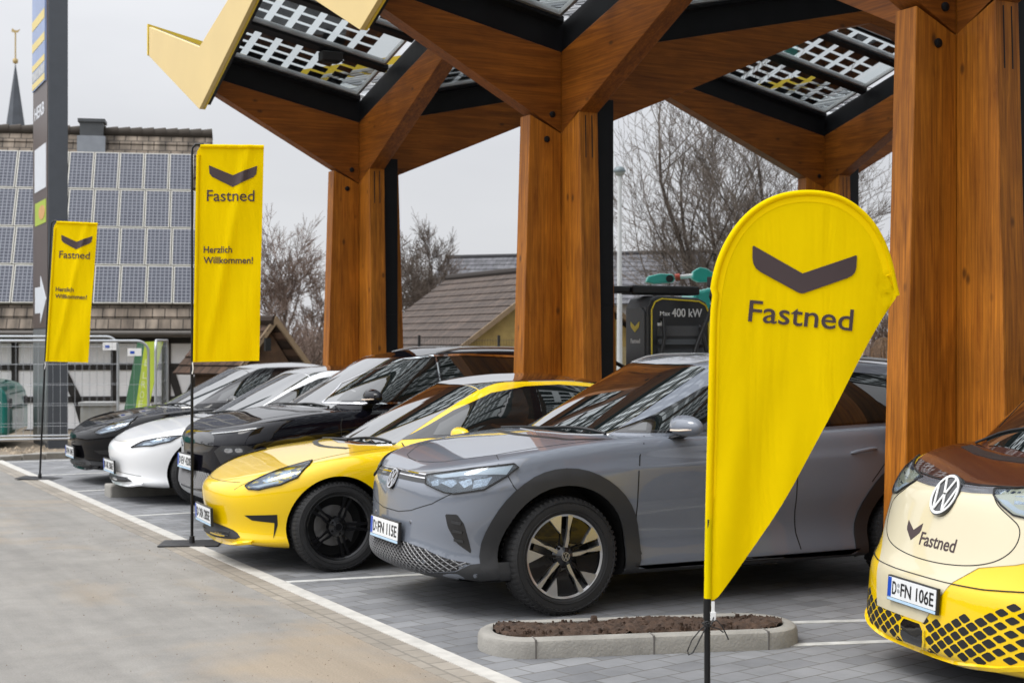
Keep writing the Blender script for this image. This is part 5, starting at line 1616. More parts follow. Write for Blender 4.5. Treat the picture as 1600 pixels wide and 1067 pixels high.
# ---- tall black crossover
def detail_suv(c):
    d = (.62, .78, 0)
    c.patch('daylight_strip', [(0.119, -0.42, 0.882), (0.244, -0.671, 0.914), (0.484, -0.85, 0.947), (0.411, -0.848, 0.925), (0.249, -0.742, 0.893), (0.111, -0.449, 0.866)], d, M_HOUSING, off=.004, step=.04, mirror=True)
    c.strip([(.125, -.45, .868), (.25, -.72, .898), (.42, -.845, .93)], d, w=.007, m=M_DRL, off=.009, mirror=True, name='light_line')
    dk = c.patch('lamp_recess', [(0.094, -0.585, 0.718), (0.14, -0.658, 0.774), (0.322, -0.865, 0.781), (0.406, -0.906, 0.734), (0.417, -0.91, 0.639), (0.249, -0.826, 0.498), (0.155, -0.732, 0.53)], d, M_BLACKP, off=.002, depth=.03, step=.05, mirror=True)
    hs = c.patch('headlight', [(0.138, -0.662, 0.762), (0.292, -0.845, 0.775), (0.32, -0.872, 0.711), (0.211, -0.79, 0.69), (0.142, -0.693, 0.705)], d, M_HOUSING, off=.006, depth=.01, step=.04, mirror=True, rnd=1)
    c.patch('lamp_unit', [(0.16, -0.70, 0.75), (0.22, -0.77, 0.755), (0.22, -0.78, 0.715), (0.165, -0.715, 0.712)], d, M_LAMPCHROME, off=.009, depth=.0, step=.04, mirror=True, parent=hs, rnd=1)
    c.patch('lamp_unit', [(0.235, -0.785, 0.755), (0.285, -0.84, 0.757), (0.29, -0.85, 0.72), (0.24, -0.80, 0.715)], d, M_LAMPCHROME, off=.009, depth=.0, step=.04, mirror=True, parent=hs, rnd=1)
    up = c.front('upper_grille', [(-.56, .865), (-.3, .88), (.3, .88), (.56, .865), (.58, .72), (.3, .69), (-.3, .69), (-.58, .72)], M_PIANO, off=.003, step=.06, rnd=1)
    lg = [(-.66, .50), (-.4, .52), (.4, .52), (.66, .50), (.68, .42), (.60, .375), (.25, .36), (-.25, .36), (-.60, .375), (-.68, .42)]
    lo = c.front('lower_grille', lg, M_BLACKP, off=.003, depth=.03, step=.06)
    c.lattice('grille_lattice', lg, .045, 0, .005, M_LATTICE, lo, skew=.8)
    c.front('front_skid', [(-.66, .345), (-.25, .335), (.25, .335), (.66, .345), (.60, .27), (.25, .255), (-.25, .255), (-.60, .27)], M_GALV, off=.006, depth=.03, step=.06, rnd=1)
    plate(c.root, (-.02, 0, .60), 0, radians(2), ('D', 'EV 420E'))
    glass(c, [[(1.280, 1.155), (2.200, 1.165), (2.220, 1.545), (1.980, 1.52), (1.730, 1.425), (1.480, 1.30)], [(2.280, 1.165), (3.093, 1.18), (3.152, 1.54), (2.580, 1.565), (2.280, 1.56)], [(3.188, 1.185), (3.768, 1.22), (3.886, 1.36), (3.649, 1.48), (3.235, 1.535)]],
        dlo=[(1.180, 1.13), (2.230, 1.142), (3.117, 1.158), (3.886, 1.19), (4.040, 1.36), (3.708, 1.50), (3.176, 1.56), (2.580, 1.585), (2.230, 1.575), (1.960, 1.54), (1.710, 1.44), (1.440, 1.305)],
        trim=[(1.180, 1.13), (1.440, 1.305), (1.710, 1.44), (1.960, 1.54), (2.230, 1.575), (2.580, 1.585), (3.176, 1.56), (3.708, 1.50)])
    c.sides([(1.180, 1.128), (2.230, 1.138), (3.117, 1.152), (3.886, 1.185)], w=.016, m=M_CHROME, off=.010, mirror=True, name='window_trim')
    c.sides([(2.240, 1.155), (2.250, 1.56)], w=.014, m=M_CHROME, off=.008, mirror=True, name='pillar_trim')
    mirror_pair(c, 1.48, 1.0, 1.20, c.paint)
    c.arch_trim(M_PIANO, .07, a0=-.2)
    c.side('sill', [(1.180, .30), (2.998, .30), (2.998, .16), (1.180, .16)], M_BLACKP, off=.012, depth=.02, step=.12, mirror=True, bvh=c.bvh_low)
    c.sides([(1.240, 1.12), (1.180, .95), (1.180, .6), (1.260, .3)], mirror=True, w=.007)
    c.sides([(2.300, 1.13), (2.280, .74), (2.380, .3)], mirror=True, w=.007)
    handle(c, 2.0, .96, c.paint); handle(c, 2.85, .98, c.paint)
    roof_rails(c, 2.3, 4.0, .60, M_ALU)
    c.strip([(.45, -.64, 1.0), (.7, -.70, 1.04), (1.05, -.76, 1.10)], (0, 0, -1), mirror=True)
    c.strip([(.88, .60, 2), (.83, .3, 2), (.81, 0, 2), (.83, -.3, 2), (.88, -.60, 2), (1.06, -.76, 2)], (0, 0, -1), w=.05, m=M_BLACKP, name='cowl_trim')
    wiper(c, [((1.02, .25), (1.18, -.60)), ((.98, .62), (1.06, .05))])
    roof_antenna(c, 3.9, c.paint)
detail_suv(CARS['suv'])

# ---- yellow and cream van
def detail_van(c):
    # brown bonnet over the cream face
    hood = [(.150, 0), (.155, .12), (.168, .25), (.20, .42), (.276, .607), (.36, .71), (.47, .79), (.60, .845), (.78, .88), (1.0, .90), (1.0, -.90), (.78, -.88), (.60, -.845), (.47, -.79), (.36, -.71), (.276, -.607), (.20, -.42), (.168, -.25), (.155, -.12)]
    c.top('bonnet', hood, P_BROWN, off=.005, depth=.015, step=.05, bvh=c.bvh_low)
    cream = [(.405, .335), (.47, .55), (.56, .64), (.66, .72), (.80, .80), (.86, .97), (.84, 1.02), (-.84, 1.02), (-.84, .76), (-.62, .685), (-.42, .645), (-.29, .56), (-.10, .335)]
    c.front('front_panel', cream, P_CREAM, off=.004, depth=.02, step=.04)
    st = c.front('light_strip', [(.40, 1.010), (.2, 1.0), (0, .998), (-.2, 1.0), (-.40, 1.010), (-.40, .983), (-.2, .973), (0, .971), (.2, .973), (.40, .983)], M_GREYGLOSS, off=.008, step=.05)
    c.strip([(-1, y, z) for y, z in ((.42, 1.016), (.2, 1.005), (0, 1.003), (-.2, 1.005), (-.42, 1.016))], (1, 0, 0), w=.008, off=.009)
    hl = [(0.162, -0.34, 1.0), (0.20, -0.43, 1.012), (0.27, -0.58, 1.030), (.37, -.70, 1.055), (.50, -.78, 1.075), (.42, -.80, 1.0), (.28, -.72, .915), (0.18, -0.62, 0.893), (0.14, -0.54, 0.902), (0.136, -0.45, 0.938), (0.147, -0.37, 0.975)]
    headlamp(c, hl, (.85, .5, 0), drl=[(.15, -.40, .965), (.145, -.46, .945), (.15, -.545, .914), (.19, -.62, .905), (.27, -.70, .925), (.27, -.69, .94), (.19, -.61, .922), (.16, -.55, .932), (.155, -.47, .962)],
        lamps=[[(.17, -.50, .985), (.20, -.56, .99), (.20, -.57, .955), (.17, -.51, .95)], [(.22, -.60, 1.0), (.26, -.645, 1.005), (.26, -.65, .965), (.22, -.61, .96)]], housing=M_HOUSINGB)
    seam = [(.37, .975), (.43, .935), (.52, .895), (.60, .85), (.60, .76), (.53, .69), (.40, .650), (.2, .628), (0, .622), (-.2, .628), (-.40, .650), (-.53, .69), (-.60, .76), (-.60, .85), (-.52, .895), (-.43, .935), (-.37, .975)]
    c.strip([(-1, y, z) for y, z in smooth_line(seam)], (1, 0, 0), w=.0048, off=.0055, seg=.02)
    c.strip([(-1, y, z) for y, z in ((.86, .60), (.70, .572), (.5, .556), (.23, .55), (-.23, .55), (-.5, .556), (-.70, .572), (-.86, .60))], (1, 0, 0), w=.0045, off=.006, seg=.025)
    disc_emblem(c, 0, .945, .108, m_f=M_WHITEP, off=.004)
    # writing on the face
    def fn(u, v, d):
        h, n = c.proj((-1, -u, v), Vector((1, 0, 0))); return h + n * (.0052 + d * .5)
    tb = MB(); text_mb(tb, 'Fastned', fn, -.11, .688, .066, bold=.012, cut=.3, width=.325, th=.0012)
    wd = .155
    cv = [(x * 1.0 - .20, z * 1.35 + .745) for x, z in chevron_poly(wd)]
    V, F = poly_grid(cv, .05); P, FF = shell(V, F, fn, .0012, -.0012); tb.add(P, FF)
    tb.obj('front_lettering', M_LOGO, c.root)
    # honeycomb bumper openings
    reg = [(.72, .39), (.42, .375), (.38, .355), (-.12, .355), (-.30, .385), (-.56, .47), (-.80, .54), (-.86, .45), (-.82, .30), (-.62, .235), (-.325, .205), (0, .195), (.325, .205), (.62, .235), (.76, .29)]
    def inside(y, z, poly=reg):
        k = False
        for i in range(len(poly)):
            (a, b), (e, f) = poly[i], poly[(i + 1) % len(poly)]
            if (b > z) != (f > z) and y < (e - a) * (z - b) / (f - b) + a: k = not k
        return k
    polys = []
    py, pz = .104, .060
    for j in range(-1, 17):
        for i in range(-10, 11):
            y = i * py + (py / 2 if j % 2 else 0); z = .17 + j * pz / 2
            if not inside(y, z): continue
            if abs(y) < .115 and abs(z - .265) < .07: continue
            w, h = .0425, .0245
            sc = 1.0 if abs(y) < .6 else .85
            polys.append([(-1, y - w * sc, z), (-1, y, z - h * sc), (-1, y + w * sc, z), (-1, y, z + h * sc)])
    c.multi('bumper_openings', polys, (1, 0, 0), M_GAP, off=.002, depth=.02, step=.09, rnd=1, rr=.14)
    oc = [(-.085, .215), (.085, .215), (.105, .24), (.105, .295), (.075, .325), (-.075, .325), (-.105, .295), (-.105, .24)]
    fr = c.front('sensor_frame', [(y * 1.13, (z - .27) * 1.16 + .27) for y, z in oc], P_YEL, off=.010, depth=.02, step=.06)
    c.front('sensor_window', oc, M_PIANO, off=.012, depth=.01, step=.06, parent=fr)
    c.strip([(-1, y, z) for y, z in ((.85, .26), (.62, .215), (.325, .188), (0, .180), (-.325, .188), (-.62, .215), (-.85, .26))], (1, 0, 0), w=.022, m=P_YEL, off=.016, name='front_lip', bvh=c.bvh_low)
    h, n = c.proj((-1, 0, .43), Vector((1, 0, 0)))
    plate(c.root, (h.x - .012, 0, .465), 0, radians(4), ('D', 'FN 106E'), .9)
    glass(c, [[(.75, 1.24), (1.02, 1.24), (1.30, 1.55), (1.22, 1.55)], [(1.08, 1.23), (2.0, 1.25), (2.0, 1.72), (1.52, 1.72), (1.36, 1.58)], [(2.07, 1.25), (3.2, 1.26), (3.2, 1.73), (2.07, 1.73)], [(3.27, 1.26), (4.4, 1.27), (4.3, 1.70), (3.27, 1.73)]],
        dlo=[(.66, 1.225), (2.0, 1.232), (4.45, 1.25), (4.36, 1.725), (3.2, 1.755), (1.50, 1.75), (1.20, 1.57)])
    mirror_pair(c, 1.55, 1.06, 1.36, P_BROWN, s=1.1)
    c.sides([(1.15, 1.2), (1.05, .9), (1.30, .55), (1.36, .25)], mirror=True, w=.007)
    c.sides([(2.04, 1.22), (2.04, .25)], mirror=True, w=.007)
    wiper(c, [((.70, .12), (.86, -.60)), ((.66, .62), (.70, -.02))])
    c.strip([(.60, .62, 2), (.51, .35, 2), (.475, .12, 2), (.475, -.12, 2), (.51, -.35, 2), (.60, -.62, 2), (.80, -.80, 2)], (0, 0, -1), w=.06, m=M_BLACKP, name='cowl_trim', off=.008)
detail_van(CARS['van'])
# ------------------------------------------------------------------ flags
def feather_text(mb, fn, spec):
    for kind, a in spec:
        if kind == 'text': text_mb(mb, a['s'], fn, a['x'], a['y'], a['h'], bold=a.get('b', .015), cut=.16, width=a['w'], th=.0012)
        else:
            V, F = poly_grid(a, .018); P, FF = shell(V, F, fn, .0012, -.0012); mb.add(P, FF)

M_POLE = mat('black_flag_pole', (0.012, 0.012, 0.013), 0.35, 0.4, var=0)
FLAG_G = 'tall yellow banner flags along the kerb line'
def banner_flag(loc, label, lean=0.0):
    yaw = atan2(RX.y, RX.x) + radians(4)
    t = thing('banner_flag', label, 'flag', loc, yaw, FLAG_G)
    t.rotation_euler = (0, lean, yaw)
    W, H, zb = .56, 1.83, 1.54
    def fn(u, v, d):          # u across, v up, d towards the viewer (-y)
        k = u / W
        y = .018 * sin(3.1 * k + 2.2 * v) * k + .010 * sin(9 * k - 6 * v) * k * (1 - .5 * v / H) + .006 * sin(24 * k + 4 * v) * k * max(0, 1 - v / .9)
        # a diagonal crease running down from the upper right
        s = (k - .78) + (H - v) * .33
        y += -.020 * math.exp(-(s / .06) ** 2) * min(1, v / .3)
        return Vector((.012 + u + .03 * (v / H), y - d, zb + v))
    V, F = poly_grid([(0, 0), (W * .985, .01), (W, H), (0.03, H), (0, H - .05)], .03)
    P, FF = shell(V, F, fn, .0012, -.0012)
    mb = MB(); mb.add(P, FF); fl = mb.obj('flag_cloth', M_FLAG, t, smooth=60)
    sl = MB()
    sl.tube([fn(.012, v, 0) for v in [H * i / 24 for i in range(24)]], .017, 10)
    sl.tube([fn(u, H - .005, 0) for u in [.03 + (W - .03) * i / 14 for i in range(15)]], .017, 10)
    sl.obj('pole_sleeve', M_FLAG, fl, smooth=60)
    tb = MB()
    cw = .405
    chev = [(.305 + x, 1.575 + z) for x, z in chevron_poly(cw)]
    feather_text(tb, lambda u, v, d: fn(u, v, d + .0055), [('poly', chev), ('text', dict(s='Fastned', x=.09, y=1.362, h=.098, w=.40, b=.004)), ('text', dict(s='Herzlich', x=.07, y=.925, h=.058, w=.24, b=.01)), ('text', dict(s='Willkommen!', x=.07, y=.835, h=.058, w=.415, b=.01))])
    tb.obj('printing', M_LOGO, fl)
    po = MB(); po.tube([(0, 0, .02), (0, 0, 1.5)], .0125, 12); po.tube([(0, 0, 1.45), (0, 0, zb + H - .06), (.004, 0, zb + H - .02), (.03, 0, zb + H + .012), (.10, 0, zb + H + .012)], .0095, 10)
    po.lathe([(.0165, 1.44), (.0165, 1.50)], 12, 'z')
    po.obj('pole', M_POLE, t, smooth=50)
    ba = MB(); ba.box((-.26, -.19, .004), (.24, .19, .014)); ba.lathe([(.0, .07), (.022, .07), (.024, .014)], 14, 'z')
    ba.obj('base_plate', M_BLACKP, t, bevel=.003)
    ck = MB(); ck.tube([(.006, -.012, zb), (.012, -.014, zb - .06), (.004, -.014, zb - .10)], .006, 6); ck.obj('tie', M_WHITEP, t)
    return t
b1 = banner_flag((3.486, 12.54, 0), 'yellow banner flag standing in front of the barn roof next to the yellow car')
b2 = copy_tree(b1)
b2.location = (3.464, 19.42, 0); b2.rotation_euler = (0, radians(2.6), b1.rotation_euler.z - radians(6)); b2.scale = (.97, .97, .955)
b2['label'] = 'smaller looking leaning yellow banner flag beside the tall price sign'

# teardrop flag in the foreground
TD_Z = 6.01; S = FPX / TD_Z
td_loc = at(1105, TD_Z)
t = thing('teardrop_flag', 'large yellow teardrop flag with black pole in the foreground', 'flag', td_loc, atan2(RX.y, RX.x))
def tp(x, y): return ((x - 1105) / S, CAM_H - (y - HOR) / S)
ol = [(1101, 934), (1103, 820), (1106, 700), (1108, 600), (1110, 500), (1114, 455), (1122, 415), (1136, 381), (1156, 350), (1182, 325), (1212, 309), (1244, 302), (1278, 302), (1310, 309), (1338, 325), (1362, 348), (1380, 378), (1392, 412), (1399, 445), (1403, 462), (1392, 478), (1372, 508), (1340, 565), (1306, 630), (1270, 700), (1232, 770), (1192, 835), (1155, 888), (1132, 918), (1118, 936), (1110, 937)]
arc = [tp(*p) for p in smooth_line(ol[0:20], 2)]
outl = arc + [tp(*p) for p in smooth_line(ol[19:], 1)][1:]
def tfn(u, v, d):
    k = max(0, u) / .76
    y = .016 * sin(7 * u + 1.5) * k + .013 * k * sin(17 * u + 3.0 * (2.3 - v)) * max(0, min(1, (1.9 - v) / .5)) + .009 * sin(30 * u - 4 * v) * max(0, min(1, (1.6 - v) / .4))
    # creases fanning into the tip
    du, dv = u - .762, v - 1.893; r = sqrt(du * du + dv * dv); a = atan2(dv, du)
    y += .006 * sin(a * 26) * math.exp(-(r / .10) ** 2) * min(1, r / .02)
    # seam of the pole sleeve
    y += .004 * math.exp(-((u - .028) / .007) ** 2) * min(1, max(0, (2.0 - v) / .2))
    return Vector((u, y - d, v))
V, F = poly_grid(outl, .022)
P, FF = shell(V, F, tfn, .0012, -.0012)
mb = MB(); mb.add(P, FF); tcl = mb.obj('flag_cloth', M_FLAG, t, smooth=60)
pm = MB()
pm.tube([tfn(u + (.012 if v < 1.9 and u < .3 else .0), v, 0) for u, v in arc], [.016 - .006 * i / (len(arc) - 1) for i in range(len(arc))], 10)
pm.obj('pole_sleeve', M_FLAG, tcl, smooth=60)
# doubled hem along the pole side: slightly deeper yellow band
M_HEM = mat('flag_hem', (0.92, 0.63, 0.0), 0.8, spec=.06, var=0.03)
hm = MB()
inner = []; outer = []
c0 = Vector((.36, 1.83))
for (u, v) in arc:
    if v < 1.0 or (u > .70 and v < 1.95): continue
    q = Vector((u, v)); k = max(0, min(1, (v - 1.7) / .35)); n = Vector((1, 0)).lerp((c0 - q).normalized(), k).normalized()
    inner.append(q + n * .036); outer.append(q)
inner[0] = outer[0] + Vector((.004, 0)); inner[-1] = outer[-1] + Vector((-.004, 0))
hm.tube([tfn(p.x, p.y, .0012) for p in inner], .0012, 6)
for (p, q, o1, o2) in zip(inner[:-1], inner[1:], outer[:-1], outer[1:]):
    for k in range(4):
        a0, a1 = k / 4, (k + 1) / 4
        A = [p.lerp(q, a0), p.lerp(q, a1), Vector(o1).lerp(Vector(o2), a1), Vector(o1).lerp(Vector(o2), a0)]
        hm.add([tfn(v.x, v.y, .0026) for v in A] + [tfn(v.x, v.y, -.0026) for v in A], [(0,1,2,3),(7,6,5,4),(0,4,5,1),(1,5,6,2),(2,6,7,3),(3,7,4,0)])
hm.obj('hem_band', M_HEM, tcl)
tb = MB()
rot = radians(-5.4); ox, oy = tp(1168.5, 501.5)
def rfn(u, v, d): return tfn(ox + u * cos(rot) - v * sin(rot), oy + u * sin(rot) + v * cos(rot), d + .0045)
text_mb(tb, 'Fastned', rfn, 0, 0, .089, bold=.006, cut=.3, width=.415, th=.0012)
cvp = [tp(*p) for p in [(1175.8, 385.5), (1177.5, 384.2), (1253, 427.5), (1336.5, 399.3), (1338, 400.5), (1336.8, 419), (1334.5, 426), (1330, 431), (1322, 435), (1256, 458), (1252, 458.8), (1247, 457.5), (1188, 425), (1181, 419.5), (1177, 412), (1175.6, 403)]]
V, F = poly_grid(cvp, .04); P, FF = shell(V, F, lambda u, v, d: tfn(u, v, d + .0045), .0012, -.0012); tb.add(P, FF)
tb.obj('printing', M_LOGO, tcl)
po = MB(); po.tube([(0, .0, .03), (0.0, .0, .76), (.006, 0, 1.0)], [.0125, .0125, .010], 12); po.lathe([(.016, .60), (.016, .69)], 12, 'z'); po.obj('pole', M_POLE, t, smooth=50)
ba = MB(); ba.box((-.30, -.03, .006), (.30, .03, .016)); ba.box((-.03, -.30, .018), (.03, .30, .028)); ba.lathe([(.0, .10), (.022, .10), (.024, .028)], 14, 'z'); ba.obj('cross_base', M_BLACKP, t)
ck = MB(); x0, z0 = tp(1113, 938); x1, z1 = tp(1114, 962)
ck.box((x0 - .006, -.016, z1), (x0 + .008, -.012, z0)); ck.box((x0 - .010, -.020, z1 - .015), (x0 + .012, -.010, z1 + .02)); ck.obj('buckle', M_WHITEP, t, bevel=.002)
cd = MB()
def loop(ps): cd.tube([Vector((tp(*p)[0], -.018 - .01 * (i % 2), tp(*p)[1])) for i, p in enumerate(ps)], .0028, 6)
loop([(1114, 962), (1110, 974), (1104, 972), (1092, 982), (1080, 998), (1073, 1014), (1075, 1021), (1081, 1017), (1090, 1002), (1098, 984), (1104, 974)])
loop([(1104, 973), (1118, 966), (1127, 976), (1134, 990), (1137, 997)]); loop([(1104, 975), (1122, 980), (1129, 986)])
loop([(1096, 972), (1104, 977), (1113, 972), (1104, 968), (1096, 972)])
cd.obj('cord', M_INK, t, smooth=60)

# ------------------------------------------------------------------ charger
def charger(loc, rz, label):
    t = thing('fast_charger', label, 'charger', loc, rz)
    W, D, H = .40, .74, 2.17       # x: 0..D along the cars (right in photo), y: 0..W away
    M_CH = mat('charger_grey', (0.065, 0.067, 0.071), 0.42, var=.06)
    M_CHB = mat('charger_front', (0.022, 0.023, 0.025), 0.35, var=.05)
    M_YE = mat('charger_yellow_edge', (0.72, 0.55, 0.02), 0.4, var=0)
    prof = [(0, .05), (D, .05), (D, H - .14), (D - .04, H - .06), (D - .14, H - .02), (.14, H), (.05, H - .03), (0, H - .12)]
    mb = MB(); mb.prism(prof, 0, W, lambda u, v, w: Vector((u, w, v))); mb.obj('cabinet', M_CH, t, bevel=.015)
    fr = MB(); pf = [(.02, .07), (D - .02, .07), (D - .02, H - .15), (D - .055, H - .08), (D - .14, H - .04), (.14, H - .02), (.06, H - .05), (.02, H - .13)]
    fr.prism(pf, -.030, -.002, lambda u, v, w: Vector((u, w, v))); f = fr.obj('front_panel', M_CHB, t, bevel=.006)
    ye = MB(); P = [Vector((u, -.034, v)) for u, v in pf[1:] + [pf[0]]]; ye.tube([Vector((.035, -.034, .08))] + [Vector((u + (.012 if u < .3 else -.012), -.034, v - .015)) for u, v in (pf[7], pf[6], pf[5], pf[4], pf[3], pf[2])] + [Vector((D - .033, -.034, .08))], .008, 6)
    ye.obj('yellow_edge', M_YE, t, smooth=50)
    rc = MB(); rc.box((.10, -.036, 1.77), (D - .10, -.028, H - .30)); rc.obj('screen_recess', mat('charger_recess', (.085, .087, .092), .3, var=.1), f)
    lv = MB()
    for i in range(15):
        z = 1.74 - i * .085
        lv.add([(.10, -.032, z), (D - .10, -.032, z), (D - .10, -.075, z - .055), (.10, -.075, z - .055), (.10, -.032, z - .05), (D - .10, -.032, z - .05)], [(0,1,2,3),(3,2,5,4),(0,3,4),(1,5,2),(0,4,5,1)])
    lv.obj('louvre', M_CH, f)
    tb = MB(); q = lambda u, v, d: Vector((u, -.032 - d, v))
    text_mb(tb, '400 kW', q, .27, H - .21, .085, bold=.01, cut=0, width=.36); text_mb(tb, 'Max', q, .13, H - .20, .045, bold=.01, cut=0, width=.12)
    for x0, z in ((.10, H - .29), (.56, H - .33)):
        tb.prism([(x0, z - .02), (x0 + .04, z - .02), (x0 + .04, z - .04), (x0 + .075, z), (x0 + .04, z + .04), (x0 + .04, z + .02), (x0, z + .02)], 0, .002, lambda u, v, w: Vector((u, -.031 - w, v)))
    tb.obj('front_lettering', mat('charger_white_print', (.7, .7, .7), .5, var=0), f)
    sd = MB(); sd.prism([(.03, .08), (W - .03, .08), (W - .03, H - .16), (W - .09, H - .12), (.09, H - .12), (.03, H - .16)], -.012, -.001, lambda u, v, w: Vector((w, u, v))); s_ = sd.obj('side_panel', M_CH, t, bevel=.004)
    cp = MB(); cp.prism([(W * .5 + y * 1.0, 1.86 + z * 1.5) for y, z in chevron_poly(.16)], -.016, -.011, lambda u, v, w: Vector((w, u, v))); cp.obj('chevron_mark', M_YE, s_)
    sb = MB(); text_mb(sb, 'Fastned', lambda u, v, d: Vector((-.0125 - d, W - u, v)), .12, 1.70, .045, bold=.02, cut=0, width=.17); sb.obj('side_lettering', mat('charger_white_print', (.7, .7, .7), .5), s_)
    pp = MB(); pp.box((-.0145, .05, .95), (-.0105, .22, 1.42)); pp.obj('notice', mat('notice_paper', (.72, .72, .74), .7, var=.06, scale=20), s_)
    # cables
    ca = MB()
    ca.tube([(.16, -.05, 1.95), (.14, -.10, 1.75), (.06, -.16, 1.58), (-.10, -.12, 1.46), (-.22, .02, 1.45), (-.28, .18, 1.52)], .020, 8)
    ca.tube([(.60, -.05, 1.86), (.64, -.10, 1.62), (.74, -.16, 1.40), (.92, -.14, 1.28)], .020, 8)
    ca.tube([(.59, -.30, 2.12), (.50, -.32, 1.95), (.38, -.33, 1.72), (.27, -.34, 1.45), (.22, -.33, 1.1)], .022, 8)
    ca.tube([(.59, -.30, 2.12), (.70, -.30, 1.97), (.77, -.26, 1.75), (.79, -.22, 1.4)], .022, 8)
    ca.obj('charging_cable', M_BLACKP, t, smooth=60)
    bo = MB(); bo.box((-.10, .10, H + .01), (.70, .34, H + .10)); bo.box((-.32, .12, H + .02), (-.11, .32, H + .09)); bo.obj('cable_box', M_BLACKP, t, bevel=.02)
    ar = MB(); ar.box((.54, -.35, 2.25), (1.7, -.24, 2.35)); ar.tube([(.58, -.30, 2.27), (.58, -.30, 2.16), (.59, -.30, 2.08)], [.02, .05, .03], 8); ar.tube([(1.65, -.30, 2.3), (1.65, -.30, 0)], .05, 10); ar.obj('cable_arm', M_BLACKP, t, bevel=.01)
    return t
pc = at(1011, 14.75)
charger((pc.x, pc.y, 0), 0, 'dark grey charger with yellow outline and cables behind the grey car')

# ------------------------------------------------------------------ far background
def quadbox(mb, pts, z0, z1):
    n = len(pts); mb.add([(p.x, p.y, z0) for p in pts] + [(p.x, p.y, z1) for p in pts], [tuple(range(n - 1, -1, -1)), tuple(range(n, 2 * n))] + [(i, (i + 1) % n, n + (i + 1) % n, n + i) for i in range(n)])

def tile_mat(name, c1, c2, sx, sy, stain=0.5):
    m, t, b = base_mat(name); l = t.links.new
    co = N(t, 'ShaderNodeTexCoord')
    br = N(t, 'ShaderNodeTexBrick'); br.inputs['Color1'].default_value = (*c1, 1); br.inputs['Color2'].default_value = (*c2, 1); br.inputs['Mortar'].default_value = (*[x * .35 for x in c1], 1)
    br.inputs['Scale'].default_value = 1; br.inputs['Brick Width'].default_value = sx; br.inputs['Row Height'].default_value = sy; br.inputs['Mortar Size'].default_value = .012; br.offset = .5
    l(co.outputs['UV'], br.inputs['Vector'])
    n = N(t, 'ShaderNodeTexNoise'); n.inputs['Scale'].default_value = 1.6; n.inputs['Detail'].default_value = 8
    mp = N(t, 'ShaderNodeMapping'); mp.inputs['Scale'].default_value = (3, .7, 1); l(co.outputs['UV'], mp.inputs['Vector']); l(mp.outputs[0], n.inputs['Vector'])
    mr = N(t, 'ShaderNodeMapRange'); mr.inputs['From Min'].default_value = .35; mr.inputs['From Max'].default_value = .65; mr.inputs['To Min'].default_value = 1 - stain; mr.inputs['To Max'].default_value = 1.25; l(n.outputs['Fac'], mr.inputs['Value'])
    mu = N(t, 'ShaderNodeVectorMath', operation='SCALE'); l(br.outputs['Color'], mu.inputs[0]); l(mr.outputs[0], mu.inputs['Scale']); l(mu.outputs[0], b.inputs['Base Color'])
    bp = N(t, 'ShaderNodeBump'); bp.inputs['Strength'].default_value = .6; bp.inputs['Distance'].default_value = .03
    iv = N(t, 'ShaderNodeMath', operation='SUBTRACT'); iv.inputs[0].default_value = 1; l(br.outputs['Fac'], iv.inputs[1]); l(iv.outputs[0], bp.inputs['Height']); l(bp.outputs[0], b.inputs['Normal'])
    b.inputs['Roughness'].default_value = .85
    MATS[name] = m; return m
def slab_uv(mb, name, m, parent, pts, th, rows=0.0, bevel=0):
    """pitched roof slab: pts = eave0, eave1, ridge1, ridge0; stepped courses give real tile rows"""
    e0, e1, r1, r0 = [Vector(p) for p in pts]
    n = (e1 - e0).cross(r0 - e0).normalized(); n = n if n.z > 0 else -n
    k = max(1, int((r0 - e0).length / rows)) if rows else 1
    V = []; F = []; UV = []
    L_ = (e1 - e0).length; H_ = (r0 - e0).length
    for i in range(k):
        a, b = i / k, (i + 1) / k + (.25 / k if i < k - 1 else 0)
        q = [e0.lerp(r0, a), e1.lerp(r1, a), e1.lerp(r1, min(1, b)), e0.lerp(r0, min(1, b))]
        lift = .03 if rows else 0
        top = [q[0] + n * (th + lift), q[1] + n * (th + lift), q[2] + n * th, q[3] + n * th]
        bot = [p + n * (th - .035 if rows else 0) for p in q] if rows else q
        o = len(V); V += top + bot
        F += [(o, o+1, o+2, o+3), (o+7, o+6, o+5, o+4), (o, o+4, o+5, o+1), (o+1, o+5, o+6, o+2), (o+2, o+6, o+7, o+3), (o+3, o+7, o+4, o)]
        UV += [[(0, a * H_), (L_, a * H_), (L_, b * H_), (0, b * H_)]] + [[(0, a * H_)] * 4] + [[(0, a * H_), (0, a * H_ - .02), (L_, a * H_ - .02), (L_, a * H_)]] + [[(0, 0)] * 4] * 3
    me = bpy.data.meshes.new(name); me.from_pydata([tuple(v) for v in V], [], F); me.materials.append(m)
    uv = me.uv_layers.new(name='UVMap')
    for p, us in zip(me.polygons, UV):
        for li, u in zip(p.loop_indices, us): uv.data[li].uv = u
    return link(name, me, parent)

M_RENDER = mat('white_render', (0.90, 0.90, 0.91), .85, var=.06, scale=1.5, bump=.1)
M_BEAM = mat('dark_timber_beam', (0.022, 0.019, 0.017), .7, var=.2)
M_TILE_B = tile_mat('barn_tiles', (0.15, 0.118, 0.09), (0.22, 0.18, 0.14), .24, .26, .6)
M_TILE_C = tile_mat('brown_tiles', (0.060, 0.043, 0.034), (0.082, 0.059, 0.046), .3, .3, .3)

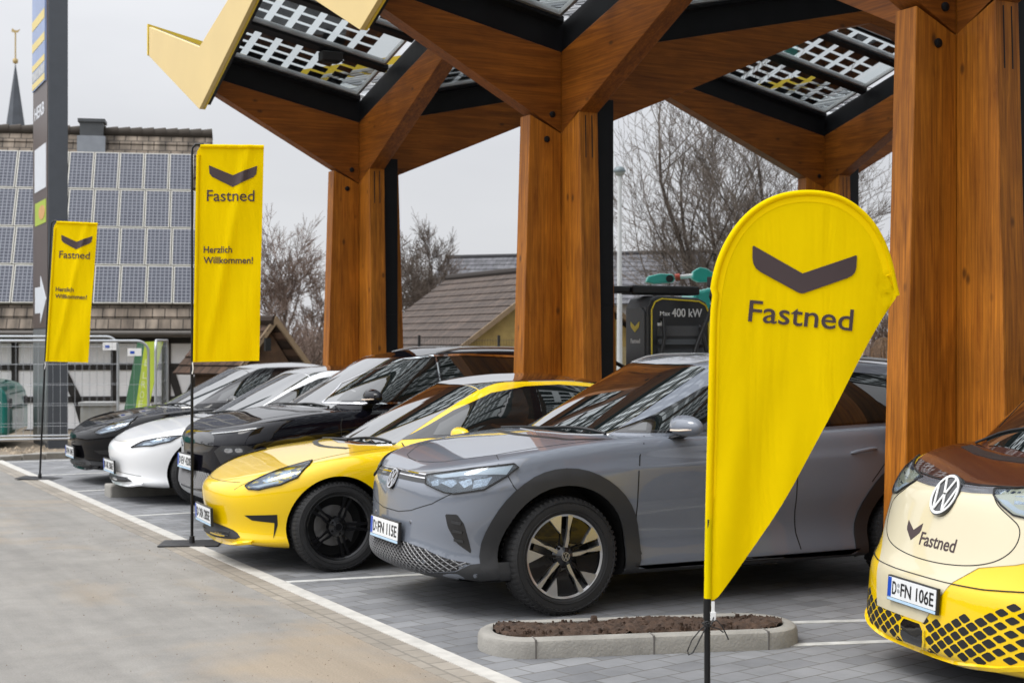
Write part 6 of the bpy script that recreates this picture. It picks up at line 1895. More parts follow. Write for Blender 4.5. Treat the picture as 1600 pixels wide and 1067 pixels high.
# -- half timbered barn with solar roof
ZB = 30.0
E = (RX * .985 + AX * .174).normalized(); NV = (RX * .174 - AX * .985).normalized()
O = at(160, ZB); pm_ = FPX / ZB
barn = thing('barn', 'white half timbered barn with a roof full of solar panels', 'barn', (O.x, O.y, 0))
def bp_(s, n, z): v = E * s + NV * n; return Vector((v.x, v.y, z))
def sx(px): return (px - 160) / pm_ / .985
s0, s1 = sx(-330), sx(322)
ez, rz_, run = hz(508, ZB - .5), hz(211, ZB + 2.4), 2.5
wl = MB(); quadbox(wl, [bp_(s0, 0, 0), bp_(s1 - .1, 0, 0), bp_(s1 - .1, -2 * run, 0), bp_(s0, -2 * run, 0)], -.4, ez + .1)
g_ = [bp_(s1 - .1, 0, ez), bp_(s1 - .1, -2 * run, ez), bp_(s1 - .1, -run, rz_ - .1)]
wl.add(g_ + [p - Vector((E.x, E.y, 0)) * .2 for p in g_], [(0,1,2),(5,4,3),(0,3,4,1),(1,4,5,2),(2,5,3,0)])
wl.obj('wall', M_RENDER, barn)
def beam(a, b, w=.16):
    (ax, ay), (bx, by) = a, b
    A = Vector((sx(ax), hz(ay, ZB))); B = Vector((sx(bx), hz(by, ZB))); d = (B - A).normalized(); p = Vector((-d.y, d.x)) * w / 2
    mb = MB(); mb.prism([tuple(A - p), tuple(B - p), tuple(B + p), tuple(A + p)], .0, .03, lambda u, v, ww: bp_(u, ww, v)); mb.obj('timber_beam', M_BEAM, barn)
beam((-300, 573), (320, 573), .13); beam((-300, 623), (320, 624), .12); beam((-300, 676), (320, 674), .14); beam((-300, 528), (320, 529), .2)
for x in (-200, -90, 31, 178, 256, 318): beam((x, 530), (x, 690), .18 if x > 200 else .13)
beam((99, 575), (122, 622), .17); beam((122, 622), (137, 674), .17); beam((262, 575), (276, 622), .15); beam((312, 574), (288, 622), .15); beam((-60, 575), (-85, 672), .16)
e0, e1 = bp_(s0 - .1, .42, ez - .12), bp_(s1, .42, ez - .12); r0, r1 = bp_(s0 - .1, -run, rz_), bp_(s1, -run, rz_)
slab_uv(None, 'roof_front', M_TILE_B, barn, [e0, e1, r1, r0], .05, rows=.30)
b0, b1_ = bp_(s0 - .1, -2 * run - .4, ez - .12), bp_(s1, -2 * run - .4, ez - .12)
slab_uv(None, 'roof_back', M_TILE_B, barn, [b1_, b0, r0, r1], .05, rows=.30)
ri = MB()
k = 34
for i in range(k):
    a = r0.lerp(r1, i / k); b = r0.lerp(r1, (i + 1.08) / k if i < k - 1 else 1); ri.tube([a + Vector((0, 0, .05)), b + Vector((0, 0, .07))], [.11, .125], 8)
ri.obj('ridge_tiles', M_TILE_B, barn, smooth=50)
gt = MB(); gt.tube([e0 + Vector((NV.x, NV.y, 0)) * .06 + Vector((0, 0, -.05)), e1 + Vector((NV.x, NV.y, 0)) * .06 + Vector((0, 0, -.05))], .07, 8); gt.obj('gutter', mat('zinc_gutter', (.10, .09, .08), .5, .4), barn, smooth=60)
so = MB(); quadbox(so, [bp_(s0, .40, 0), bp_(s1, .40, 0), bp_(s1, .0, 0), bp_(s0, .0, 0)], ez - .22, ez - .14); so.obj('eave_board', M_BEAM, barn)
# solar panels on the roof
def pv_mat():
    m, t, b = base_mat('pv_module'); l = t.links.new
    co = N(t, 'ShaderNodeTexCoord')
    br = N(t, 'ShaderNodeTexBrick'); br.offset = 0; br.inputs['Color1'].default_value = (.062, .066, .085, 1); br.inputs['Color2'].default_value = (.078, .083, .103, 1); br.inputs['Mortar'].default_value = (.22, .23, .26, 1)
    br.inputs['Scale'].default_value = 1; br.inputs['Brick Width'].default_value = .083; br.inputs['Row Height'].default_value = .083; br.inputs['Mortar Size'].default_value = .009; br.inputs['Mortar Smooth'].default_value = .1
    l(co.outputs['UV'], br.inputs['Vector']); l(br.outputs['Color'], b.inputs['Base Color']); b.inputs['Roughness'].default_value = .35; b.inputs['Specular IOR Level'].default_value = .12
    MATS['pv_module'] = m; return m
M_PV = pv_mat()
M_PVF = mat('pv_frame', (.42, .41, .37), .5, .2, var=.08)
up = (r0 - e0); UL = up.length; up.normalize(); al = (e1 - e0).normalized(); nn = al.cross(up).normalized(); nn = nn if nn.z > 0 else -nn
def tslope(y):   # fraction of the slope for photo height y at the middle of the roof
    lo, hi = 0.0, 1.0
    for _ in range(40):
        m_ = (lo + hi) / 2; p = e0.lerp(r0, m_) + al * (sx(160) - s0) + O; z = (Vector((p.x, p.y, 0))).dot(AX)
        if HOR - (p.z - CAM_H) * FPX / z > y: lo = m_
        else: hi = m_
    return lo * UL
ys = [481, 421, 362, 303, 245]; ts = [tslope(y) for y in ys]
pw = 38.7 / pm_ / .985 * 1.03
first = None
for i in range(4):
    h = ts[i + 1] - ts[i]
    for j in range(18):
        a = (sx(305) - s0) - (j - .2) * pw - (i * .055)
        if a < .2 or a > (s1 - s0) - .05: continue
        if first is None or i != first[2]:
            mb = MB()
            def q(u, v, w): return al * u + up * v + nn * w
            mb.prism([(-pw + .016, .012), (-.002, .012), (-.002, h - .012), (-pw + .016, h - .012)], .10, .15, q)
            o = mb.obj('solar_panel', M_PVF, barn)
            me = bpy.data.meshes.new('pv_glass'); e_ = .022
            cs = [(-pw + .016 + e_, .012 + e_), (-.002 - e_, .012 + e_), (-.002 - e_, h - .012 - e_), (-pw + .016 + e_, h - .012 - e_)]
            me.from_pydata([tuple(q(u, v, .1535)) for u, v in cs] + [tuple(q(u, v, .14)) for u, v in cs], [], [(0,1,2,3),(7,6,5,4),(0,4,5,1),(1,5,6,2),(2,6,7,3),(3,7,4,0)]); me.materials.append(M_PV)
            uv = me.uv_layers.new(name='UVMap')
            for p in me.polygons:
                for li, vi in zip(p.loop_indices, p.vertices): uv.data[li].uv = cs[vi % 4]
            gl = link('panel_glass', me, o); first = (o, gl, i); base_o = o
        else:
            o = copy_tree(first[0], barn)
        o.location = e0 + al * a + up * ts[i]
ch = MB(); cp0 = bp_(sx(128) , -1.75, 0)
def cb(ds, dn, z0, z1, mb=None):
    mb = mb or ch; mm = [bp_(sx(127) - ds, -2.42 + dn, 0), bp_(sx(127) + ds, -2.42 + dn, 0), bp_(sx(127) + ds, -2.42 - dn, 0), bp_(sx(127) - ds, -2.42 - dn, 0)]; quadbox(mb, mm, z0, z1)
cb(.24, .24, rz_ - .5, hz(190, ZB + 2)); cb(.28, .28, hz(190, ZB + 2), hz(185, ZB + 2) )
chm = ch.obj('chimney', mat('slate_chimney', (.075, .08, .085), .6, var=.1), barn)
fl = MB(); cb(.29, .30, rz_ - .55, hz(213, ZB + 2.1), fl); fl.obj('lead_flashing', mat('lead', (.28, .30, .33), .5, .3), chm)

# -- church spire far behind
cs = at(24, 190); ch_t = thing('church', 'dark slate church spire with a golden weathercock rising behind the barn', 'church', cs)
px = FPX / 190
sp = MB(); zt, zb_ = hz(97, 190), hz(215, 190); w0 = 17.5 / px
n8 = 8
ring = [(w0 * cos(2*pi*k/n8 + .3), w0 * sin(2*pi*k/n8 + .3), zb_) for k in range(n8)]; sp.add(ring + [(0, 0, zt)], [(k, (k + 1) % n8, n8) for k in range(n8)] + [tuple(range(n8 - 1, -1, -1))])
sp.obj('spire', mat('spire_slate', (.065, .075, .09), .6, var=.15, scale=1), ch_t)
tw = MB(); tw.box((-w0 * 1.05, -w0 * 1.05, -.4), (w0 * 1.05, w0 * 1.05, zb_)); tw.obj('tower', mat('tower_stone', (.32, .3, .27), .9), ch_t)
ro = MB(); ro.tube([(0, 0, zt - .2), (0, 0, hz(52, 190))], .10, 6); ro.lathe([(0, zt + .5), (.3, zt + .35), (.35, zt + .1), (.3, zt - .15), (0, zt - .3)], 10, 'z')
zc = hz(50, 190); ro.prism([(-.5, zc), (-.1, zc - .15), (.3, zc - .1), (.6, zc + .3), (.2, zc + .15), (-.1, zc + .2), (-.4, zc + .45)], -.05, .05, lambda u, v, w: RX * u + Vector((0, 0, v)) - AX * w)
ro.obj('weathercock', mat('gilded_metal', (.45, .34, .16), .4, .6), ch_t)

# -- tall price sign
tz = 24.6
c0 = at(75.5, tz)
LD = (-RX * .75 + AX * 1.55).normalized(); RD = (RX * .985 + AX * .174).normalized()
pyl = thing('price_sign', 'tall slate grey totem sign with a blue price display and white arrow', 'sign', (c0.x, c0.y, 0))
def pq(u, v, w): d = LD * u; nr = -RD; p = d + nr * w; return Vector((p.x, p.y, v))   # u along the display face, w outwards
LW, RW, HT = 1.62, .31, 8.6
body = MB(); quadbox(body, [Vector((0, 0, 0)), RD * RW, RD * RW + LD * LW, LD * LW], -.1, HT); body.obj('pylon_body', mat('slate_grey_panel', (.062, .07, .082), .45, .2, var=.05), pyl, bevel=.01)
def zq(y, u=0): return hz(y, tz + u * .9)
def face(name, u0, u1, z0, z1, m, w=.02, par=None):
    mb = MB(); mb.prism([(u0, z0), (u1, z0), (u1, z1), (u0, z1)], .002, w, pq); return mb.obj(name, m, par or pyl)
fp = face('sign_face', .03, LW - .03, zq(512), HT - .05, mat('brown_sign_face', (.075, .052, .045), .4, var=.08, scale=1.5), .012)
face('lower_face', .03, LW - .03, .05, zq(514), mat('grey_sign_face', (.17, .175, .18), .4, .3, var=.1), .012)
ds = face('price_display', .12, LW - .12, zq(124), HT - .1, mat('display_blue', (.20, .27, .46), .3, var=.12, scale=2), .04, fp)
for (ya, yb) in ((60, 47), (25, 10), (122, 112), (92, 82)):
    face('display_bar', .14, LW - .14, zq(ya), zq(yb), mat('display_yellow', (.66, .52, .16), .4, var=.05), .045, ds)
face('display_row', .14, LW - .14, zq(110), zq(95), mat('display_grey', (.38, .39, .40), .4, var=.3, scale=12), .045, ds)
wt = MB(); M_SW = mat('sign_white', (.62, .64, .68), .4, var=.04)
text_mb(wt, 'HERB', lambda u, v, d: pq(LW - u, v, .015 + d), .22, zq(172), .21, bold=.02, cut=0, width=1.05)
wt.obj('sign_lettering', M_SW, fp)
face('white_sign', .15, LW - .25, zq(291), zq(221), M_SW, .02, fp)
gs = face('green_sign', .15, LW - .30, zq(346), zq(309), mat('sign_lime', (.36, .46, .03), .4, var=.05), .02, fp)
mb = MB(); mb.prism([(.55 + .33 * cos(a), zq(328) + .12 * sin(a)) for a in [2*pi*k/20 for k in range(20)]], .021, .026, pq); mb.obj('orange_mark', mat('sign_orange', (.55, .30, .10), .5), gs)
ar = MB(); z1, z2, zm = zq(430), zq(505), zq(467); ar.prism([(LW - .30, zm - .22), (LW * .45, zm - .22), (LW * .45, zm - .40), (.12, zm), (LW * .45, zm + .40), (LW * .45, zm + .22), (LW - .30, zm + .22)], .013, .02, pq); ar.obj('arrow', M_SW, fp)

# -- construction fence panels
M_TUBE = mat('fence_tube', (.46, .48, .50), .4, .7, var=.06)
M_WIRE = mat('fence_wire', (.40, .42, .44), .5, .5, var=0)
def site_fence(pa, pb, H, label, z0=.08, group='mesh site fence panels before the barn', dark=False):
    a = Vector((pa.x, pa.y, 0)); b = Vector((pb.x, pb.y, 0)); d = (b - a); Ln = d.length; d.normalize()
    t = thing('site_fence', label, 'fence', a, atan2(d.y, d.x), group)
    if dark:
        po_ = MB(); n_ = int(Ln / 1.6)
        for i in range(n_ + 1): x = Ln * i / n_; po_.box((x - .025, -.025, 0), (x + .025, .025, H))
        po_.obj('post', M_BLACKP, t); ms = MB(); k = int(Ln / .06)
        for i in range(1, k): ms.tube([(Ln * i / k, .03, .1), (Ln * i / k, .03, H - .08)], .0025, 3, cap=False)
        for j in range(9): ms.tube([(0, .03, .15 + j * .2), (Ln, .03, .15 + j * .2)], .003, 3, cap=False)
        ms.obj('wire_mesh', M_BLACKP, t); return t
    fr = MB(); r = .18
    pts = [(0, z0)] + [(r - r * cos(k * pi / 12), H - r + r * sin(k * pi / 12)) for k in range(7)] + [(Ln - r + r * sin(k * pi / 12), H - r + r * cos(k * pi / 12)) for k in range(7)] + [(Ln, z0)]
    fr.tube([(x, 0, z) for x, z in pts], .021, 8); fr.tube([(0, 0, z0 + .12), (Ln, 0, z0 + .12)], .016, 8); fr.obj('frame', M_TUBE, t, smooth=60)
    ms = MB(); k = int(Ln / .11)
    for i in range(1, k): ms.tube([(Ln * i / k, 0, z0 + .1), (Ln * i / k, 0, H - .02)], .0022, 3, cap=False)
    for z in (.4, .72, 1.04, 1.36, 1.64):
        if z < H: ms.tube([(0, 0, z), (Ln, 0, z)], .0026, 3, cap=False)
    ms.obj('wire_mesh', M_WIRE, t)
    ft = MB()
    for x in (0.0, Ln): ft.box((x - .12, -.33, 0.0), (x + .12, .33, .11))
    ft.obj('foot', M_KERB, t, bevel=.02)
    return t
f1 = site_fence(at(-150, 23.8), at(184, 24.6), 1.80, 'site fence panel with the higher top rail reaching behind the price sign')
f2 = site_fence(at(-120, 23.0), at(232, 23.9), 1.73, 'nearer site fence panel ending in a round corner by the green banner')
f3 = site_fence(at(243, 23.9), at(262, 27.2), 1.74, 'site fence panel turned edge on beside the green banner')
for (fx, px_, y_, zz) in ((f2, 211, 550, 23.8), (f1, 172, 541, 24.5)):
    p = at(px_, zz) ; mb = MB(); M_T = Matrix.Rotation(atan2(RX.y, RX.x), 4, 'Z'); mb.box((-.11, -.035, hz(y_ + 6, zz)), (.11, -.028, hz(y_ - 6, zz)), M=M_T)
    o = mb.obj('fence_notice', M_WHITEP); o.parent = fx; o.matrix_parent_inverse = Matrix(); 
    lp = Matrix.Translation(fx.location) @ Matrix.Rotation(fx.rotation_euler.z, 4, 'Z'); o.matrix_local = lp.inverted() @ Matrix.Translation((p.x, p.y, 0))
    b2_ = MB(); b2_.box((-.07, -.039, hz(y_ + 2.5, zz)), (.0, -.036, hz(y_ - 1.5, zz)), M=M_T); b2_.obj('notice_mark', M_PLATEBLUE, o)

# -- green banner leaning behind the fence
gb = thing('green_banner', 'dark green and lime banner leaning behind the site fence', 'banner', at(220, 25.2))
def gq(x, y, w): p = RX * ((x - 220) * 25.2 / FPX) + AX * (-w + (y - 640) * -.0045); return Vector((p.x, p.y, hz(y, 25.2)))
for nm, q4, m in (('dark_stripe', [(204, 535), (216, 534), (212, 642), (194, 643)], mat('banner_green', (.035, .14, .06), .6, var=.08)), ('lime_field', [(216, 534), (245, 533), (240, 570), (232, 642), (212, 642)], mat('banner_lime', (.42, .52, .02), .6, var=.06)), ):
    mb = MB(); mb.prism(q4, 0, .02, gq); o = mb.obj(nm, m, gb)
mb = MB()
for i, yy in enumerate((572, 592, 606, 622, 636)): text_mb(mb, 'ELROE'[i], lambda u, v, d, yy=yy: gq(219 - (yy - 570) * .05 + u, yy - v, .022 + d), 0, 0, 11, bold=.02, cut=0, width=7, th=.001)
mb.obj('banner_lettering', mat('banner_print', (.60, .66, .25), .6), gb)

# -- panel vans in the background
def panel_van(loc, rz, col, label, mark=True, H=2.0):
    t = thing('panel_van', label, 'van', loc, rz)
    m = paint_mat('van_paint_%d' % int(col[1] * 1000), col)
    L_, W_ = 4.9, 1.9
    prof = [(0, .10), (0, .62), (.04, .88), (.16, 1.02), (.95, 1.16), (1.55, H - .14), (1.85, H - .02), (4.5, H), (4.8, H - .1), (4.9, H - .6), (4.9, .12)]
    mb = MB(); mb.prism(rounded(prof, 1, .15), -W_/2, W_/2, lambda u, v, w: Vector((u, w * (1 - .10 * max(0, (v - 1.0))), v)))
    mb.obj('body', m, t, bevel=.06, smooth=50)
    wn = MB()
    for sg in (-1, 1):
        wn.prism([(1.15, 1.2), (2.2, 1.22), (2.2, H - .3), (1.6, H - .3)], .0, .012, lambda u, v, w: Vector((u, sg * (W_/2 * (1 - .10 * max(0, v - 1.0)) + w), v)))
    wn.obj('side_window', M_GLASS, t)
    ws = MB(); ws.prism([(-.75, .02), (.75, .02), (.66, .98), (-.66, .98)], .0, .012, lambda u, v, w: Vector((.97 + .56 * v - w * .8, u, 1.20 + (H - 1.36) * v + w * .5))); ws.obj('windshield', M_GLASS, t)
    for i, x in enumerate((.85, 3.9)):
        for sg in (-1, 1):
            w = MB(); w.lathe([(.0, sg * .90), (.2, sg * .91), (.22, sg * .96), (.33, sg * .96), (.345, sg * .90), (.345, sg * .72), (0, sg * .72)], 32, 'y', (x, 0, .345)); wo = w.obj('wheel', M_RUBBER, t, smooth=40)
            a = MB(); a.lathe([(.40, sg * .945), (.40, sg * .955), (0, sg * .955)], 32, 'y', (x, 0, .36)); a.obj('wheel_arch', M_GAP, t)
            r = MB(); r.lathe([(0, sg * .965), (.21, sg * .965), (.21, sg * .95)], 24, 'y', (x, 0, .345)); r.obj('hub_cap', M_GALV, wo, smooth=40)
    ln = MB()
    for sg in (-1, 1): ln.box((.5, min(sg * .951, sg * .958), .62), (4.4, max(sg * .951, sg * .958), .66))
    ln.obj('rub_strip', m, t)
    if mark:
        tb = MB()
        for (a, b, z0, z1) in ((.50, .58, .62, .86), (.24, .46, .80, .835), (.22, .46, .745, .78), (.20, .46, .69, .725), (.26, .46, .635, .67)):
            tb.box((a, .951, z0), (b, .957, z1))
        tb.prism([(.10, .72), (.20, .66), (.24, .70), (.22, .80), (.16, .76)], .951, .957, lambda u, v, w: Vector((u, w, v)))
        tb.obj('van_lettering', M_WHITEP, t)
    hl = MB()
    for sg in (-1, 1): hl.box((-.01, sg * .70 - .12, .62), (.06, sg * .70 + .12, .78))
    hl.obj('headlight', M_HOUSING, t, bevel=.02)
    return t
vp = at(52, 26.4); panel_van((vp.x - .8 * AX.x, vp.y - .8 * AX.y, 0), atan2(RX.y, RX.x) + pi + radians(8), (0.01, 0.17, 0.14), 'teal panel van with white lettering behind the fence')
vp = at(1376, 23.0); panel_van((vp.x, vp.y, 0), atan2(RX.y, RX.x) - radians(20), (0.02, 0.035, 0.06), 'dark blue panel van glimpsed beyond the grey car', mark=False, H=1.95)

# -- white cabinet by the barn wall
cb_ = thing('utility_cabinet', 'pale grey utility cabinet at the foot of the barn wall', 'cabinet', at(155, 27.5), atan2(RX.y, RX.x))
mb = MB(); mb.box((-.29, -.2, 0), (.29, .2, hz(632, 27.5) - 0.02)); mb.obj('cabinet_body', mat('cabinet_grey', (.42, .42, .40), .6, var=.08), cb_, bevel=.01)
mb = MB(); mb.box((-.32, -.23, hz(632, 27.5) - .02), (.32, .23, hz(630, 27.5) + .03)); mb.obj('cabinet_lid', mat('cabinet_lid', (.34, .34, .33), .6), cb_, bevel=.01)

# -- brown timber shed
def house(name, label, cat, R0, R1, E0, wall_m, roof_m, gable_m, zbase=-.3, over=.25, rows=.3, group=None):
    """R0,R1 ridge ends (near gable first), E0 near eave corner"""
    t = thing(name, label, cat, (R0.x, R0.y, 0), 0, group)
    o = Vector((R0.x, R0.y, 0))
    rd = (R1 - R0); rd.z = 0
    half = Vector((E0.x - R0.x, E0.y - R0.y, 0)); ez_ = E0.z
    A = [half, -half, -half + rd, half + rd]
    rdn = rd.normalized(); hn = half.normalized()
    w = MB(); inset = .12
    Aw = [half * (1 - inset / half.length) + rdn * .2, -half * (1 - inset / half.length) + rdn * .2, -half * (1 - inset / half.length) + rd - rdn * .2, half * (1 - inset / half.length) + rd - rdn * .2]
    quadbox(w, Aw, zbase, ez_); w.obj('wall', wall_m, t)
    gm = MB()
    for k, (p, q) in enumerate(((Aw[0], Aw[1]), (Aw[3], Aw[2]))):
        m_ = (p + q) / 2; th_ = rdn * (.08 if k == 0 else -.08)
        tri = [Vector((p.x, p.y, ez_)), Vector((q.x, q.y, ez_)), Vector((m_.x, m_.y, R0.z - .06))]
        gm.add(tri + [v + th_ for v in tri], [(0,1,2),(5,4,3),(0,3,4,1),(1,4,5,2),(2,5,3,0)])
    gm.obj('gable', gable_m, t)
    dz = (R0.z - ez_) / half.length * over
    for s, nm in ((1, 'roof_slope'), (-1, 'roof_slope')):
        e0_ = half * s + hn * s * over; e0_ = Vector((e0_.x, e0_.y, ez_ - dz)); r0_ = Vector((0, 0, R0.z)); r1_ = Vector((rd.x, rd.y, R0.z)); e1_ = e0_ + rd
        if s > 0: slab_uv(None, nm, roof_m, t, [e0_, e1_, r1_, r0_], .03, rows=rows)
        else: slab_uv(None, nm, roof_m, t, [e1_, e0_, r0_, r1_], .03, rows=rows)
        b = MB(); d_ = Vector((0, 0, .14)); b.add([e0_ - rdn * .04, r0_ - rdn * .04, r0_ - rdn * .04 + d_, e0_ - rdn * .04 + d_, e0_, r0_, r0_ + d_, e0_ + d_], [(0,1,2,3),(7,6,5,4),(0,4,5,1),(1,5,6,2),(2,6,7,3),(3,7,4,0)]); b.obj('barge_board', mat('barge_wood', (.24, .17, .10), .7, var=.15), t)
    rg = MB(); rg.tube([Vector((0, 0, R0.z + .06)), Vector((rd.x, rd.y, R0.z + .06))], .10, 8); rg.obj('ridge', roof_m, t)
    return t
M_SHED = mat('shed_boards', (.085, .045, .022), .75, var=.35, scale=5)
zz = 27.5
R0 = at(430, zz, hz(506, zz)); R1 = at(330, zz + .9, hz(506, zz)); E0 = at(478, zz + .1, hz(570, zz)); E0 = Vector((E0.x, E0.y, hz(572, zz)))
sh = house('garden_shed', 'small brown wooden shed with a steep gable in front of bare bushes', 'shed', R0, R1, E0, M_SHED, tile_mat('shed_tiles', (.09, .05, .03), (.12, .07, .045), .2, .18), M_SHED, rows=.18, over=.12)
hx = MB(); p = (at(418, zz - .35) - Vector((R0.x, R0.y, 0))); hx.box((p.x - .05, p.y - .05, hz(548, zz)), (p.x + .05, p.y + .05, hz(528, zz))); hx.obj('vent', M_GAP, sh)

# -- tiled cottage and the long grey roof behind it
R0 = at(882, 36.0, 3.46); R1 = at(700, 42.5, 3.46); E0 = at(728, 34.6, 1.60)
house('cottage', 'low cottage with brown tiled roof and yellow timber gable between the columns', 'house', R0, R1, E0, mat('cottage_wall', (.40, .33, .18), .85, var=.1), M_TILE_C, mat('yellow_boards', (.36, .26, .09), .75, var=.2, scale=4), rows=.30)
M_SLATE = tile_mat('grey_roof_slates', (.085, .085, .095), (.12, .12, .13), .5, .3, .35)
R0 = at(1330, 60, hz(396, 62)); R1 = at(697, 66, hz(396, 62)); E0 = at(1330, 55, hz(470, 56))
bh = house('grey_roof_house', 'long house with a grey slate roof behind the cottage and the bare tree', 'house', R0, R1, E0, mat('far_wall', (.30, .29, .28), .9, var=.1), M_SLATE, mat('far_gable', (.22, .22, .23), .9), rows=.5)

# -- wire fence in front of the cottage
wf = site_fence(at(655, 32.0), at(900, 33.0), 1.86, 'dark wire mesh fence in front of the cottage gable', group=None, dark=True)

# -- street lamp
lp = thing('street_lamp', 'slim pale street lamp beside the middle timber column', 'lamp', at(968, 30))
mb = MB(); mb.tube([(0, 0, 0), (0, 0, hz(275, 30))], [.06, .042], 12); mb.obj('lamp_post', mat('lamp_post_grey', (.55, .57, .57), .5, .2), lp, smooth=50)
z = hz(275, 30); mb = MB(); mb.lathe([(.05, z), (.09, z + .02), (.11, z + .08), (0, z + .08)], 16, 'z'); mb.obj('lamp_glass', mat('lamp_glass', (.35, .38, .37), .2), lp, smooth=50)
mb = MB(); mb.lathe([(.125, z + .075), (.125, z + .10), (.10, z + .16), (.03, z + .19), (0, z + .19)], 16, 'z'); mb.obj('lamp_cap', mat('lamp_cap', (.12, .15, .16), .4, .3), lp, smooth=50)

# -- turquoise crane lorry / excavator boom beyond the charger
ez0 = 24.0
ex = thing('excavator', 'turquoise excavator with its folded boom showing above the charger', 'excavator', at(1075, ez0), atan2(RX.y, RX.x))
M_TQ = mat('turquoise_paint', (.03, .36, .30), .35, coat=.3, var=.06)
kx = ez0 / FPX
def ep(x, y): return ((x - 1075) * kx, hz(y, ez0))
mb = MB(); mb.prism([ep(1008, 441), ep(1012, 432), ep(1030, 428), ep(1050, 429), ep(1054, 436), ep(1050, 442), ep(1020, 444)], -.12, .12, lambda u, v, w: Vector((u, w, v))); bo_ = mb.obj('boom', M_TQ, ex, bevel=.02)
mb = MB(); mb.lathe([(0, -.15), (.06, -.15), (.06, -.12)], 16, 'y', (ep(1045, 436)[0], 0, ep(1045, 436)[1])); mb.obj('boom_pin', M_BLACKP, bo_)
mb = MB(); a = ep(1055, 434); b = ep(1062, 433); mb.tube([(a[0], -.02, a[1]), (b[0], -.02, b[1])], .06, 10); mb.obj('red_collar', mat('red_paint', (.45, .06, .03), .5), ex)
mb = MB(); a = ep(1060, 433); b = ep(1082, 431); mb.tube([(a[0], -.02, a[1]), (b[0], -.02, b[1])], .035, 10); mb.obj('hydraulic_cylinder', M_WHITEP, ex)
mb = MB(); mb.prism([ep(1080, 436), ep(1082, 424), ep(1092, 418), ep(1103, 420), ep(1112, 426), ep(1150, 428), ep(1150, 440), ep(1090, 441)], -.12, .12, lambda u, v, w: Vector((u, w, v))); mb.obj('dipper', M_TQ, ex, bevel=.02)
mb = MB(); mb.prism([ep(1075, 458), ep(1110, 450), ep(1240, 452), ep(1250, 520), ep(1240, 545), ep(1070, 545), ep(1066, 480)], -.9, .9, lambda u, v, w: Vector((u, w, v))); mb.obj('upper_body', M_TQ, ex, bevel=.05)
mb = MB(); mb.prism([ep(1098, 462), ep(1235, 464), ep(1235, 488), ep(1098, 486)], .901, .91, lambda u, v, w: Vector((u, -w, v))); mb.obj('white_band', M_WHITEP, ex)
for sg in (-1, 1):
    mb = MB(); mb.prism(rounded([(-1.4, .0), (1.9, .0), (1.9, .75), (-1.4, .75)], 2, .25), sg * .55, sg * 1.05, lambda u, v, w: Vector((u, w, v))); mb.obj('track', M_RUBBER, ex)
mb = MB(); mb.box((-.3, -.6, .7), (1.0, .6, hz(540, ez0))); mb.obj('turntable', M_BLACKP, ex)

# ------------------------------------------------------------------ bare trees
M_BARK = mat('grey_brown_bark', (.060, .047, .038), .9, var=.3, scale=5)
M_TWIG = mat('twig_brown', (.105, .082, .066), .9, var=.25, scale=3)
M_TWIGR = mat('reddish_twig', (.17, .122, .098), .9, var=.25, scale=3)
def bare_tree(loc, H, label, seed, stems=1, spread=.5, levels=5, twig=None, r0=None, group='bare winter trees behind the charging bays', up=.25, lean=.15, dens=1.0, rmin=.006, name='bare_tree', crown_w=None):
    rn = random.Random(seed)
    t = thing(name, label, 'tree' if name == 'bare_tree' else 'bush', loc, 0, group)
    tr, cr = MB(), MB()
    r0 = r0 or H * .018
    def grow(p, d, ln, r, lv):
        n = 4 if lv < 3 else 3
        pts = [p]; q = p; dd = d
        for i in range(n):
            dd = (dd + Vector((rn.gauss(0, .12), rn.gauss(0, .12), rn.gauss(0, .08) + up * .10))).normalized()
            q = q + dd * ln / n; pts.append(q)
        r1 = max(rmin * .7, r * .55)
        rs = [r + (r1 - r) * i / n for i in range(n + 1)]
        (tr if lv <= 1 else cr).tube(pts, rs, 7 if lv == 0 else (5 if lv == 1 else 3), cap=(lv == 0))
        if lv >= levels: return
        k = int((rn.randint(4, 6) if lv < 3 else rn.randint(3, 5)) * dens + .5)
        for i in range(k):
            f = rn.uniform(.30, 1.0) if lv > 0 else rn.uniform(.35, 1.0)
            j = min(n - 1, int(f * n)); base = pts[j].lerp(pts[j + 1], f * n - j)
            ax = Vector((rn.gauss(0, 1), rn.gauss(0, 1), rn.gauss(0, .5))); ax = (ax - dd * ax.dot(dd))
            if ax.length < .01: continue
            ang = rn.uniform(.35, .85) * (1 + spread * .3)
            nd = (dd * cos(ang) + ax.normalized() * sin(ang) + Vector((0, 0, up * .3))).normalized()
            grow(base, nd, ln * rn.uniform(.45, .72), max(rmin, (r + (r1 - r) * f) * rn.uniform(.4, .6)), lv + 1)
        grow(pts[-1], dd, ln * rn.uniform(.55, .75), max(rmin, r1), lv + 1)
    for s in range(stems):
        a = 2 * pi * s / max(1, stems) + rn.uniform(0, 1)
        d = Vector((cos(a) * lean * (1 if stems > 1 else .4), sin(a) * lean * (1 if stems > 1 else .4), 1)).normalized()
        grow(Vector((cos(a) * .1 * (stems > 1), sin(a) * .1 * (stems > 1), -.1)), d, H * .42 * rn.uniform(.85, 1.1), r0 * (1 if stems == 1 else .75), 0)
    tr.obj('trunk', M_BARK, t, smooth=50); cr.obj('crown', twig or M_TWIG, t)
    return t
bare_tree(at(1150, 35), 8.4, 'big bare many stemmed tree behind the teardrop flag', 5, stems=5, lean=.24, levels=5, spread=.5, r0=.14, up=.45, rmin=.0055, dens=.82, twig=mat('pale_twig', (.15, .125, .105), .9, var=.25, scale=3))
bare_tree(at(672, 44), 6.6, 'bare tree with fine twigs between the left and middle columns', 4, stems=1, lean=.3, levels=5, rmin=.007, dens=.9, up=.35, r0=.10)
bare_tree(at(618, 47), 5.6, 'thin bare tree half hidden behind the left timber column', 23, stems=1, levels=4, rmin=.009)
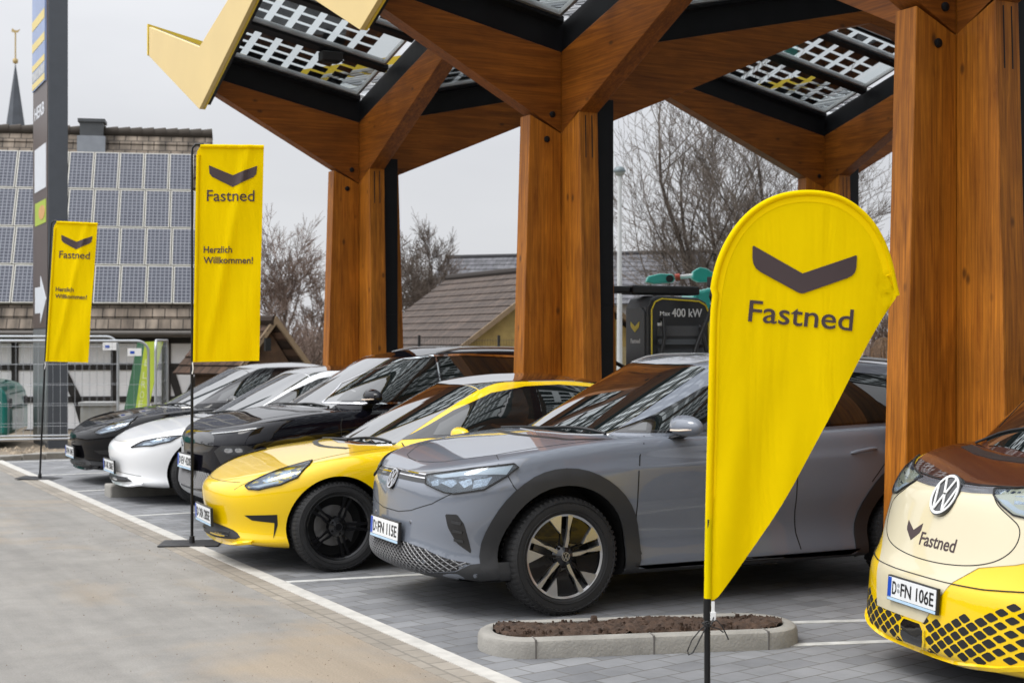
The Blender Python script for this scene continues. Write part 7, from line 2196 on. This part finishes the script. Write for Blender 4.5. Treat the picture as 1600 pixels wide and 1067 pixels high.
bare_tree(at(432, 44), 6.2, 'reddish bare tree right behind the taller banner flag', 7, stems=1, lean=.3, levels=5, twig=M_TWIGR, rmin=.007, dens=.9, up=.4, r0=.10)
bare_tree(at(490, 48), 5.0, 'reddish bare tree just left of the left timber column', 9, stems=1, lean=.25, levels=5, twig=M_TWIGR, rmin=.008, dens=.85, up=.35, r0=.08)
bare_tree(at(772, 72), 5.4, 'sparse bare tree standing above the grey roof', 15, stems=3, lean=.25, levels=3, rmin=.012, up=.6)
bare_tree(at(1396, 52), 4.6, 'small bare tree seen between the teardrop flag and the right column', 19, stems=2, levels=4, twig=M_TWIGR, rmin=.009)
bg_ = 'leafless bushes around the shed'
for i, (px_, z_, h_) in enumerate(((455, 36, 2.9), (492, 38, 3.2), (410, 40, 3.0), (530, 42, 2.6))):
    bare_tree(at(px_, z_), h_, ['dense leafless bush behind the shed gable', 'tall leafless bush between the shed and the left column', 'leafless bush behind the lower edge of the taller banner flag', 'leafless bush hidden mostly by the left timber column'][i], 40 + i, stems=7, lean=.5, levels=3, twig=M_TWIGR, rmin=.007, r0=.03, up=.1, name='bare_bush', group=bg_, dens=1.0)
bare_tree(at(1040, 40), 3.4, 'leafless bush behind the charger and excavator boom', 61, stems=7, lean=.55, levels=3, rmin=.008, r0=.04, up=.1, name='bare_bush', group=None, dens=1.2)

# far bushes closing the horizon
hd = MB(); rn = random.Random(3)
for i in range(900):
    px_ = rn.uniform(-600, 2300); z_ = rn.uniform(78, 110); p = at(px_, z_); h = rn.uniform(1.2, 3.4)
    for k in range(5):
        a = rn.uniform(0, 6.28); hd.tube([(p.x, p.y, -.1), (p.x + cos(a) * h * .25, p.y + sin(a) * h * .25, h * .6), (p.x + cos(a) * h * .5, p.y + sin(a) * h * .5, h)], [.10, .06, .02], 3, cap=False)
tag(hd.obj('distant_hedge', M_TWIGR), 'far brown hedgerow along the horizon', 'hedge', kind='stuff')

# ------------------------------------------------------------------ person beyond the grey car
def person(loc, rz, label):
    t = thing('person', label, 'person', loc, rz)
    J = {'pel': (0, 0, .95), 'spi': (0, 0, 1.15), 'che': (0, 0, 1.36), 'nek': (0, 0, 1.50), 'hd0': (0, -.01, 1.57), 'hd1': (0, -.015, 1.66), 'hd2': (0, 0, 1.73)}
    R = {'pel': .15, 'spi': .135, 'che': .15, 'nek': .055, 'hd0': .075, 'hd1': .098, 'hd2': .075}
    Ed = [('pel', 'spi'), ('spi', 'che'), ('che', 'nek'), ('nek', 'hd0'), ('hd0', 'hd1'), ('hd1', 'hd2')]
    for s, n in ((-1, 'l'), (1, 'r')):
        for k, p, r in (('sh', (.17 * s, 0, 1.42), .062), ('el', (.23 * s, .03, 1.14), .045), ('wr', (.22 * s, -.06, .90), .033), ('pa', (.215 * s, -.08, .83), .036), ('hip', (.09 * s, 0, .90), .095), ('kn', (.10 * s, -.01, .50), .065), ('an', (.10 * s, .02, .09), .045), ('to', (.11 * s, -.12, .045), .04)):
            J[k + n] = p; R[k + n] = r
        Ed += [('che', 'sh' + n), ('sh' + n, 'el' + n), ('el' + n, 'wr' + n), ('wr' + n, 'pa' + n), ('pel', 'hip' + n), ('hip' + n, 'kn' + n), ('kn' + n, 'an' + n), ('an' + n, 'to' + n)]
        for f in range(4):
            k = 'f%d%s' % (f, n); J[k] = (.215 * s + (f - 1.5) * .012, -.10 - .005 * f, .76 - (.008 if f in (1, 2) else 0)); R[k] = .009; Ed.append(('pa' + n, k))
        J['th' + n] = (.19 * s, -.12, .82); R['th' + n] = .010; Ed.append(('pa' + n, 'th' + n))
    ks = list(J); me = bpy.data.meshes.new('body'); me.from_pydata([J[k] for k in ks], [(ks.index(a), ks.index(b)) for a, b in Ed], [])
    o = bpy.data.objects.new('tmp', me); COL.objects.link(o)
    sk = o.modifiers.new('skin', 'SKIN'); ss = o.modifiers.new('s', 'SUBSURF'); ss.levels = 2; ss.render_levels = 2
    for i, k in enumerate(ks):
        v = me.skin_vertices[0].data[i]; v.radius = (R[k], R[k] * (.75 if k in ('pel', 'spi', 'che') else 1)); v.use_root = (k == 'pel')
    m2 = bpy.data.meshes.new_from_object(o.evaluated_get(bpy.context.evaluated_depsgraph_get())); bpy.data.objects.remove(o)
    skin = mat('skin', (.50, .30, .22), .5, var=.05); coat = mat('dark_coat', (.03, .03, .035), .8, var=.15); trou = mat('dark_trousers', (.02, .022, .03), .8)
    m2.materials.clear()
    for m in (skin, coat, trou): m2.materials.append(m)
    for p in m2.polygons:
        c = p.center; p.material_index = 1 if (.93 < c.z < 1.5 or (c.z > .88 and abs(c.x) > .16)) else (2 if c.z < .93 and abs(c.x) < .17 else 0)
        p.use_smooth = True
    link('body', m2, t)
    rn = random.Random(2); hb = MB()
    for i in range(420):
        a = rn.uniform(0, 2 * pi); e = rn.uniform(.1, 1.35)
        d = Vector((cos(a) * cos(e), sin(a) * cos(e), sin(e)))
        if d.y < -.45 and d.z < .55: continue
        p0 = Vector((0, -.01, 1.655)) + d * .098; out_ = Vector((d.x, d.y, 0)); out_ = out_.normalized() if out_.length > .05 else Vector((0, 1, 0))
        ln = rn.uniform(.16, .30); p1 = p0 + out_ * .02 + Vector((0, 0, -.05)); p1 = Vector((out_.x * .112, out_.y * .112 - .01, min(p0.z - .02, 1.64)))
        p2 = Vector((out_.x * .115 + rn.gauss(0, .01), out_.y * .115 + rn.gauss(0, .01), p1.z - ln * .6)); p3 = p2 + Vector((rn.gauss(0, .015), rn.gauss(0, .015) + .01, -ln * .4))
        hb.tube([p0, p1, p2, p3], [.010, .012, .010, .004], 5)
    hb.obj('hair', mat('light_brown_hair', (.20, .115, .06), .5, var=.35, scale=40), t, smooth=60)
    fc = MB()
    for sg in (-1, 1): fc.lathe([(0, -.118), (.008, -.116), (.010, -.11)], 8, 'y', (.033 * sg, 0, 1.665))
    fc.obj('eyes', mat('eye_dark', (.03, .02, .02), .2), t)
    fn_ = MB(); fn_.add([(-.012, -.105, 1.655), (.012, -.105, 1.655), (0, -.13, 1.63), (0, -.10, 1.68)], [(0, 2, 3), (2, 1, 3), (0, 1, 2), (0, 3, 1)]); fn_.box((-.022, -.112, 1.602), (.022, -.098, 1.608)); fn_.obj('nose', skin, t)
    return t
pl = at(1383, 14.2); person((pl.x, pl.y, 0), radians(200), 'person with light brown hair in a dark coat standing beyond the grey car')
